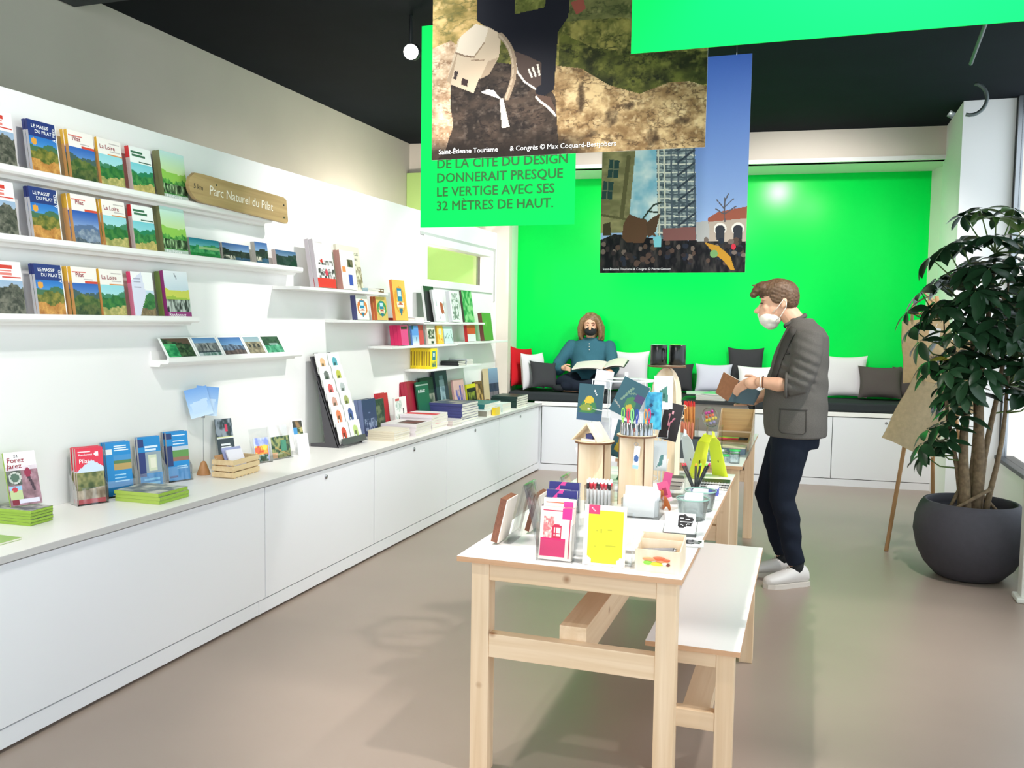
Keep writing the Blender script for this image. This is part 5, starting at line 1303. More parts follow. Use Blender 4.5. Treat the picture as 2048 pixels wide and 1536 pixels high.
for i, (x, z, rx, rz_, ci) in enumerate(((.045, .042, .022, .006, 1), (.075, .046, .020, .006, 0), (.095, .042, .014, .005, 0), (.040, .030, .014, .007, 2), (.068, .028, .024, .006, 3), (.092, .031, .010, .006, 4), (.102, .028, .007, .005, 5), (.084, .037, .02, .004, 1))):
    m_ = 'eraser_%d' % ci
    if m_ not in M: M[m_] = mat(m_, cols[ci], 0.5)
    b = MB(); b.ell((x, -0.002, z), (rx, 0.004, rz_), 12, 8); b.build('printed_motif', m_, r, True)
M['pen_grey'] = mat('grey_pen_barrels', (150, 146, 144), 0.4)
for k in range(5):
    pc = thing('pen', 'silver grey pen lying in the plywood box, %s from the front' % (ORD[k] if k else 'first'), 'pen', (-0.42, 2.684 + .0105 * k, TZ + .0095), group='silver grey pens in the plywood box')
    MB().cyl((-0.055, 0, 0.045), (0.04, 0, 0.047 + .002 * k), 0.004, n=8).build('barrel', 'pen_grey', pc, True); MB().cyl((0.04, 0, 0.047 + .002 * k), (0.052, 0, 0.048 + .002 * k), 0.0036, .001, n=8).build('tip', 'metal', pc, True)

# plywood cross stands with round tops
def cross_stand(label, x, y, zt, r_, rot, arch=False):
    r = thing('plywood_stand', label, 'display stand', (x, y, TZ), (0, 0, rot))
    h = zt - TZ - 0.008; t = 0.006
    for k in range(2):
        a = k * PI / 2
        T = Matrix.Rotation(a, 4, 'Z')
        b = MB()
        if arch:
            pts = [(-r_, 0), (r_, 0), (r_, h * .72)] + [(r_ * math.cos(q), h * .72 + (h * .28) * math.sin(q)) for q in np.linspace(0.2, PI - 0.2, 12)] + [(-r_, h * .72)]
        else: pts = [(-r_ * .98, 0), (r_ * .98, 0), (r_ * .98, h), (-r_ * .98, h)]
        halves = ([pts] if k == 0 else [[(min(p[0], -t / 2), p[1]) for p in pts], [(max(p[0], t / 2), p[1]) for p in pts]])
        for hp in halves:
            q = []
            for p in hp:
                if not q or (abs(q[-1][0] - p[0]) > 1e-6 or abs(q[-1][1] - p[1]) > 1e-6): q.append(p)
            O = T @ Vector((0, t / 2, 0)); Ux = T @ Vector((1, 0, 0)); W = T @ Vector((0, -t, 0))
            b.prism(q, O, Ux, (0, 0, 1), W)
        b.build('upright_panel', 'ply', r)
    for a in (0, PI / 2, PI, 1.5 * PI):          # dark laser-cut edges
        T = Matrix.Rotation(a, 4, 'Z')
        MB().box(r_ * .98, r_ * .98 + .0012, -t / 2, t / 2, 0, h * (.72 if arch else 1), T).build('cut_edge', 'ply_dark', r)
    MB().lathe([(0, h), (r_ + .004, h), (r_ + .004, h + .0078)], 40).build('disc_edge', 'ply_dark', r)
    MB().lathe([(r_ + .004, h + .0078), (0, h + .008)], 40).build('disc_top', 'ply', r)
    return r
cross_stand('round-topped plywood stand carrying the folded wooden tent', -0.868, 3.70, 0.992, 0.082, 0.75)
cross_stand('round-topped plywood stand carrying the steel tubes', -0.682, 3.68, 1.032, 0.080, 0.60)
cross_stand('tall arched plywood stand carrying two mugs', -0.655, 4.29, 1.30, 0.088, 0.75, True)
# folded tent on the first stand
r = thing('folded_tent', 'folded plywood tent on the left round stand', 'display stand', (-0.878, 3.70, 0.993), (0, 0, -0.35))
MB().prism([(-0.078, 0), (-0.073, 0), (0.005, 0.075), (-0.002, 0.078)], (0, -0.05, 0), (1, 0, 0), (0, 0, 1), (0, 0.10, 0)).build('left_panel', 'ply', r)
MB().prism([(0.055, 0), (0.061, 0), (0.003, 0.079), (-0.003, 0.078)], (0, -0.05, 0), (1, 0, 0), (0, 0, 1), (0, 0.10, 0)).build('right_panel', 'ply', r)
MB().box(-0.03, 0.045, -0.045, 0.045, 0.0, 0.008).build('inner_tray', 'cream_card', r)
M['navy'] = mat('navy_plastic', (52, 56, 110), 0.4)
MB().box(-0.015, 0.02, -0.03, 0.03, 0.0085, 0.03).build('navy_block', 'navy', r)
# steel tubes with coloured clips on the second stand
rr = thing('tube_ring', 'ring of short steel tubes on the right round stand', 'pen holder', (-0.682, 3.68, 1.0325))
for k in range(10):
    a = PI + (k + .5) * PI / 10
    x, y = 0.062 * math.cos(a), 0.062 * math.sin(a) * .95
    MB().lathe([(0.0085, 0), (0.0085, 0.052), (0.0068, 0.052), (0.0068, 0.004), (0, 0.004)], 14, (x, y, 0)).build('tube', 'metal', rr, True)
clipc = [((150, 240, 90), 'lime green'), ((230, 70, 90), 'coral red'), ((150, 240, 140), 'pale green'), ((40, 70, 160), 'blue'), ((250, 160, 60), 'orange'), ((220, 40, 110), 'magenta')]
for k, ((cc, cn), ki) in enumerate(zip(clipc, (1, 3, 4, 5, 7, 8))):
    M['clip_' + cn] = mat('clip_plastic_' + cn.replace(' ', '_'), cc, 0.35)
    a = PI + (ki + .5) * PI / 10
    x, y = -0.682 + 0.062 * math.cos(a), 3.68 + 0.059 * math.sin(a)
    t_ = thing('pen', cn + ' loop-ended pen standing in the steel tubes', 'pen', (x, y, 1.0325 + .006), group='loop-ended pens in the steel tubes')
    MB().cyl((0, 0, 0), (0, 0, 0.058), 0.0042, n=10).build('barrel', 'clip_' + cn, t_, True)
    pts = [(0.0055 * math.sin(q), 0, 0.082 - 0.024 * math.cos(q)) for q in np.linspace(0, 2 * PI, 15)]
    MB().tube(pts, 0.0027, 8).build('loop', 'clip_' + cn, t_, True)
# mugs
M['mug_black'] = mat('black_glaze', (30, 32, 32), 0.25); M['mug_yellow'] = mat('yellow_glaze', (244, 226, 60), 0.3); M['mug_white'] = mat('white_glaze', (238, 238, 236), 0.3)
def mug(label, x, y, inner, ha):
    r = thing('mug', label, 'mug', (x, y, 1.3005), (0, 0, ha))
    MB().lathe([(0, 0), (0.038, 0), (0.040, 0.003), (0.040, 0.096), (0.038, 0.098)], 28).build('body', 'mug_black', r, True)
    MB().lathe([(0.038, 0.098), (0.0365, 0.096), (0.0365, 0.006), (0, 0.006)], 28).build('lining', inner, r, True)
    pts = [(0.038 + 0.026 * math.sin(q), 0, 0.05 - 0.030 * math.cos(q)) for q in np.linspace(0, PI, 10)]
    MB().tube(pts, 0.005, 8).build('handle', 'mug_black', r, True)
mug('black mug with pale lining on the tall stand', -0.694, 4.275, 'mug_white', -0.9)
mug('black mug with yellow lining on the tall stand', -0.612, 4.33, 'mug_yellow', 2.0)

# revolving postcard rack of white wire
RX, RY = -0.80, 4.02
r = thing('postcard_spinner', 'white wire postcard spinner behind the round stands', 'card rack', (RX, RY, TZ), (0, 0, 0.25))
b = MB(); b.cyl((0, 0, 0), (0, 0, 0.54), 0.008, n=10); b.lathe([(0, 0), (0.10, 0), (0.10, 0.006), (0, 0.012)], 28); b.build('pole', 'white_metal', r, True)
b = MB().lathe([(0.155, .50), (0.157, .503), (0.155, .506), (0.12, .506), (0.12, .500)], 6); b.build('cap', 'white_metal', r)
for i in range(6):
    a = i * PI / 3
    b = MB().cyl((0.155 * math.cos(a), 0.155 * math.sin(a), 0.02), (0.155 * math.cos(a), 0.155 * math.sin(a), 0.505), 0.002, n=6); b.build('upright_wire', 'white_metal', r)
for z in (0.05, 0.21, 0.37):
    pts = [(0.157 * math.cos(a), 0.157 * math.sin(a), z) for a in np.linspace(0, 2 * PI, 25)]
    MB().tube(pts, 0.0018, 6).build('ring_wire', 'white_metal', r)
def pcard(key, cv, w, h): return D(key, w, h, 0.004, cv, (226, 230, 230), (236, 236, 236))
TEAL = (36, 84, 96)
cardsA = cover(24, 34, TEAL, [('p', [(.15, .55), (.35, .35), (.6, .35), (.8, .7), (.5, .85), (.1, .8)], (50, 120, 60)), ('p', [(.25, .45), (.4, .32), (.6, .35), (.62, .5), (.3, .55)], (206, 176, 44)), ('e', .35, .65, .25, .1, (130, 146, 50)), ('l', (.62, .15), (.72, .28), .03, (230, 230, 226)), ('e', .45, .68, .04, .03, (226, 230, 200)), ('r', 0, .78, 1, 1, (44, 82, 112))])
cardsB = cover(24, 34, TEAL, [('l', (.25, .6), (.45, .2), .08, (110, 140, 120)), ('l', (.3, .4), (.65, .3), .05, (100, 130, 110)), ('e', .6, .62, .2, .2, (60, 120, 70)), ('e', .62, .72, .13, .09, (196, 160, 50)), ('r', .65, .3, 1, .5, (70, 50, 100)), ('l', (.05, .7), (.3, .8), .05, (150, 150, 140))])
cardsC = cover(24, 34, TEAL, [('p', [(.2, .3), (.4, .1), (.75, .12), (.8, .35)], (206, 60, 40)), ('e', .5, .3, .2, .12, (236, 150, 50)), ('p', [(.1, .8), (.3, .35), (.8, .4), (.6, .95)], (170, 150, 40))])
cardsD = cover(20, 30, (40, 150, 190), [('n', 0, 0, 1, 1, (40, 140, 186), (80, 190, 220), 5, 7), ('e', .4, .35, .08, .05, (24, 70, 110)), ('e', .5, .6, .08, .05, (24, 70, 110))])
cardsE = cover(20, 30, (240, 242, 242), [('p', [(.3, .45), (.7, .3), (.75, .8), (.35, .75)], (70, 130, 116)), ('e', .5, .6, .1, .08, (30, 90, 80))])
cardsF = cover(20, 34, (36, 28, 30), [('l', (.35, .3), (.4, .6), .07, (226, 150, 160)), ('l', (.4, .6), (.65, .4), .07, (226, 130, 150)), ('l', (.45, .6), (.45, .95), .05, (216, 140, 150)), ('e', .5, .25, .07, .04, (226, 160, 170))])
cardsG = cover(14, 20, (40, 120, 100), [('e', .4, .35, .15, .12, (206, 190, 60))])
plain = cover(14, 20, (240, 240, 244), [('n', .1, .1, .9, .9, (240, 240, 244), (222, 222, 232), 5, 6)])
pl = [('A', cardsA, 0.118, 0.168, -0.955, 3.94, 1.05, 0.0, 0.05, 'teal postcard of a yellow-green island at the left of the spinner'),
      ('B', cardsB, 0.125, 0.165, -0.785, 3.85, 1.09, 0.0, 0.42, 'teal postcard of a plant tilted in the spinner'),
      ('C', cardsC, 0.118, 0.165, -0.775, 3.83, 0.90, 0.0, 0.22, 'teal postcard with flames below the tilted one'),
      ('G', cardsG, 0.065, 0.09, -0.760, 3.80, 0.80, 0.0, 0.35, 'small green postcard low in the spinner'),
      ('D', cardsD, 0.080, 0.165, -0.655, 3.90, 1.03, 0.0, 0.0, 'bright blue patterned postcard right of the spinner middle'),
      ('P1', plain, 0.095, 0.20, -0.885, 3.99, 0.86, 0.0, 0.05, 'white card pack left on the spinner'),
      ('P2', plain, 0.09, 0.13, -0.725, 3.98, 1.08, 0.15, 0.0, 'pale card behind the tilted teal postcard'),
      ('P3', plain, 0.11, 0.09, -0.955, 3.99, 0.84, -0.1, -0.3, 'white card sticking out low at the left of the spinner'),
      ('P4', plain, 0.085, 0.085, -0.93, 4.10, 1.19, 0.2, 0.15, 'white card standing highest on the spinner')]
for key, cv, w, h, x, y, z, rz, roll, lab in pl:
    book(pcard('pc_' + key, cv, w, h), (x, y, z), rz, 0.1, lab, None, 'postcard', 'postcard', roll=roll)
# second slim card stand at the right: white, black and pale cards in a wire frame
r = thing('wire_card_stand', 'slim wire stand with a black flamingo card', 'card rack', (-0.625, 3.99, TZ))
b = MB(); b.cyl((0, 0.02, 0), (0, 0.02, 0.50), 0.004, n=8); b.lathe([(0, 0), (0.06, 0), (0.06, 0.005), (0, 0.008)], 24, (0, .02, 0)); b.build('pole', 'white_metal', r)
for z in (0.10, 0.25, 0.38):
    b = MB(); b.tube([(-0.03, 0.015, z + .05), (-0.03, -0.012, z + .03), (-0.03, -0.012, z), (0.03, -0.012, z), (0.03, -0.012, z + .03), (0.03, 0.015, z + .05)], 0.0018, 6); b.build('pocket_wire', 'white_metal', r)
book(pcard('pc_E', cardsE, 0.085, 0.15), (-0.622, 3.985, 1.115), 0.1, 0.06, 'white postcard with a green leaf in the slim stand', None, 'postcard', 'postcard')
book(pcard('pc_F', cardsF, 0.085, 0.17), (-0.600, 3.978, 0.975), -0.1, 0.1, 'black postcard with a pink flamingo', None, 'postcard', 'postcard', roll=0.18)
book(pcard('pc_E2', cover(20, 30, (236, 242, 246), [('p', [(.6, .5), (.8, .45), (.75, .8), (.4, .9), (.55, .7)], (90, 140, 140))]), 0.075, 0.135), (-0.635, 3.972, 0.835), 0, 0.08, 'pale postcard with a grey-green branch', None, 'postcard', 'postcard')

# markers in a clear box behind the yellow card
r = thing('marker_box', 'clear box of white-capped felt pens behind the yellow card', 'holder', (-0.795, 3.46, TZ))
for (x0, x1, y0, y1) in ((-.055, .055, 0, .002), (-.055, .055, .07, .072), (-.055, -.053, .002, .07), (.053, .055, .002, .07)): MB().box(x0, x1, y0, y1, 0, 0.105).build('wall_panel', 'clear', r)
MB().box(-.055, .055, 0, .072, 0, .002).build('base', 'clear', r)
M['pen_white'] = mat('white_pen_barrel', (246, 244, 244), 0.35); M['pen_red'] = mat('red_pen_band', (214, 50, 70), 0.4); M['pen_black'] = mat('black_pen_band', (44, 40, 42), 0.4); M['grip_green'] = mat('green_pen_end', (96, 150, 84), 0.5)
for k in range(14):
    cx = -0.045 + (k % 7) * 0.015; cy = 0.018 + (k // 7) * 0.03
    lab = 'white felt pen, %s from the left in the %s row of the clear box' % (ORD[k % 7] if k % 7 else 'first', 'rear' if k > 6 else 'front')
    p = thing('felt_pen', lab, 'pen', (-0.795 + cx, 3.46 + cy, TZ + .0025), group='felt pens in the clear box')
    MB().cyl((0, 0, 0), (0, 0, 0.012), 0.0055, n=8).build('end_cap', 'grip_green', p, True)
    MB().cyl((0, 0, 0.012), (0, 0, 0.125), 0.0055, n=8).build('barrel', 'pen_white', p, True)
    MB().cyl((0, 0, 0.085), (0, 0, 0.11), 0.0058, n=8).build('band', 'pen_red' if k % 3 else 'pen_black', p, True)
# key ring tag hanging from the second stand
r = thing('keyring', 'white keyring tag with a blue oval on the right round stand', 'keyring', (-0.668, 3.588, 0.90))
b = cover(8, 26, (226, 236, 244), [('e', .5, .55, .42, .16, (70, 104, 160)), ('r', 0, .85, 1, 1, (170, 214, 240)), ('r', 0, 0, 1, .25, (246, 246, 246))])
q = MB(); q.image(b.a, (-0.012, 0, 0), (0.024, 0, 0), (0, 0, 0.095)); q.face([(.012, .002, 0), (-.012, .002, 0), (-.012, .002, .095), (.012, .002, .095)], (226, 236, 244)); q.build('tag', 'print', r, rot=(0, 0.08, 0))
pts = [(0.002 + 0.008 * math.cos(a), 0.001, 0.102 + 0.008 * math.sin(a)) for a in np.linspace(0, 2 * PI, 13)]
MB().tube(pts, 0.0013, 6).build('ring', 'metal', r)

def clear_box(name, label, x, y, w, d, h, rot=0.0, mat_='clear', t=0.0025):
    r = thing(name, label, 'box', (x, y, TZ), (0, 0, rot))
    for (x0, x1, y0, y1) in ((-w / 2, w / 2, 0, t), (-w / 2, w / 2, d - t, d), (-w / 2, -w / 2 + t, t, d - t), (w / 2 - t, w / 2, t, d - t)):
        MB().box(x0, x1, y0, y1, 0, h).build('wall_panel', mat_, r)
    MB().box(-w / 2, w / 2, 0, d, 0, t).build('base', mat_, r)
    return r
def paper_slip(label, x, y, z, w, h, rz, lean, group, col=(248, 248, 248)):
    o = book(D('slip_%d_%d_%s' % (int(w * 1e4), int(h * 1e4), col), w, h, 0.002, col, col), (x, y, z), rz, lean, label, group, 'card', 'paper_slip')
clear_box('clear_box', 'square clear box of white slips right of the stands', -0.610, 3.40, 0.15, 0.12, 0.075)
for k in range(7):
    paper_slip('white slip standing in the square clear box, %s from the front' % (ORD[k] if k else 'first'), -0.612 + .006 * (k % 3 - 1), 3.412 + k * .012, TZ + .004, 0.125, 0.085 + 0.010 * (k % 4), 0.03, 0.12, 'white slips in the square clear box')
# round glass jars with slips
def jar(label, x, y, r0, r1, h):
    r = thing('glass_jar', label, 'jar', (x, y, TZ))
    MB().lathe([(0, 0), (r0, 0), (r0 + .002, .003), (r1, h - .008), (r1 + .003, h - .003), (r1 + .001, h), (r1 - .003, h - .002), (r0 - .002, .005), (0, .005)], 28).build('body', 'glass', r, True)
    M['jar_rim'] = M.get('jar_rim') or mat('green_glass_rim', (150, 190, 176), 0.15)
    pts = [((r1 + .001) * math.cos(a), (r1 + .001) * math.sin(a), h - .002) for a in np.linspace(0, 2 * PI, 29)]
    MB().tube(pts, 0.0028, 8).build('rim', 'jar_rim', r, True)
jar('glass jar of white tags at the right table edge', -0.415, 3.47, 0.048, 0.062, 0.085)
jar('rear glass jar beside the black pencils', -0.405, 3.65, 0.048, 0.062, 0.085)
for k in range(4):
    paper_slip('white tag in the near glass jar, %s from the left' % (ORD[k] if k else 'first'), -0.413 + .004 * (k % 2), 3.435 + .014 * k, TZ + .018, 0.058 + .01 * (k % 2), 0.085, 0.1, 0.12, 'white tags in the glass jar')
for k in range(3):
    paper_slip('white tag in the rear glass jar, %s from the left' % (ORD[k] if k else 'first'), -0.405, 3.625 + .016 * k, TZ + .018, 0.06, 0.07, 0.1, 0.12, 'white tags in the rear glass jar', (240, 244, 244))
# printed cards with a black building
bcard = cover(34, 22, (248, 248, 247), [('p', [(.45, .12), (.68, .05), (.70, .14), (.95, .22), (.88, .62), (.70, .66), (.62, .74), (.44, .70)], (44, 40, 40)), ('l', (.5, .42), (.88, .42), .02, (240, 240, 240)), ('l', (.52, .25), (.6, .25), .03, (240, 240, 240)), ('l', (.7, .3), (.8, .3), .03, (240, 240, 240)), ('l', (.55, .55), (.6, .6), .03, (240, 240, 240)), ('l', (.72, .55), (.8, .52), .03, (240, 240, 240)), ('r', .10, .3, .2, .32, (210, 210, 214))])
db = D('black_building', 0.11, 0.075, 0.004, bcard, (236, 236, 236))
book(db, (-0.425, 3.175, TZ + 0.008), 0.02, 0.45, 'white card with a black block building, propped up', None, 'card', 'printed_card')
book(db, (-0.375, 3.02, TZ + 0.0052), 0.1, 1.50, 'white card with a black building lying by the plywood box', None, 'card', 'printed_card')
holder('low clear stand under the propped black building card', (-0.425, 3.215, TZ), 0.02, 0.12, 0.05, 0.06, 0.012, 0.45, 'card_stand')
for k in range(4):
    paper_slip('thin white card left of the plywood box, %s in the pile' % ('lowest', 'second', 'third', 'topmost')[k], -0.535 + .004 * k, 2.86, TZ + .003 * k + .003, 0.07, 0.09, 0.1, PI / 2 - .02, 'thin white cards left of the plywood box', (238, 232, 230))
# square glass with black pencils
clear_box('pencil_glass', 'square clear glass of black pencils', -0.445, 3.76, 0.085, 0.085, 0.12, 0.1, 'clear', 0.004)
M['pencil_black'] = mat('black_lacquered_pencil', (34, 32, 32), 0.4)
for k, (dx, dy, tip) in enumerate(((-.062, .01, 'coral red'), (-.05, .03, 'coral red'), (.0, .01, 'orange'), (.022, .02, 'lime green'), (.05, .01, 'lime green'), (.062, .03, 'magenta'))):
    p = thing('pencil', 'black pencil with %s tip standing in the square glass, %s from the left' % (tip, ORD[k] if k else 'first'), 'pencil', (-0.445 - dx * .35, 3.7755 + .011 * k, TZ + .006), group='black pencils in the square glass')
    a = Vector((0, 0, 0)); e = Vector((dx * 1.25, 0, .165))
    MB().cyl(a, a.lerp(e, .93), 0.0050, n=8).build('shaft', 'pencil_black', p, True)
    MB().cyl(a.lerp(e, .93), e, 0.0046, 0.003, n=8).build('tip', 'clip_' + tip, p, True)
# spiral notebooks and small boxes
nbk = D('spiral', 0.135, 0.10, 0.009, (34, 36, 34), (30, 32, 30), (34, 36, 34))
for k in range(3):
    o = book(nbk, (-0.405 + .004 * k, 4.13 + .008 * k, TZ + .011 * k + .0105), .04, PI / 2, 'black spiral notebook, %s of three at the table edge' % ('lowest', 'middle', 'topmost')[k], 'black spiral notebooks', 'notebook', 'notebook')
    q = MB()
    for j in range(10): q.tube([(-0.06 + j * .0133, 0.004 + .006 * math.sin(a), .006 * math.cos(a)) for a in np.linspace(0, 2 * PI, 8)], 0.0009, 5)
    q.build('spiral', 'white_metal', o)
r = thing('card_box', 'small blue and white card box beside the pencils', 'box', (-0.392, 3.99, TZ))
M['box_blue'] = mat('blue_card', (84, 92, 180), 0.5)
MB().box(-.025, .025, 0, .06, 0, .030).build('body', 'box_blue', r, bevel=.001); MB().box(-.025, .025, 0, .06, .030, .038).build('lid', 'paper', r, bevel=.001)
r = thing('card_box', 'violet card box inside the row behind the pencils', 'box', (-0.455, 3.93, TZ), (0, 0, .2))
M['box_violet'] = mat('violet_card', (120, 116, 200), 0.5)
MB().box(-.022, .022, 0, .05, 0, .034).build('body', 'box_violet', r, bevel=.001); MB().box(-.022, .022, 0, .05, .034, .040).build('lid', 'paper', r, bevel=.001)
for k in range(3):
    book(D('blackblock', 0.085, 0.07, 0.018, (40, 40, 44), (44, 44, 48), (40, 42, 46)), (-0.565 + .01 * k, 3.90 - .01 * k, TZ + .03 + .0195 * k + .018), .1 * k, PI / 2, 'small black box, %s of the stack behind the white slips' % ('lowest', 'middle', 'topmost')[k], 'small black boxes', 'box', 'small_box')
clear_box('clear_riser', 'low clear riser under the small black boxes', -0.56, 3.885, 0.11, 0.09, 0.028)
cu = cover(10, 16, (232, 90, 140), [('e', .5, .5, .25, .2, (170, 40, 80)), ('r', 0, .8, 1, 1, (244, 214, 226))])
book(D('pinkcard', 0.045, 0.085, 0.003, cu, (226, 90, 130)), (-0.535, 3.62, TZ + .03), .2, .2, 'pink tag card leaning beside the white slips', None, 'card', 'tag_card', roll=-.3)
book(D('pinkcard2', 0.035, 0.08, 0.003, (226, 80, 140), (226, 90, 130)), (-0.56, 3.70, TZ + .06), .2, .2, 'narrow pink tag card behind the first one', None, 'card', 'tag_card', roll=.2)
M['fox'] = mat('orange_brown_felt', (176, 96, 44), 0.8)
r = thing('felt_fox', 'orange-brown felt figure beside the white slips', 'figure', (-0.553, 3.60, TZ))
b = MB(); b.ell((0, 0, .03), (.016, .014, .03)); b.ell((-.006, 0, .068), (.012, .011, .016)); b.tube([(.01, 0, .05), (.025, 0, .02), (.03, 0, .004)], [.008, .008, .006], 8, True)
fuse(b, 'body', 'fox', r, .003, 2)
MB().ell((-.006, -.012, .03), (.008, .004, .016)).build('belly', 'paper', r, True)

# folded carriers (yellow and white A-shaped handles)
def carrier(label, x, y, rz, m_, h=0.225, w=0.075):
    r = thing('folded_carrier', label, 'display stand', (x, y, TZ), (0, 0, rz))
    t = 0.003
    for sx in (-1, 1):
        b = MB()
        # leg panel: tapering, leaning inwards
        p = [Vector((sx * w * 1.2, -.05, 0)), Vector((sx * w * 1.2, .05, 0)), Vector((sx * w * .5, .05, h * .80)), Vector((sx * w * .5, -.05, h * .80))]
        n_ = Vector((sx, 0, .4)).normalized() * t
        b.prism([(0, 0), (1, 0), (.86, 1), (.14, 1)], p[0], p[1] - p[0], (p[3] + p[2]) / 2 - (p[0] + p[1]) / 2, n_)
        b.build('leg_panel', m_, r)
        MB().ell(p[0].lerp(p[2], .45) + n_ * 1.05, (.004, .004, .012), 12, 8).build('slot', 'black_metal', r, True)
        b = MB(); b.prism([(0, 0), (1, 0), (.9, 1), (.1, 1)], (sx * w * .5, -.036, h * .80), (0, .072, 0), (-sx * w * .38, 0, h * .14), (0, 0, t)); b.build('shoulder_panel', m_, r)
    b = MB()
    b.prism([(-w * .14, h * .9), (w * .14, h * .9), (w * .10, h * 1.02), (-w * .10, h * 1.06)], (0, -.030, 0), (1, 0, 0), (0, 0, 1), (0, t, 0))
    b.prism([(-w * .14, h * .9), (w * .14, h * .9), (w * .14, h * .98), (-w * .14, h * .96)], (0, .028, 0), (1, 0, 0), (0, 0, 1), (0, t, 0)); b.build('handle', m_, r)
M['carrier_yellow'] = mat('fluorescent_yellow_card', (226, 240, 60), 0.5); M['carrier_white'] = mat('white_card', (226, 234, 238), 0.5)
carrier('fluorescent yellow folded carrier at the far end of the near table', -0.462, 4.46, 0.95, 'carrier_yellow')
carrier('white folded carrier left of the yellow one', -0.600, 4.45, 0.9, 'carrier_white', .23)

# ------------------------------------------------------------------ things on the far table
def bundle(label, x, y, z, n, h, spread, m_, tipm, rad=0.0035, name='pencil_bundle', lean=(0, 0)):
    for k in range(n):
        a = k * 2.4; q = math.sqrt(k / n)
        p0 = Vector((.024 * q * math.cos(a), .024 * q * math.sin(a), 0)); p1 = Vector((spread * q * math.cos(a) + lean[0], spread * q * math.sin(a) + lean[1], h))
        r = thing('pencil', label, 'pencil', (x, y, z), group=label)
        b = MB().cyl(p0, p0.lerp(p1, .9), rad, n=6); b.build('shaft', m_, r)
        MB().cyl(p0.lerp(p1, .9), p1, rad, rad * .6, n=6).build('tip', tipm, r)
M['pencil_red'] = mat('red_pencil_tips', (222, 52, 48), 0.5); M['pencil_orange'] = mat('orange_pencils', (226, 150, 80), 0.5); M['pencil_pink'] = mat('terracotta_pencils', (214, 128, 96), 0.5); M['shaving'] = mat('curled_wood_shavings', (232, 210, 180), 0.8)
clear_box('clear_box', 'tall clear box of red-tipped pencils on the far table', -0.665, 5.30, .09, .09, .20)
bundle('orange pencil with red tip in the tall clear box', -0.665, 5.345, TZ + .003, 14, .30, .034, 'pencil_orange', 'pencil_red', .0045, lean=(-.012, 0))
M['grey_box'] = mat('slate_grey_card', (70, 76, 80), 0.6)
r = thing('slate_box', 'open slate grey box of terracotta pencils', 'box', (-0.635, 5.04, TZ))
for (x0, x1, y0, y1) in ((-.07, .07, 0, .003), (-.07, .07, .117, .12), (-.07, -.067, .003, .117), (.067, .07, .003, .117)): MB().box(x0, x1, y0, y1, 0, .115).build('wall_panel', 'grey_box', r)
MB().box(-.067, .067, .003, .117, 0, .003).build('base', 'grey_box', r)
bundle('terracotta pencil in the slate grey box', -0.645, 5.10, TZ + .004, 16, .20, .045, 'pencil_pink', 'pencil_pink', .0042, lean=(-.015, 0))
bundle('pale wooden pencil left of the slate grey box', -0.765, 5.05, TZ + .0, 12, .20, .05, 'ply', 'shaving', .004, lean=(-.02, 0))
r = thing('shaving_flowers', 'bunch of curled wood-shaving flowers behind the white carrier', 'ornament', (-0.745, 5.16, TZ + .17))
rng = random.Random(8)
for k in range(22):
    b = MB(); cx, cy, cz = rng.uniform(-.07, .07), rng.uniform(-.05, .05), rng.uniform(0, .15); rr_ = rng.uniform(.012, .02); tl = rng.uniform(0, 3)
    pts = [(cx + rr_ * (1 - .05 * j) * math.cos(j * .8 + tl), cy + .003 * j, cz + rr_ * (1 - .05 * j) * math.sin(j * .8 + tl)) for j in range(13)]
    b.tube(pts, .0035, 6); b.build('curl', 'shaving', r, True)
for k in range(5): MB().cyl((0, .04, -.135), (rng.uniform(-.04, .04), .02, .02), .0022, n=6).build('stem', 'ply', r)
# bag of sweets
r = thing('sweet_bag', 'clear cone bag of coloured sweets standing on the far table', 'bag', (-0.525, 5.28, TZ + .172), (0, -.35, 0))
b = MB(); b.ell((0, 0, .05), (.05, .035, .062), 18, 12); b.build('bag', 'clear', r, True)
swe = [((200, 60, 150), 3), ((232, 110, 60), 3), ((240, 214, 70), 4), ((190, 180, 230), 2)]
k = 0
for i, (cc, n) in enumerate(swe):
    M['sweet_%d' % i] = mat('sweet_coating_%d' % i, cc, 0.3)
    for j in range(n):
        sw_ = thing('sweet', '%s sweet in the clear cone bag' % ('magenta', 'orange', 'yellow', 'lilac')[i], 'sweet', (-0.525, 5.28, TZ + .172), (0, -.35, 0), 'sweets in the clear cone bag')
        MB().ell(((j - (n - 1) / 2) * .019, .012 * (-1) ** (j + i), .080 - .021 * i), (.0092, .0105, .0098), 12, 8).build('coating', 'sweet_%d' % i, sw_, True); k += 1
clear_box('clear_box', 'tall clear box below the bag of sweets', -0.515, 5.235, .09, .09, .17)
# wooden trays with brushes
def tray(label, x, y, z, w, d, h, back):
    r = thing('wooden_tray', label, 'tray', (x, y, z))
    MB().box(0, w, 0, d, 0, .006).build('base', 'pine_x', r)
    MB().box(0, w, 0, .006, .006, h).build('front_rail', 'pine_x', r); MB().box(0, w, d - .006, d, .006, back).build('back_panel', 'sign_wood', r)
    for sx in (0, w - .006): MB().prism([(.006, .006), (d - .006, .006), (d - .006, back), (.006, h)], (sx, 0, 0), (0, 1, 0), (0, 0, 1), (.006, 0, 0)).build('side_rail', 'pine_y', r)
tray('lower wooden tray of brushes on the far table', -0.535, 5.50, TZ, .205, .22, .05, .085)
tray('upper wooden tray with an olive back on the far table', -0.545, 5.76, TZ + .05, .215, .24, .04, .16)
MB_ = thing('tray_plinth', 'pale wooden plinth under the upper tray', 'plinth', (-0.545, 5.76, TZ)); MB().box(0, .215, 0, .24, 0, .0495).build('block', 'ply', MB_)
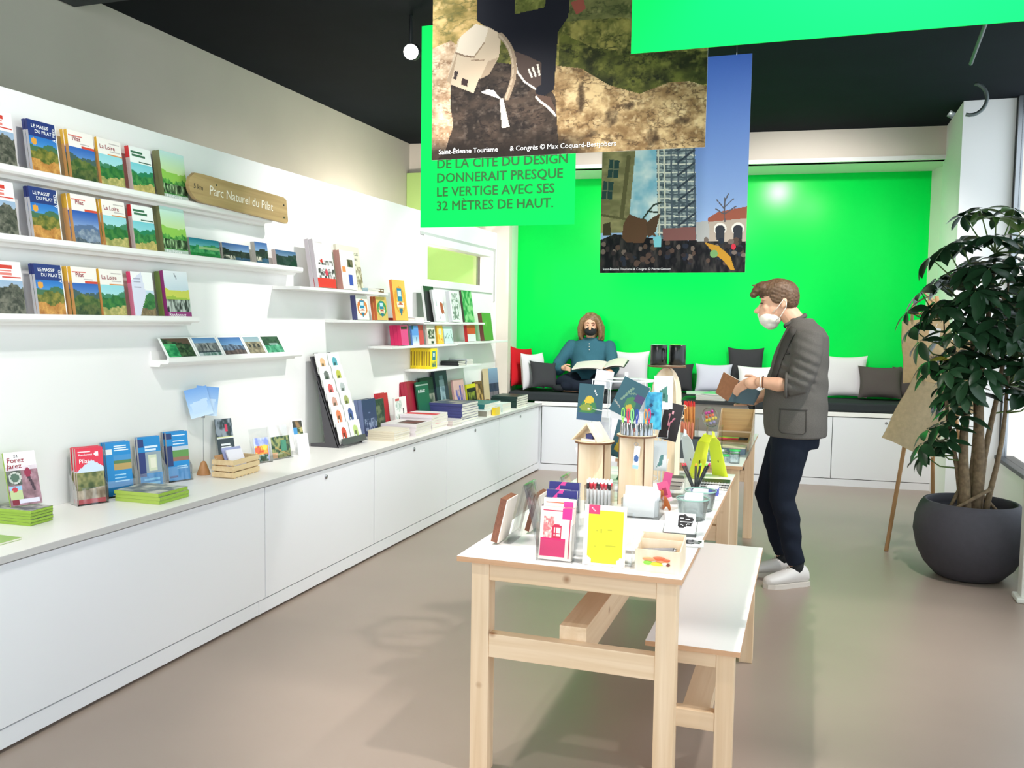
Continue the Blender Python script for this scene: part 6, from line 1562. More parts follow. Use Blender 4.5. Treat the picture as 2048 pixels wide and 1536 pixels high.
for k, (cn, y) in enumerate((('coral red', 5.585), ('orange', 5.62), ('lime green', 5.65))):
    p = thing('brush', '%s handled brush lying across the lower tray' % cn, 'brush', (-0.53, y, TZ + .0575), (0, 0, .05 * k))
    MB().cyl((0.0, 0, 0), (.13, 0, 0), .005, n=8).build('handle', 'clip_' + cn, p, True); MB().cyl((.13, 0, 0), (.185, 0, 0), .005, .003, n=8).build('bristles', 'pencil_black', p, True)
# green-lidded tins and clear pots
M['lid_green'] = mat('green_tin_lid', (70, 206, 110), 0.35); M['tin_glass'] = mat_clear('pot_glass', (.84, .92, .92), .4, .05); M['tin_steel'] = mat('tinplate', (196, 204, 204), .3, metal=.8)
spots = [(-.54, 5.00, 'tin_steel'), (-.50, 5.00, 'tin_glass'), (-.43, 5.03, 'tin_steel'), (-.375, 4.99, 'tin_glass'), (-.52, 5.12, 'tin_steel'), (-.45, 5.14, 'tin_glass'), (-.385, 5.15, 'tin_steel'), (-.55, 5.23, 'tin_glass'), (-.47, 5.25, 'tin_steel'), (-.40, 5.27, 'tin_glass')]
spots = [s for s in spots if s[0] > -.49 or s[1] < 5.15]
wn = ['nearest', 'second', 'third', 'fourth', 'fifth', 'sixth', 'seventh', 'eighth', 'ninth']
for k, (x, y, m_) in enumerate(spots):
    hh = .03 if k % 3 else .045
    r = thing('small_tin', 'small %s, %s of the pots on the far table' % ('steel tin' if m_ == 'tin_steel' else 'clear pot', wn[k]), 'pot', (x, y, TZ), group='small pots on the far table')
    MB().lathe([(0, 0), (.027, 0), (.028, .002), (.028, hh)], 22).build('body', m_, r, True)
    MB().lathe([(0.0, hh + .009), (.029, hh + .008), (.030, hh + .001), (.028, hh)], 22).build('lid', 'lid_green' if k in (2, 4, 6) else m_, r, True)
M['blue_grey'] = mat('blue_grey_card', (120, 140, 156), .6)
r = thing('flat_box', 'flat blue-grey box at the right edge of the far table', 'box', (-.49, 5.33, TZ)); MB().box(0, .15, 0, .13, 0, .035).build('body', 'blue_grey', r, bevel=.002); MB().box(-.001, .151, -.001, .131, .035, .042).build('lid', 'ply', r)
# small black side stand with magazines
r = thing('side_stand', 'black metal stand holding magazines behind the far table', 'stand', (-.90, 6.50, 0))
b = MB()
for (x, y) in ((0.02, 0.02), (.50, .02), (.02, .38), (.50, .38)): MB().box(x, x + .022, y, y + .022, 0, .925).build('leg', 'black_metal', r)
MB().box(0, .545, 0, .42, .925, .945).build('shelf_board', 'black_metal', r)
M['stand_panel'] = mat('taupe_panel', (140, 132, 124), .6)
MB().box(.045, .495, .02, .03, .40, .92).build('front_panel', 'stand_panel', r)
mg = D('magazine_white', .21, .28, .012, (240, 242, 238), (226, 226, 224), (236, 238, 236)); mg2 = D('magazine_green', .21, .28, .008, cover(16, 20, (150, 224, 170), [('r', .1, .1, .9, .3, (240, 244, 240))]), (90, 190, 120), (236, 240, 236))
pile(mg, 3, -.68, 6.56, .945, -.06, 'white magazine lying flat', 'on the black stand', seed=3)
pile(mg2, 1, -.64, 6.57, .9845, -.15, 'green-covered magazine', 'on top of the white ones on the black stand')
pile(D('magazine_left', .20, .27, .006, (236, 238, 236), (220, 222, 220)), 1, -.755, 6.60, .982, .12, 'thin white magazine', 'askew on the white ones on the black stand')
# ------------------------------------------------------------------ people
M['skin'] = mat('skin', (224, 172, 142), 0.5, var=0.05, vscale=30)
M['hair_brown'] = mat('brown_hair', (98, 72, 50), 0.55, var=0.35, vscale=90)
M['hair_blonde'] = mat('dark_blonde_hair', (126, 98, 66), 0.5, var=0.35, vscale=60)
M['mask_white'] = mat('white_cloth_mask', (238, 230, 218), 0.9); M['mask_black'] = mat('black_cloth_mask', (30, 30, 32), 0.9)
M['jacket'] = mat('grey_brown_wool', (99, 95, 90), 0.95, spec=0.1, var=0.10, vscale=220, bump=0.3, bscale=300)
M['shirt'] = mat('dark_shirt', (48, 50, 54), 0.9)
M['jeans'] = mat('dark_navy_denim', (30, 36, 48), 0.9, spec=0.15, bump=0.2, bscale=300)
M['sneaker'] = mat('white_leather', (226, 222, 218), 0.5); M['sole'] = mat('rubber_sole', (214, 206, 196), 0.7)
M['sock'] = mat('black_sock', (26, 30, 34), 0.9)
M['sweater'] = mat('teal_knit', (58, 102, 116), 0.95, spec=0.1, var=0.06, vscale=150, bump=0.35, bscale=260)
M['eye'] = mat('dark_eye', (40, 30, 26), 0.2); M['brow'] = mat('brow_hair', (84, 62, 46), 0.8); M['button'] = mat('pale_button', (200, 196, 186), 0.4)
def rough_hair(amp, sc):
    def f(co):
        n = np.sin(co[:, 0] * sc * 1.3 + 3 * np.sin(co[:, 1] * sc * .7)) * np.sin(co[:, 2] * sc * 1.1 + 2 * np.sin(co[:, 0] * sc * .9))
        c = co.mean(0); d = co - c; d /= (np.linalg.norm(d, axis=1)[:, None] + 1e-6)
        return co + d * (n * amp)[:, None]
    return f
def folds(amp, sc, zlo, zhi):
    def f(co):
        w = np.clip((co[:, 2] - zlo) / max(1e-6, zhi - zlo), 0, 1); w = 1 - np.abs(2 * w - 1)
        n = np.sin(co[:, 2] * sc + 2.5 * np.sin(co[:, 0] * 17) + 2 * np.sin(co[:, 1] * 13))
        out = co.copy(); c = co.mean(0)
        d = co - c; d[:, 2] = 0; d /= (np.linalg.norm(d, axis=1)[:, None] + 1e-6)
        return out + d * (n * amp)[:, None] * (0.35 + w[:, None])
    return f
def finger(b, pts, r):
    b.tube(pts, [r, r * .95, r * .9, r * .78][:len(pts)], 10, True)

# ---- the man: stands in profile facing left, reading a book
PX, PY = 0.0, 5.34
man = thing('person', 'standing man in a grey blazer and white mask reading a book', 'person', (PX, PY, 0))
def P(x, y, z): return (x - PX, y - PY, z)
RH_ = Matrix.Rotation(0.42, 4, 'Y')     # head bowed towards -X
b = MB()
b.ell(P(-.185, 5.34, 1.668), (.098, .076, .098), 24, 16)
b.ell(P(-.232, 5.34, 1.578), (.058, .056, .088), 20, 14, Matrix.Rotation(.25, 4, 'Y'))
b.ell(P(-.20, 5.34, 1.60), (.075, .064, .075), 20, 14)
b.tube([P(-.272, 5.34, 1.635), P(-.285, 5.34, 1.605), P(-.303, 5.34, 1.582)], [.010, .013, .016], 10, True)
for s_ in (-1, 1):
    b.ell(P(-.262, 5.34 + s_ * .033, 1.652), (.020, .024, .010), 12, 8)           # brow ridge
    b.ell(P(-.248, 5.34 + s_ * .038, 1.600), (.022, .022, .025), 12, 8)           # cheek
    b.ell(P(-.150, 5.34 + s_ * .076, 1.628), (.018, .010, .032), 12, 8, Matrix.Rotation(.3, 4, 'Y'))   # ear
b.ell(P(-.232, 5.34, 1.500), (.028, .030, .020), 12, 8)                            # chin
b.tube([P(-.06, 5.34, 1.46), P(-.09, 5.34, 1.53), P(-.145, 5.34, 1.60)], [.066, .058, .056], 16)
# trunk and legs under the clothes
b.loft([(P(-.06, 5.34, .86), (.13, 0, 0), (0, .17, 0)), (P(-.07, 5.34, 1.1), (.12, 0, 0), (0, .16, 0)), (P(-.045, 5.34, 1.35), (.105, 0, 0), (0, .15, 0)), (P(-.04, 5.34, 1.44), (.07, 0, 0), (0, .11, 0)), (P(-.05, 5.34, 1.5), (.05, 0, 0), (0, .07, 0))])
LH, LK, LA = P(-.085, 5.255, .88), P(-.120, 5.25, .50), P(-.030, 5.275, .10)
RHp, RK, RA = P(-.085, 5.425, .88), P(-.215, 5.43, .49), P(-.105, 5.455, .11)
for h_, k_, a_ in ((LH, LK, LA), (RHp, RK, RA)):
    b.tube([h_, k_, a_, (a_[0] - .02, a_[1], .04)], [.085, .055, .038, .035], 14, True)
# arms
b.tube([P(-.015, 5.20, 1.41), P(-.055, 5.13, 1.175), P(-.16, 5.125, 1.172), P(-.262, 5.145, 1.182)], [.042, .042, .041, .029], 14, True)
b.tube([P(-.03, 5.48, 1.41), P(-.085, 5.555, 1.18), P(-.19, 5.50, 1.12), P(-.285, 5.43, 1.065)], [.042, .042, .040, .029], 14, True)
# near (left) hand laid over the book, five fingers
b.ell(P(-.305, 5.165, 1.172), (.045, .022, .036), 16, 10, Matrix.Rotation(.15, 4, 'Y'))
for k, (dz, L) in enumerate(((.026, .078), (.010, .084), (-.007, .078), (-.022, .062))):
    y0 = 5.178 + .006 * k
    finger(b, [P(-.335, y0, 1.166 + dz), P(-.335 - L * .42, y0 + .008, 1.150 + dz * .9), P(-.335 - L * .75, y0 + .024, 1.128 + dz * .8), P(-.335 - L * .9, y0 + .042, 1.106 + dz * .75)], .0090)
finger(b, [P(-.280, 5.178, 1.195), P(-.312, 5.205, 1.210), P(-.345, 5.235, 1.208)], .0105)
# far (right) hand under the book
b.ell(P(-.318, 5.405, 1.045), (.044, .032, .022), 16, 10)
for k in range(4):
    y0 = 5.375 - .010 * k
    finger(b, [P(-.345, y0 + .02, 1.036 - .002 * k), P(-.375 - .004 * k, y0 - .012, 1.030), P(-.398 - .003 * k, y0 - .045, 1.030), P(-.405, y0 - .068, 1.036)], .0088)
finger(b, [P(-.300, 5.38, 1.06), P(-.318, 5.34, 1.075), P(-.335, 5.315, 1.083)], .0102)
fuse(b, 'body', 'skin', man, .0052, 3)
for s_ in (-1, 1):
    MB().ell(P(-.276, 5.34 + s_ * .032, 1.628), (.008, .014, .0045), 12, 8).build('eye', 'eye', man, True)
    MB().tube([P(-.288, 5.34 + s_ * .014, 1.662), P(-.281, 5.34 + s_ * .034, 1.668), P(-.262, 5.34 + s_ * .055, 1.658)], [.004, .0045, .003], 8, True).build('eyebrow', 'brow', man, True)
b = MB()
b.ell(P(-.185, 5.34, 1.698), (.112, .083, .074), 24, 16); b.ell(P(-.125, 5.34, 1.665), (.058, .081, .085), 20, 14)
b.ell(P(-.265, 5.34, 1.716), (.052, .066, .040), 16, 10); b.ell(P(-.300, 5.335, 1.700), (.034, .050, .028), 14, 10); b.ell(P(-.322, 5.325, 1.678), (.022, .032, .020), 12, 8)
for s_ in (-1, 1): b.ell(P(-.185, 5.34 + s_ * .068, 1.665), (.045, .014, .040), 12, 8)
rng = random.Random(2)
for k in range(40):
    a = rng.uniform(0, 2 * PI); rr_ = rng.uniform(.2, 1)
    p0 = Vector(P(-.195 + .09 * rr_ * math.cos(a), 5.34 + .065 * rr_ * math.sin(a), 1.735 - .03 * rr_))
    b.tube([p0, p0 + Vector((-.022, rng.uniform(-.01, .01), .028)), p0 + Vector((-.055, rng.uniform(-.015, .015), .026))], [.010, .008, .003], 6)
fuse(b, 'hair', 'hair_brown', man, .005, 1, rough_hair(.003, 260))
b = MB(); b.ell(P(-.238, 5.34, 1.545), (.051, .061, .055), 22, 14, Matrix.Rotation(.5, 4, 'Y')); b.ell(P(-.274, 5.34, 1.568), (.024, .020, .030), 14, 10, Matrix.Rotation(.5, 4, 'Y')); b.ell(P(-.222, 5.34, 1.512), (.044, .050, .036), 14, 10); b.ell(P(-.212, 5.34, 1.540), (.050, .067, .044), 18, 12)
mk = fuse(b, 'face_mask', 'mask_white', man, .005, 4)
for s_ in (-1, 1):
    b = MB(); b.tube([P(-.212, 5.34 + s_ * .063, 1.575), P(-.185, 5.34 + s_ * .077, 1.602), P(-.152, 5.34 + s_ * .085, 1.650), P(-.136, 5.34 + s_ * .084, 1.632)], .0024, 6); b.tube([P(-.195, 5.34 + s_ * .060, 1.525), P(-.165, 5.34 + s_ * .074, 1.555), P(-.138, 5.34 + s_ * .085, 1.605), P(-.136, 5.34 + s_ * .084, 1.632)], .0024, 6)
    b.build('ear_loop', 'mask_white', mk, True)
# trousers
b = MB()
b.loft([(P(-.065, 5.34, .80), (.135, 0, 0), (0, .165, 0)), (P(-.06, 5.34, .90), (.14, 0, 0), (0, .175, 0)), (P(-.06, 5.34, 1.0), (.135, 0, 0), (0, .17, 0))])
for h_, k_, a_ in ((LH, LK, LA), (RHp, RK, RA)):
    h_ = Vector(h_); k_ = Vector(k_); a_ = Vector(a_)
    b.tube([h_ + Vector((0.01, 0, .02)), h_.lerp(k_, .35), h_.lerp(k_, .75), k_, k_.lerp(a_, .3) + Vector((.012, 0, 0)), k_.lerp(a_, .7), a_ + Vector((.0, 0, .03))], [.115, .102, .082, .072, .068, .056, .051], 16)
fuse(b, 'trousers', 'jeans', man, .008, 6, folds(.0035, 55, .15, .55))
for a_ in (LA, RA):
    MB().tube([(a_[0], a_[1], .075), (a_[0], a_[1], .145)], [.040, .044], 14).build('sock', 'sock', man, True)
# blazer
b = MB()
S = [(.865, -.060, .172, .205), (.94, -.066, .178, .212), (1.03, -.069, .180, .208), (1.12, -.068, .176, .202), (1.21, -.062, .168, .204), (1.30, -.050, .156, .212), (1.38, -.038, .144, .218), (1.44, -.028, .128, .212), (1.485, -.030, .104, .180), (1.515, -.045, .080, .115), (1.545, -.058, .070, .078)]
b.loft([(P(cx, 5.34, z), (rx, 0, 0), (0, ry, 0)) for z, cx, rx, ry in S], 32)
b.tube([P(-.012, 5.175, 1.445), P(-.012, 5.135, 1.36), P(-.030, 5.12, 1.25), P(-.055, 5.118, 1.185), P(-.115, 5.122, 1.170)], [.088, .082, .075, .073, .064], 18)
b.tube([P(-.03, 5.505, 1.445), P(-.045, 5.55, 1.33), P(-.085, 5.56, 1.19), P(-.15, 5.525, 1.145)], [.082, .076, .070, .060], 18)
def blazer_folds(co):
    co = folds(.0026, 48, .95, 1.45)(co)
    arm = np.clip((-.145 - co[:, 1]) * 40, 0, 1) * np.clip((co[:, 2] - 1.10) * 25, 0, 1)
    near = np.exp(-((co[:, 2] - 1.24) / .10) ** 2)
    n = np.sin(co[:, 2] * 120 + co[:, 0] * 55) + .5 * np.sin(co[:, 2] * 75 - co[:, 0] * 90)
    co[:, 1] -= .0042 * n * arm * (.35 + near)
    return co
jk = fuse(b, 'blazer', 'jacket', man, .0075, 6, blazer_folds)
# lapel, collar, pocket, front edge follow the blazer's surface
dg = bpy.context.evaluated_depsgraph_get(); dg.update()
from mathutils.bvhtree import BVHTree
bvh = BVHTree.FromObject(jk, dg)
def on_jacket(x, z, off=.003, side=-1):
    hit = bvh.ray_cast(Vector((x - PX, side * .6, z)), Vector((0, -side, 0)))
    if hit[0] is None: return None
    return hit[0] + hit[1] * off
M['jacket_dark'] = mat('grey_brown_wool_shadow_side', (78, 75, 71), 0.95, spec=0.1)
def seam(name, pts, r=.0022, m_='jacket_dark'):
    q = [on_jacket(x, z) for x, z in pts]; q = [p for p in q if p is not None]
    if len(q) > 2: MB().tube(q, r, 6).build(name, m_, jk, True)
def dens(pts, n=6):
    out = []
    for a, c in zip(pts, pts[1:]):
        for k in range(n): out.append((a[0] + (c[0] - a[0]) * k / n, a[1] + (c[1] - a[1]) * k / n))
    return out + [pts[-1]]
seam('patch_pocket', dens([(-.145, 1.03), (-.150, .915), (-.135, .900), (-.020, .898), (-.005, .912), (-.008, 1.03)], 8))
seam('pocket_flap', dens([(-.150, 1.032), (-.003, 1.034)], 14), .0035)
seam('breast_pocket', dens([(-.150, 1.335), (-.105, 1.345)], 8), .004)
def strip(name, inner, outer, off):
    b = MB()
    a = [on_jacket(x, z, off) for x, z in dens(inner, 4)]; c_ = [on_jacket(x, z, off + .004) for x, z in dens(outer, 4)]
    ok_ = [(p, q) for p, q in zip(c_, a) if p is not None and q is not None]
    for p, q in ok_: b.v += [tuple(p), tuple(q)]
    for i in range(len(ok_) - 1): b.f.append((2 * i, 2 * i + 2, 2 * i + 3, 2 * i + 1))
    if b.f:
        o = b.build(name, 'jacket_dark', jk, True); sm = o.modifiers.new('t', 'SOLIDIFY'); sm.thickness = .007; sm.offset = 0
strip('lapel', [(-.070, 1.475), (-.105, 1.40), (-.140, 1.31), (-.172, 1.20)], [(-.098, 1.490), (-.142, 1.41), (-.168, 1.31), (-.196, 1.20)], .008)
b = MB(); b.tube([P(-.135, 5.29, 1.505), P(-.075, 5.275, 1.535), P(-.035, 5.34, 1.560), P(-.075, 5.405, 1.535), P(-.135, 5.39, 1.505)], [.010, .013, .014, .013, .010], 10, True); b.build('collar', 'jacket', jk, True)
b = MB(); b.tube([P(-.085, 5.30, 1.52), P(-.135, 5.34, 1.50), P(-.085, 5.38, 1.52)], [.016, .016, .016], 10, True); b.build('shirt', 'shirt', man, True)
b = MB(); b.tube([P(-.118 + .0, 5.122 + .066 * math.cos(a), 1.170 + .066 * math.sin(a)) for a in np.linspace(0, 2 * PI, 19)], .008, 8); b.build('rolled_cuff', 'jacket', jk, True)
# bracelets
M['bead'] = mat('brown_beads', (110, 60, 40), .5)
b = MB().tube([P(-.244, 5.143 + .034 * math.cos(a), 1.181 + .034 * math.sin(a)) for a in np.linspace(0, 2 * PI, 19)], .0035, 8); b.build('bracelet', 'bead', man, True)
b = MB().tube([P(-.258, 5.145 + .033 * math.cos(a), 1.182 + .033 * math.sin(a)) for a in np.linspace(0, 2 * PI, 19)], .0035, 8); b.build('bracelet', 'mask_white', man, True)
# sneakers
def sneaker(a_, rz):
    r = mesh_obj('sneaker', MB().mesh('x', 'sneaker'), man); bpy.data.objects.remove(r, do_unlink=True)
    T = Matrix.Translation((a_[0], a_[1], 0)) @ Matrix.Rotation(rz, 4, 'Z')
    b = MB()
    secs = [(.075, .03, .050), (.070, .036, .085), (.045, .040, .108), (.015, .042, .112), (-.03, .043, .098), (-.075, .047, .080), (-.12, .050, .066), (-.16, .047, .055), (-.19, .036, .046), (-.205, .018, .034)]
    base = len(b.v)
    b.loft([(T @ Vector((x, 0, .018 + h / 2)), T.to_3x3() @ Vector((0, w, 0)), Vector((0, 0, h / 2))) for x, w, h in secs], 18)
    up = fuse(b, 'sneaker', 'sneaker', man, .006, 3)
    sp = [(-.212, 0), (-.20, .028), (-.165, .048), (-.115, .054), (-.06, .048), (.0, .043), (.05, .042), (.078, .030), (.084, 0)]
    poly = sp + [(x, -y) for x, y in reversed(sp[1:-1])]
    MB().prism([(x, y) for x, y in poly], T @ Vector((0, 0, 0)), T.to_3x3() @ Vector((1, 0, 0)), T.to_3x3() @ Vector((0, 1, 0)), (0, 0, .026)).build('sole', 'sole', up)
    for k in range(4):
        x = -.045 - k * .022; z = .112 - k * .014
        MB().tube([T @ Vector((x, -.026, z - .012)), T @ Vector((x - .006, 0, z + .004)), T @ Vector((x, .026, z - .012))], .0032, 6).build('lace', 'paper', up, True)
sneaker(LA, .62); sneaker(RA, .30)

# the man's book: held open, spine towards the camera
bk_ = thing('book', 'brown and teal open book in the standing man’s hands', 'book', (-.42, 5.30, 1.06))
M['cover_brown'] = mat('brown_cloth_cover', (140, 92, 60), .7, var=.1, vscale=60); M['cover_teal'] = mat('slate_teal_cover', (62, 84, 92), .6)
def Q(x, z, y=5.30): return Vector((x + .42, y - 5.30, z - 1.06))
def slab(name, q, off, th, m_):
    b = MB(); n_ = len(q); a = [p + Vector((0, off, 0)) for p in q]; c_ = [p + Vector((0, off + th, 0)) for p in q]
    b.face(a[::-1] if False else a); b.face(c_[::-1])
    for i in range(n_): b.face([a[(i + 1) % n_], a[i], c_[i], c_[(i + 1) % n_]])
    return b.build(name, m_, bk_)
br = [Q(-.444, 1.054, 5.27), Q(-.385, 1.178, 5.27), Q(-.480, 1.222, 5.33), Q(-.523, 1.096, 5.33)]
te = [Q(-.444, 1.052, 5.27), Q(-.300, 1.036, 5.30), Q(-.262, 1.115, 5.30), Q(-.385, 1.176, 5.27)]
slab('front_cover', br[::-1], 0, .004, 'cover_brown'); slab('back_cover', te, 0, .004, 'cover_teal')
slab('page_block', [p * .98 + Vector((.0, 0, .004)) for p in br[::-1]], .005, .018, 'pages'); slab('page_block', [p * .97 + Vector((0, 0, .002)) for p in te], .005, .018, 'pages')

# ---- the woman: sits on the bench with an open picture book
wo = thing('person', 'seated woman in a teal sweater and black mask on the bench', 'person', (-2.18, 9.0, .79))
def W(x, y, z): return (x + 2.18, y - 9.0, z - .79)
b = MB()
b.ell(W(-2.165, 8.945, 1.485), (.074, .088, .100), 22, 16); b.ell(W(-2.155, 8.90, 1.425), (.056, .060, .075), 18, 12)
b.tube([W(-2.15, 8.862, 1.48), W(-2.148, 8.838, 1.452), W(-2.146, 8.825, 1.437)], [.009, .012, .014], 10, True)
for s_ in (-1, 1): b.ell(W(-2.155 + s_ * .035, 8.862, 1.450), (.022, .020, .022), 10, 8); b.ell(W(-2.152 + s_ * .030, 8.868, 1.500), (.024, .014, .009), 10, 8)
b.tube([W(-2.175, 8.99, 1.27), W(-2.17, 8.975, 1.35), W(-2.165, 8.955, 1.43)], [.058, .048, .046], 14)
b.loft([(W(-2.19, 9.0, .82), (.17, 0, 0), (0, .13, 0)), (W(-2.19, 9.0, 1.0), (.15, 0, 0), (0, .11, 0)), (W(-2.185, 9.0, 1.2), (.16, 0, 0), (0, .10, 0)), (W(-2.18, 9.0, 1.29), (.12, 0, 0), (0, .07, 0))])
WL = [W(-2.385, 9.0, 1.26), W(-2.50, 8.89, 1.05), W(-2.455, 8.77, 1.005), W(-2.395, 8.715, 1.035)]
WR = [W(-1.975, 9.0, 1.26), W(-1.905, 8.88, 1.03), W(-1.90, 8.78, 1.01), W(-1.915, 8.715, 1.03)]
b.tube(WL, [.05, .042, .036, .027], 14, True); b.tube(WR, [.05, .042, .036, .027], 14, True)
b.ell(W(-2.375, 8.695, 1.035), (.036, .030, .030), 14, 10)
for k in range(4):
    z0 = 1.050 - .012 * k
    finger(b, [W(-2.365, 8.670, z0), W(-2.340, 8.650, z0 + .004), W(-2.315, 8.650, z0 - .004), W(-2.302, 8.662, z0 - .010)], .0088)
finger(b, [W(-2.375, 8.69, 1.06), W(-2.345, 8.685, 1.072), W(-2.315, 8.69, 1.066)], .0098)
b.ell(W(-1.905, 8.695, 1.02), (.034, .034, .024), 14, 10)
for k in range(4): finger(b, [W(-1.90 + .012 * k, 8.69, 1.01), W(-1.91 + .012 * k, 8.66, 1.012), W(-1.915 + .012 * k, 8.635, 1.018)], .0088)
finger(b, [W(-1.93, 8.70, 1.03), W(-1.95, 8.675, 1.048), W(-1.955, 8.655, 1.052)], .0095)
for s_ in (-1, 1): b.tube([W(-2.19 + s_ * .09, 8.98, .87), W(-2.18 + s_ * .20, 8.66, .885), W(-2.18 - s_ * .05, 8.60, .845), W(-2.18 - s_ * .20, 8.62, .835)], [.08, .058, .045, .035], 14, True)
fuse(b, 'body', 'skin', wo, .0058, 3)
for s_ in (-1, 1): MB().ell(W(-2.150 + s_ * .030, 8.858, 1.474), (.013, .007, .0045), 12, 8).build('eye', 'eye', wo, True)
for s_ in (-1, 1): MB().tube([W(-2.150 + s_ * .014, 8.853, 1.497), W(-2.150 + s_ * .032, 8.856, 1.502), W(-2.150 + s_ * .050, 8.872, 1.494)], [.003, .0036, .0025], 8, True).build('eyebrow', 'brow', wo, True)
b = MB()
b.ell(W(-2.168, 8.965, 1.525), (.094, .098, .085), 22, 16); b.ell(W(-2.17, 9.01, 1.45), (.095, .062, .12), 18, 12)
for s_ in (-1, 1):
    b.tube([W(-2.165 + s_ * .026, 8.915, 1.588), W(-2.165 + s_ * .082, 8.905, 1.525), W(-2.165 + s_ * .108, 8.915, 1.44), W(-2.165 + s_ * .108, 8.93, 1.365), W(-2.165 + s_ * .092, 8.935, 1.335)], [.022, .030, .030, .026, .014], 12, True)
    b.tube([W(-2.165 + s_ * .055, 8.985, 1.545), W(-2.165 + s_ * .10, 8.98, 1.45), W(-2.165 + s_ * .11, 8.975, 1.34)], [.04, .042, .03], 12, True)
fuse(b, 'hair', 'hair_blonde', wo, .006, 2, rough_hair(.0025, 200))
b = MB(); b.ell(W(-2.153, 8.880, 1.415), (.063, .060, .050), 20, 12); b.ell(W(-2.148, 8.838, 1.430), (.024, .020, .026), 12, 8)
fuse(b, 'face_mask', 'mask_black', wo, .006, 3)
b = MB()
b.loft([(W(-2.19, 9.0, .84), (.195, 0, 0), (0, .155, 0)), (W(-2.19, 8.99, .95), (.200, 0, 0), (0, .155, 0)), (W(-2.19, 8.99, 1.08), (.190, 0, 0), (0, .14, 0)), (W(-2.185, 9.0, 1.20), (.200, 0, 0), (0, .125, 0)), (W(-2.18, 9.005, 1.28), (.195, 0, 0), (0, .10, 0)), (W(-2.178, 9.0, 1.325), (.125, 0, 0), (0, .085, 0)), (W(-2.175, 8.99, 1.35), (.080, 0, 0), (0, .07, 0))], 28)
for A in (WL, WR):
    A = [Vector(p) for p in A]
    b.tube([A[0] + Vector((0, 0, 0)), A[0].lerp(A[1], .5), A[1], A[2], A[2].lerp(A[3], .7)], [.066, .066, .064, .058, .046], 16, True)
sw = fuse(b, 'sweater', 'sweater', wo, .009, 16, folds(.003, 45, .05, .5))
for k in range(3): MB().ell(W(-2.160 + .002 * k, 8.868 - .004 * k, 1.285 - .03 * k), (.006, .004, .006), 10, 8).build('button', 'button', sw, True)
b = MB()
for s_ in (-1, 1): b.tube([W(-2.19 + s_ * .09, 8.99, .895), W(-2.185 + s_ * .15, 8.82, .905), W(-2.18 + s_ * .20, 8.66, .895), W(-2.18 + s_ * .05, 8.59, .865), W(-2.18 - s_ * .16, 8.60, .855)], [.10, .086, .070, .058, .046], 16, True)
b.ell(W(-2.19, 8.96, .875), (.19, .15, .078))
fuse(b, 'trousers', 'jeans', wo, .009, 5)
for s_ in (-1, 1): MB().ell(W(-2.18 - s_ * .22, 8.60, .835), (.07, .045, .036), 16, 10).build('boot', 'sock', wo, True)
# her open picture book
ob = thing('open_book', 'large open picture book in the seated woman’s hands', 'book', (-2.0, 8.68, 1.0), (0, 0, 0))
def page_sheet(name, x0, x1, z0, z1, sag, y0, y1, m_, th):
    b = MB(); n = 10; up = []; lo = []
    for i in range(n + 1):
        t = i / n; x = x0 + (x1 - x0) * t; z = z0 + (z1 - z0) * t + sag * math.sin(PI * t) ** .8
        up.append((x, z))
    for i in range(n):
        (xa, za), (xb, zb) = up[i], up[i + 1]
        b.face([(xa, y0, za), (xb, y0, zb), (xb, y1, zb + .06), (xa, y1, za + .06)]); b.face([(xa, y1, za + .06 - th), (xb, y1, zb + .06 - th), (xb, y0, zb - th), (xa, y0, za - th)])
        b.face([(xa, y0, za - th), (xb, y0, zb - th), (xb, y0, zb), (xa, y0, za)]); b.face([(xb, y1, zb + .06 - th), (xa, y1, za + .06 - th), (xa, y1, za + .06), (xb, y1, zb + .06)])
    for i, j in ((0, 1), (n, -1)):
        x, z = up[i]; q = [(x, y0, z), (x, y1, z + .06), (x, y1, z + .06 - th), (x, y0, z - th)]; b.face(q if j == 1 else q[::-1])
    return b.build(name, m_, ob, False)
page_sheet('left_pages', -.285, .032, .034, .046, .018, -.02, .20, 'pages', .014); page_sheet('right_pages', .034, .245, .048, .078, .022, -.02, .20, 'pages', .012)
M['book_black'] = mat('black_cloth_boards', (44, 48, 46), .6)
page_sheet('left_board', -.295, .032, .016, .030, .014, -.026, .206, 'book_black', .005); page_sheet('right_board', .034, .255, .032, .064, .016, -.026, .206, 'book_black', .005)
# ------------------------------------------------------------------ potted umbrella plant
rng = random.Random(12)
M['pot'] = mat('anthracite_fibreclay', (62, 60, 66), 0.75, var=0.06, vscale=30, bump=0.1, bscale=120)
M['soil'] = mat('dark_soil', (50, 38, 32), 0.95, var=0.4, vscale=60, bump=0.8, bscale=80)
M['bark'] = mat('grey_brown_bark', (124, 104, 78), 0.85, var=0.3, vscale=40, bump=0.4, bscale=90)
M['stalk'] = mat('green_stalk', (96, 120, 62), 0.6)
M['leaf'] = mat('glossy_dark_leaf', (36, 66, 40), 0.32, var=0.3, vscale=6); M['leaf_young'] = mat('younger_leaf', (84, 120, 56), 0.35, var=0.2, vscale=6); M['leaf_yellow'] = mat('yellowing_leaf', (186, 176, 60), .4)
pl = thing('potted_plant', 'tall umbrella plant in a round anthracite pot by the window', 'plant', (0.955, 5.86, 0))
MB().lathe([(0, 0), (.15, 0), (.19, .015), (.25, .08), (.295, .17), (.315, .27), (.308, .36), (.285, .43), (.262, .462), (.250, .465), (.243, .455), (.250, .41), (.255, .38), (0, .38)], 48).build('pot', 'pot', pl, True)
b = MB(); n = 20
base = len(b.v)
for j in range(7):
    for k in range(n):
        a = 2 * PI * k / n; r_ = .25 * j / 6
        b.v.append((r_ * math.cos(a), r_ * math.sin(a), .392 + .012 * math.sin(5 * a + j) * (j / 6) + (1 - j / 6) * .02))
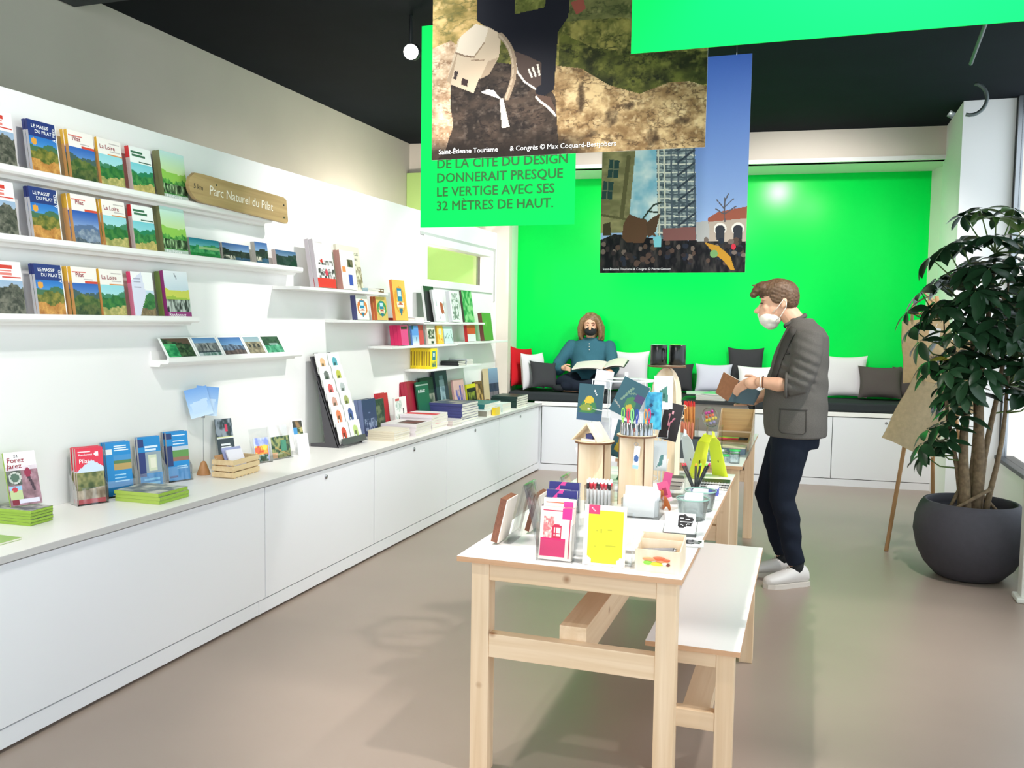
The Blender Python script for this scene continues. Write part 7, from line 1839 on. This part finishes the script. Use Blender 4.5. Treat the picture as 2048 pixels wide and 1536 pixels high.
for j in range(6):
    for k in range(n): b.f.append((base + j * n + k, base + (j + 1) * n + k, base + (j + 1) * n + (k + 1) % n, base + j * n + (k + 1) % n))
b.build('soil', 'soil', pl, True)
stems = [((-.03, -.03), (-.06, -.06, 1.75), .030), ((.02, .0), (.06, .02, 1.95), .032), ((.0, .04), (-.02, .10, 1.85), .026), ((-.05, .02), (-.20, .0, 1.55), .016), ((.07, -.02), (.20, -.06, 1.65), .016), ((.05, .05), (.16, .12, 1.8), .020)]
tops = []; paths = []
for (x, y), (tx, ty, tz), r_ in stems:
    pts = []
    for i in range(9):
        t = i / 8; w = math.sin(t * PI) * .03
        pts.append((x + (tx - x) * t + w * math.sin(x * 90 + t * 5), y + (ty - y) * t + w * math.cos(y * 70 + t * 4), .36 + (tz - .36) * t))
    MB().tube(pts, [r_ * (1.2 - .98 * i / 8) for i in range(9)], 10).build('stem', 'bark', pl, True)
    tops.append(Vector(pts[-1])); paths += [Vector(q) for q in pts] + [Vector(pts[i]).lerp(Vector(pts[i + 1]), .5) for i in range(8)]
for (a, e) in (((.09, -.05), (-.16, -.12)), ((.02, .10), (.16, .06)), ((-.06, .0), (-.13, -.03))):
    MB().tube([(a[0], a[1], .55), ((a[0] + e[0]) / 2, (a[1] + e[1]) / 2, .47), (e[0], e[1], .395)], [.012, .011, .008], 8).build('root', 'bark', pl, True)
def leaf_mesh(L, w, m_):
    b = MB(); n = 6
    for i in range(n + 1):
        t = i / n; ww = w * (math.sin(PI * min(1, t * 1.02 + .02)) ** .7) * (1 - .25 * (1 - t))
        droop = -.22 * L * t * t
        b.v += [(-ww / 2, t * L, droop + .12 * ww), (0, t * L, droop), (ww / 2, t * L, droop + .12 * ww)]
    for i in range(n):
        a = i * 3
        b.f += [(a, a + 1, a + 4, a + 3), (a + 1, a + 2, a + 5, a + 4)]
    return b.mesh('leaf', m_, True)
leafs = {(k, m_): leaf_mesh(L, w, m_) for k, (L, w) in enumerate(((.135, .066), (.155, .074), (.115, .058))) for m_ in ('leaf', 'leaf_young', 'leaf_yellow')}
# whorl centres: crown shape read from the photograph (x, z relative to pot), depth spread around the trunk
whorls = []
crown = [(-.40, 1.60), (-.37, 1.50), (-.33, 1.72), (-.30, 1.92), (-.33, 1.42), (-.28, 1.30), (-.22, 1.98), (-.10, 2.19), (-.02, 2.21), (.06, 2.16), (.15, 2.20), (.24, 2.12), (.20, 2.00), (-.12, 1.98), (.02, 2.03), (-.22, 1.80), (-.24, 1.62), (-.18, 1.45), (-.10, 1.85), (-.08, 1.68), (-.06, 1.50), (.03, 1.88), (.06, 1.72), (.05, 1.55), (.14, 1.85), (.17, 1.68), (.14, 1.50), (.25, 1.78), (.26, 1.60), (.24, 1.42), (.28, 1.95), (-.20, 1.28), (-.14, 1.20), (-.10, 1.33), (.02, 1.36), (.12, 1.32), (.22, 1.25), (.30, 1.10), (.26, 1.16), (-.16, 1.10), (-.07, 1.15), (.32, 1.48), (.34, 1.70), (.33, 1.85), (-.30, 1.55), (-.15, 1.62)]
for (x, z) in crown: whorls.append((x, rng.uniform(-.24, .24) * (1.0 if abs(x) < .3 else .4), z))
for (x, z) in crown[13:44] + crown[15:40]: whorls.append((x + rng.uniform(-.06, .06), rng.uniform(-.3, .3), z + rng.uniform(-.06, .06)))
for k in range(34): whorls.append((rng.uniform(-.16, .30), rng.uniform(-.32, -.12), rng.uniform(1.12, 1.95)))
for (x, z) in ((-.30, .80), (-.26, .88), (-.20, .92), (-.17, .83), (-.28, .73), (-.13, .90), (-.22, .78), (-.09, .98), (-.15, 1.02)): whorls.append((x, rng.uniform(-.14, .02), z))
count = 0; rest = MB(); restm = M['leaf']
allw = []
for i, (x, y, z) in enumerate(whorls):
    c = Vector((x, y, z)); near = min((q for q in paths if q.z < z - .05 and (z < 1.0 or q.z > .9)), key=lambda q: (q - c).length, default=Vector((-.02, 0, .62)))
    start = near
    mid = start.lerp(c, .5) + Vector((0, 0, -.03))
    if z > 1.0 or True:
        MB().tube([start, mid, c], [.006, .0045, .0028], 6).build('leaf_stalk', 'stalk', pl, True)
    out = Vector((x, y * .8, .35)).normalized(); nl = rng.choice((6, 7, 8))
    for k in range(nl):
        a = 2 * PI * k / nl + rng.uniform(-.2, .2)
        allw.append((c, out, a, rng.randrange(3), rng.uniform(.75, 1.1), i))
for idx, (c, out, a, kind, sc, i) in enumerate(allw):
    T = Matrix.Translation(c) @ out.to_track_quat('Z', 'Y').to_matrix().to_4x4() @ Matrix.Rotation(a, 4, 'Z') @ Matrix.Translation((0, .012, 0)) @ Matrix.Rotation(rng.uniform(-.45, .0), 4, 'X') @ Matrix.Scale(sc, 4)
    m_ = 'leaf_young' if i in (8, 9, 10, 11) and rng.random() < .7 else ('leaf_yellow' if idx % 97 == 40 else 'leaf')
    me = leafs[(kind, m_)]
    front = (c.y - .5 * abs(c.x)) 
    if count < 300 and (c.y < .06 or abs(c.x) > .25 or c.z > 1.95 or c.z < 1.0):
        o = mesh_obj('leaf', me, pl); o.matrix_local = T; count += 1
    else:
        n0 = len(rest.v); rest.v += [tuple(T @ v.co) for v in me.vertices]; rest.f += [tuple(n0 + q for q in p.vertices) for p in me.polygons]
o = rest.build('foliage', 'leaf', pl, True); o['kind'] = 'stuff'

# ------------------------------------------------------------------ easel with canvas tote bags
M['easel_wood'] = mat_wood('beech_pole', (186, 140, 92), (206, 160, 112), 2, knots=False)
r = thing('wooden_easel', 'three-legged wooden easel behind the potted plant', 'easel', (.80, 6.75, 0))
legs = [((-.265, -.42, 0), (-.02, .0, 1.72)), ((.36, .10, 0), (.02, .02, 1.72)), ((.12, .42, 0), (.0, .05, 1.70))]
for a, e in legs: MB().tube([a, e], .014, 10).build('leg', 'easel_wood', r, True)
MB().tube([(-.14, -.02, 1.60), (.14, .0, 1.60)], .010, 8).build('crossbar', 'easel_wood', r, True)
M['tote'] = mat('natural_canvas', (196, 170, 130), .95, spec=.1, var=.08, vscale=40, bump=.3, bscale=400)
M['tote2'] = mat('pale_natural_canvas', (206, 184, 146), .95, spec=.1, var=.08, vscale=40, bump=.3, bscale=400)
def tote(label, loc, rz, w, h, m_, seed, roll=0.0, print_=True, skew=.0):
    t = thing('tote_bag', label, 'bag', loc, (0, roll, rz))
    rg = random.Random(seed); p1, p2 = rg.random() * 6, rg.random() * 6
    b = MB(); n, m = 14, 16
    for side in (0, 1):
        base = len(b.v)
        for j in range(m + 1):
            for i in range(n + 1):
                u = i / n; v = j / m
                edge = math.sin(PI * u) ** .5
                y = (-1 if side == 0 else 1) * (.006 + .030 * edge * (v ** .7)) + .018 * math.sin(7 * u + p1 + 2 * v) * v
                b.v.append(((u - .5) * w * (1 - .12 * (1 - v) + .02 * math.sin(9 * v + p2)) + skew * v * w, y, -v * h + .02 * math.sin(4 * u + p1) * v))
        for j in range(m):
            for i in range(n):
                q = base + j * (n + 1) + i; fc = (q, q + n + 1, q + n + 2, q + 1)
                b.f.append(fc if side == 0 else fc[::-1])
    bag = b.build('bag', m_, t, True)
    for y in (-.012, .012):
        pts = [(-.25 * w, y, -.005), (-.20 * w, y, .10), (0, y * .4, .19), (.20 * w, y, .10), (.25 * w, y, -.005)]
        MB().tube(pts, .008, 6).build('strap', m_, t, True)
    if print_:
        for k, (tx, sz) in enumerate((('Saint-', .042), ('Étienne', .042), ('tourisme', .028))):
            lettering(tx, sz, 'text_dark', bag, (-.02, -.052, -.62 * h - k * .052), bold=.0004)
    return t
tote('large natural canvas tote bag hanging highest on the easel', (.735, 6.60, 1.56), 0.12, .34, .44, 'tote', 1, -.12)
tote('pale canvas tote bag hanging low on the easel', (.80, 6.42, 1.13), 0.1, .34, .46, 'tote2', 3, .25, False, -.15)
tote('folded canvas tote bag behind the other two on the easel', (.915, 6.69, 1.42), -.35, .30, .52, 'tote', 5, -.1, False)
r = thing('price_tag', 'white price tag pinned to the highest tote bag', 'tag', (.795, 6.53, 1.50), (0, .15, .15))
MB().box(-.035, .035, 0, .002, -.10, 0).build('tag', 'paper', r); MB().tube([(0, .001, 0), (.005, .001, .03)], .001, 5).build('string', 'white_metal', r)
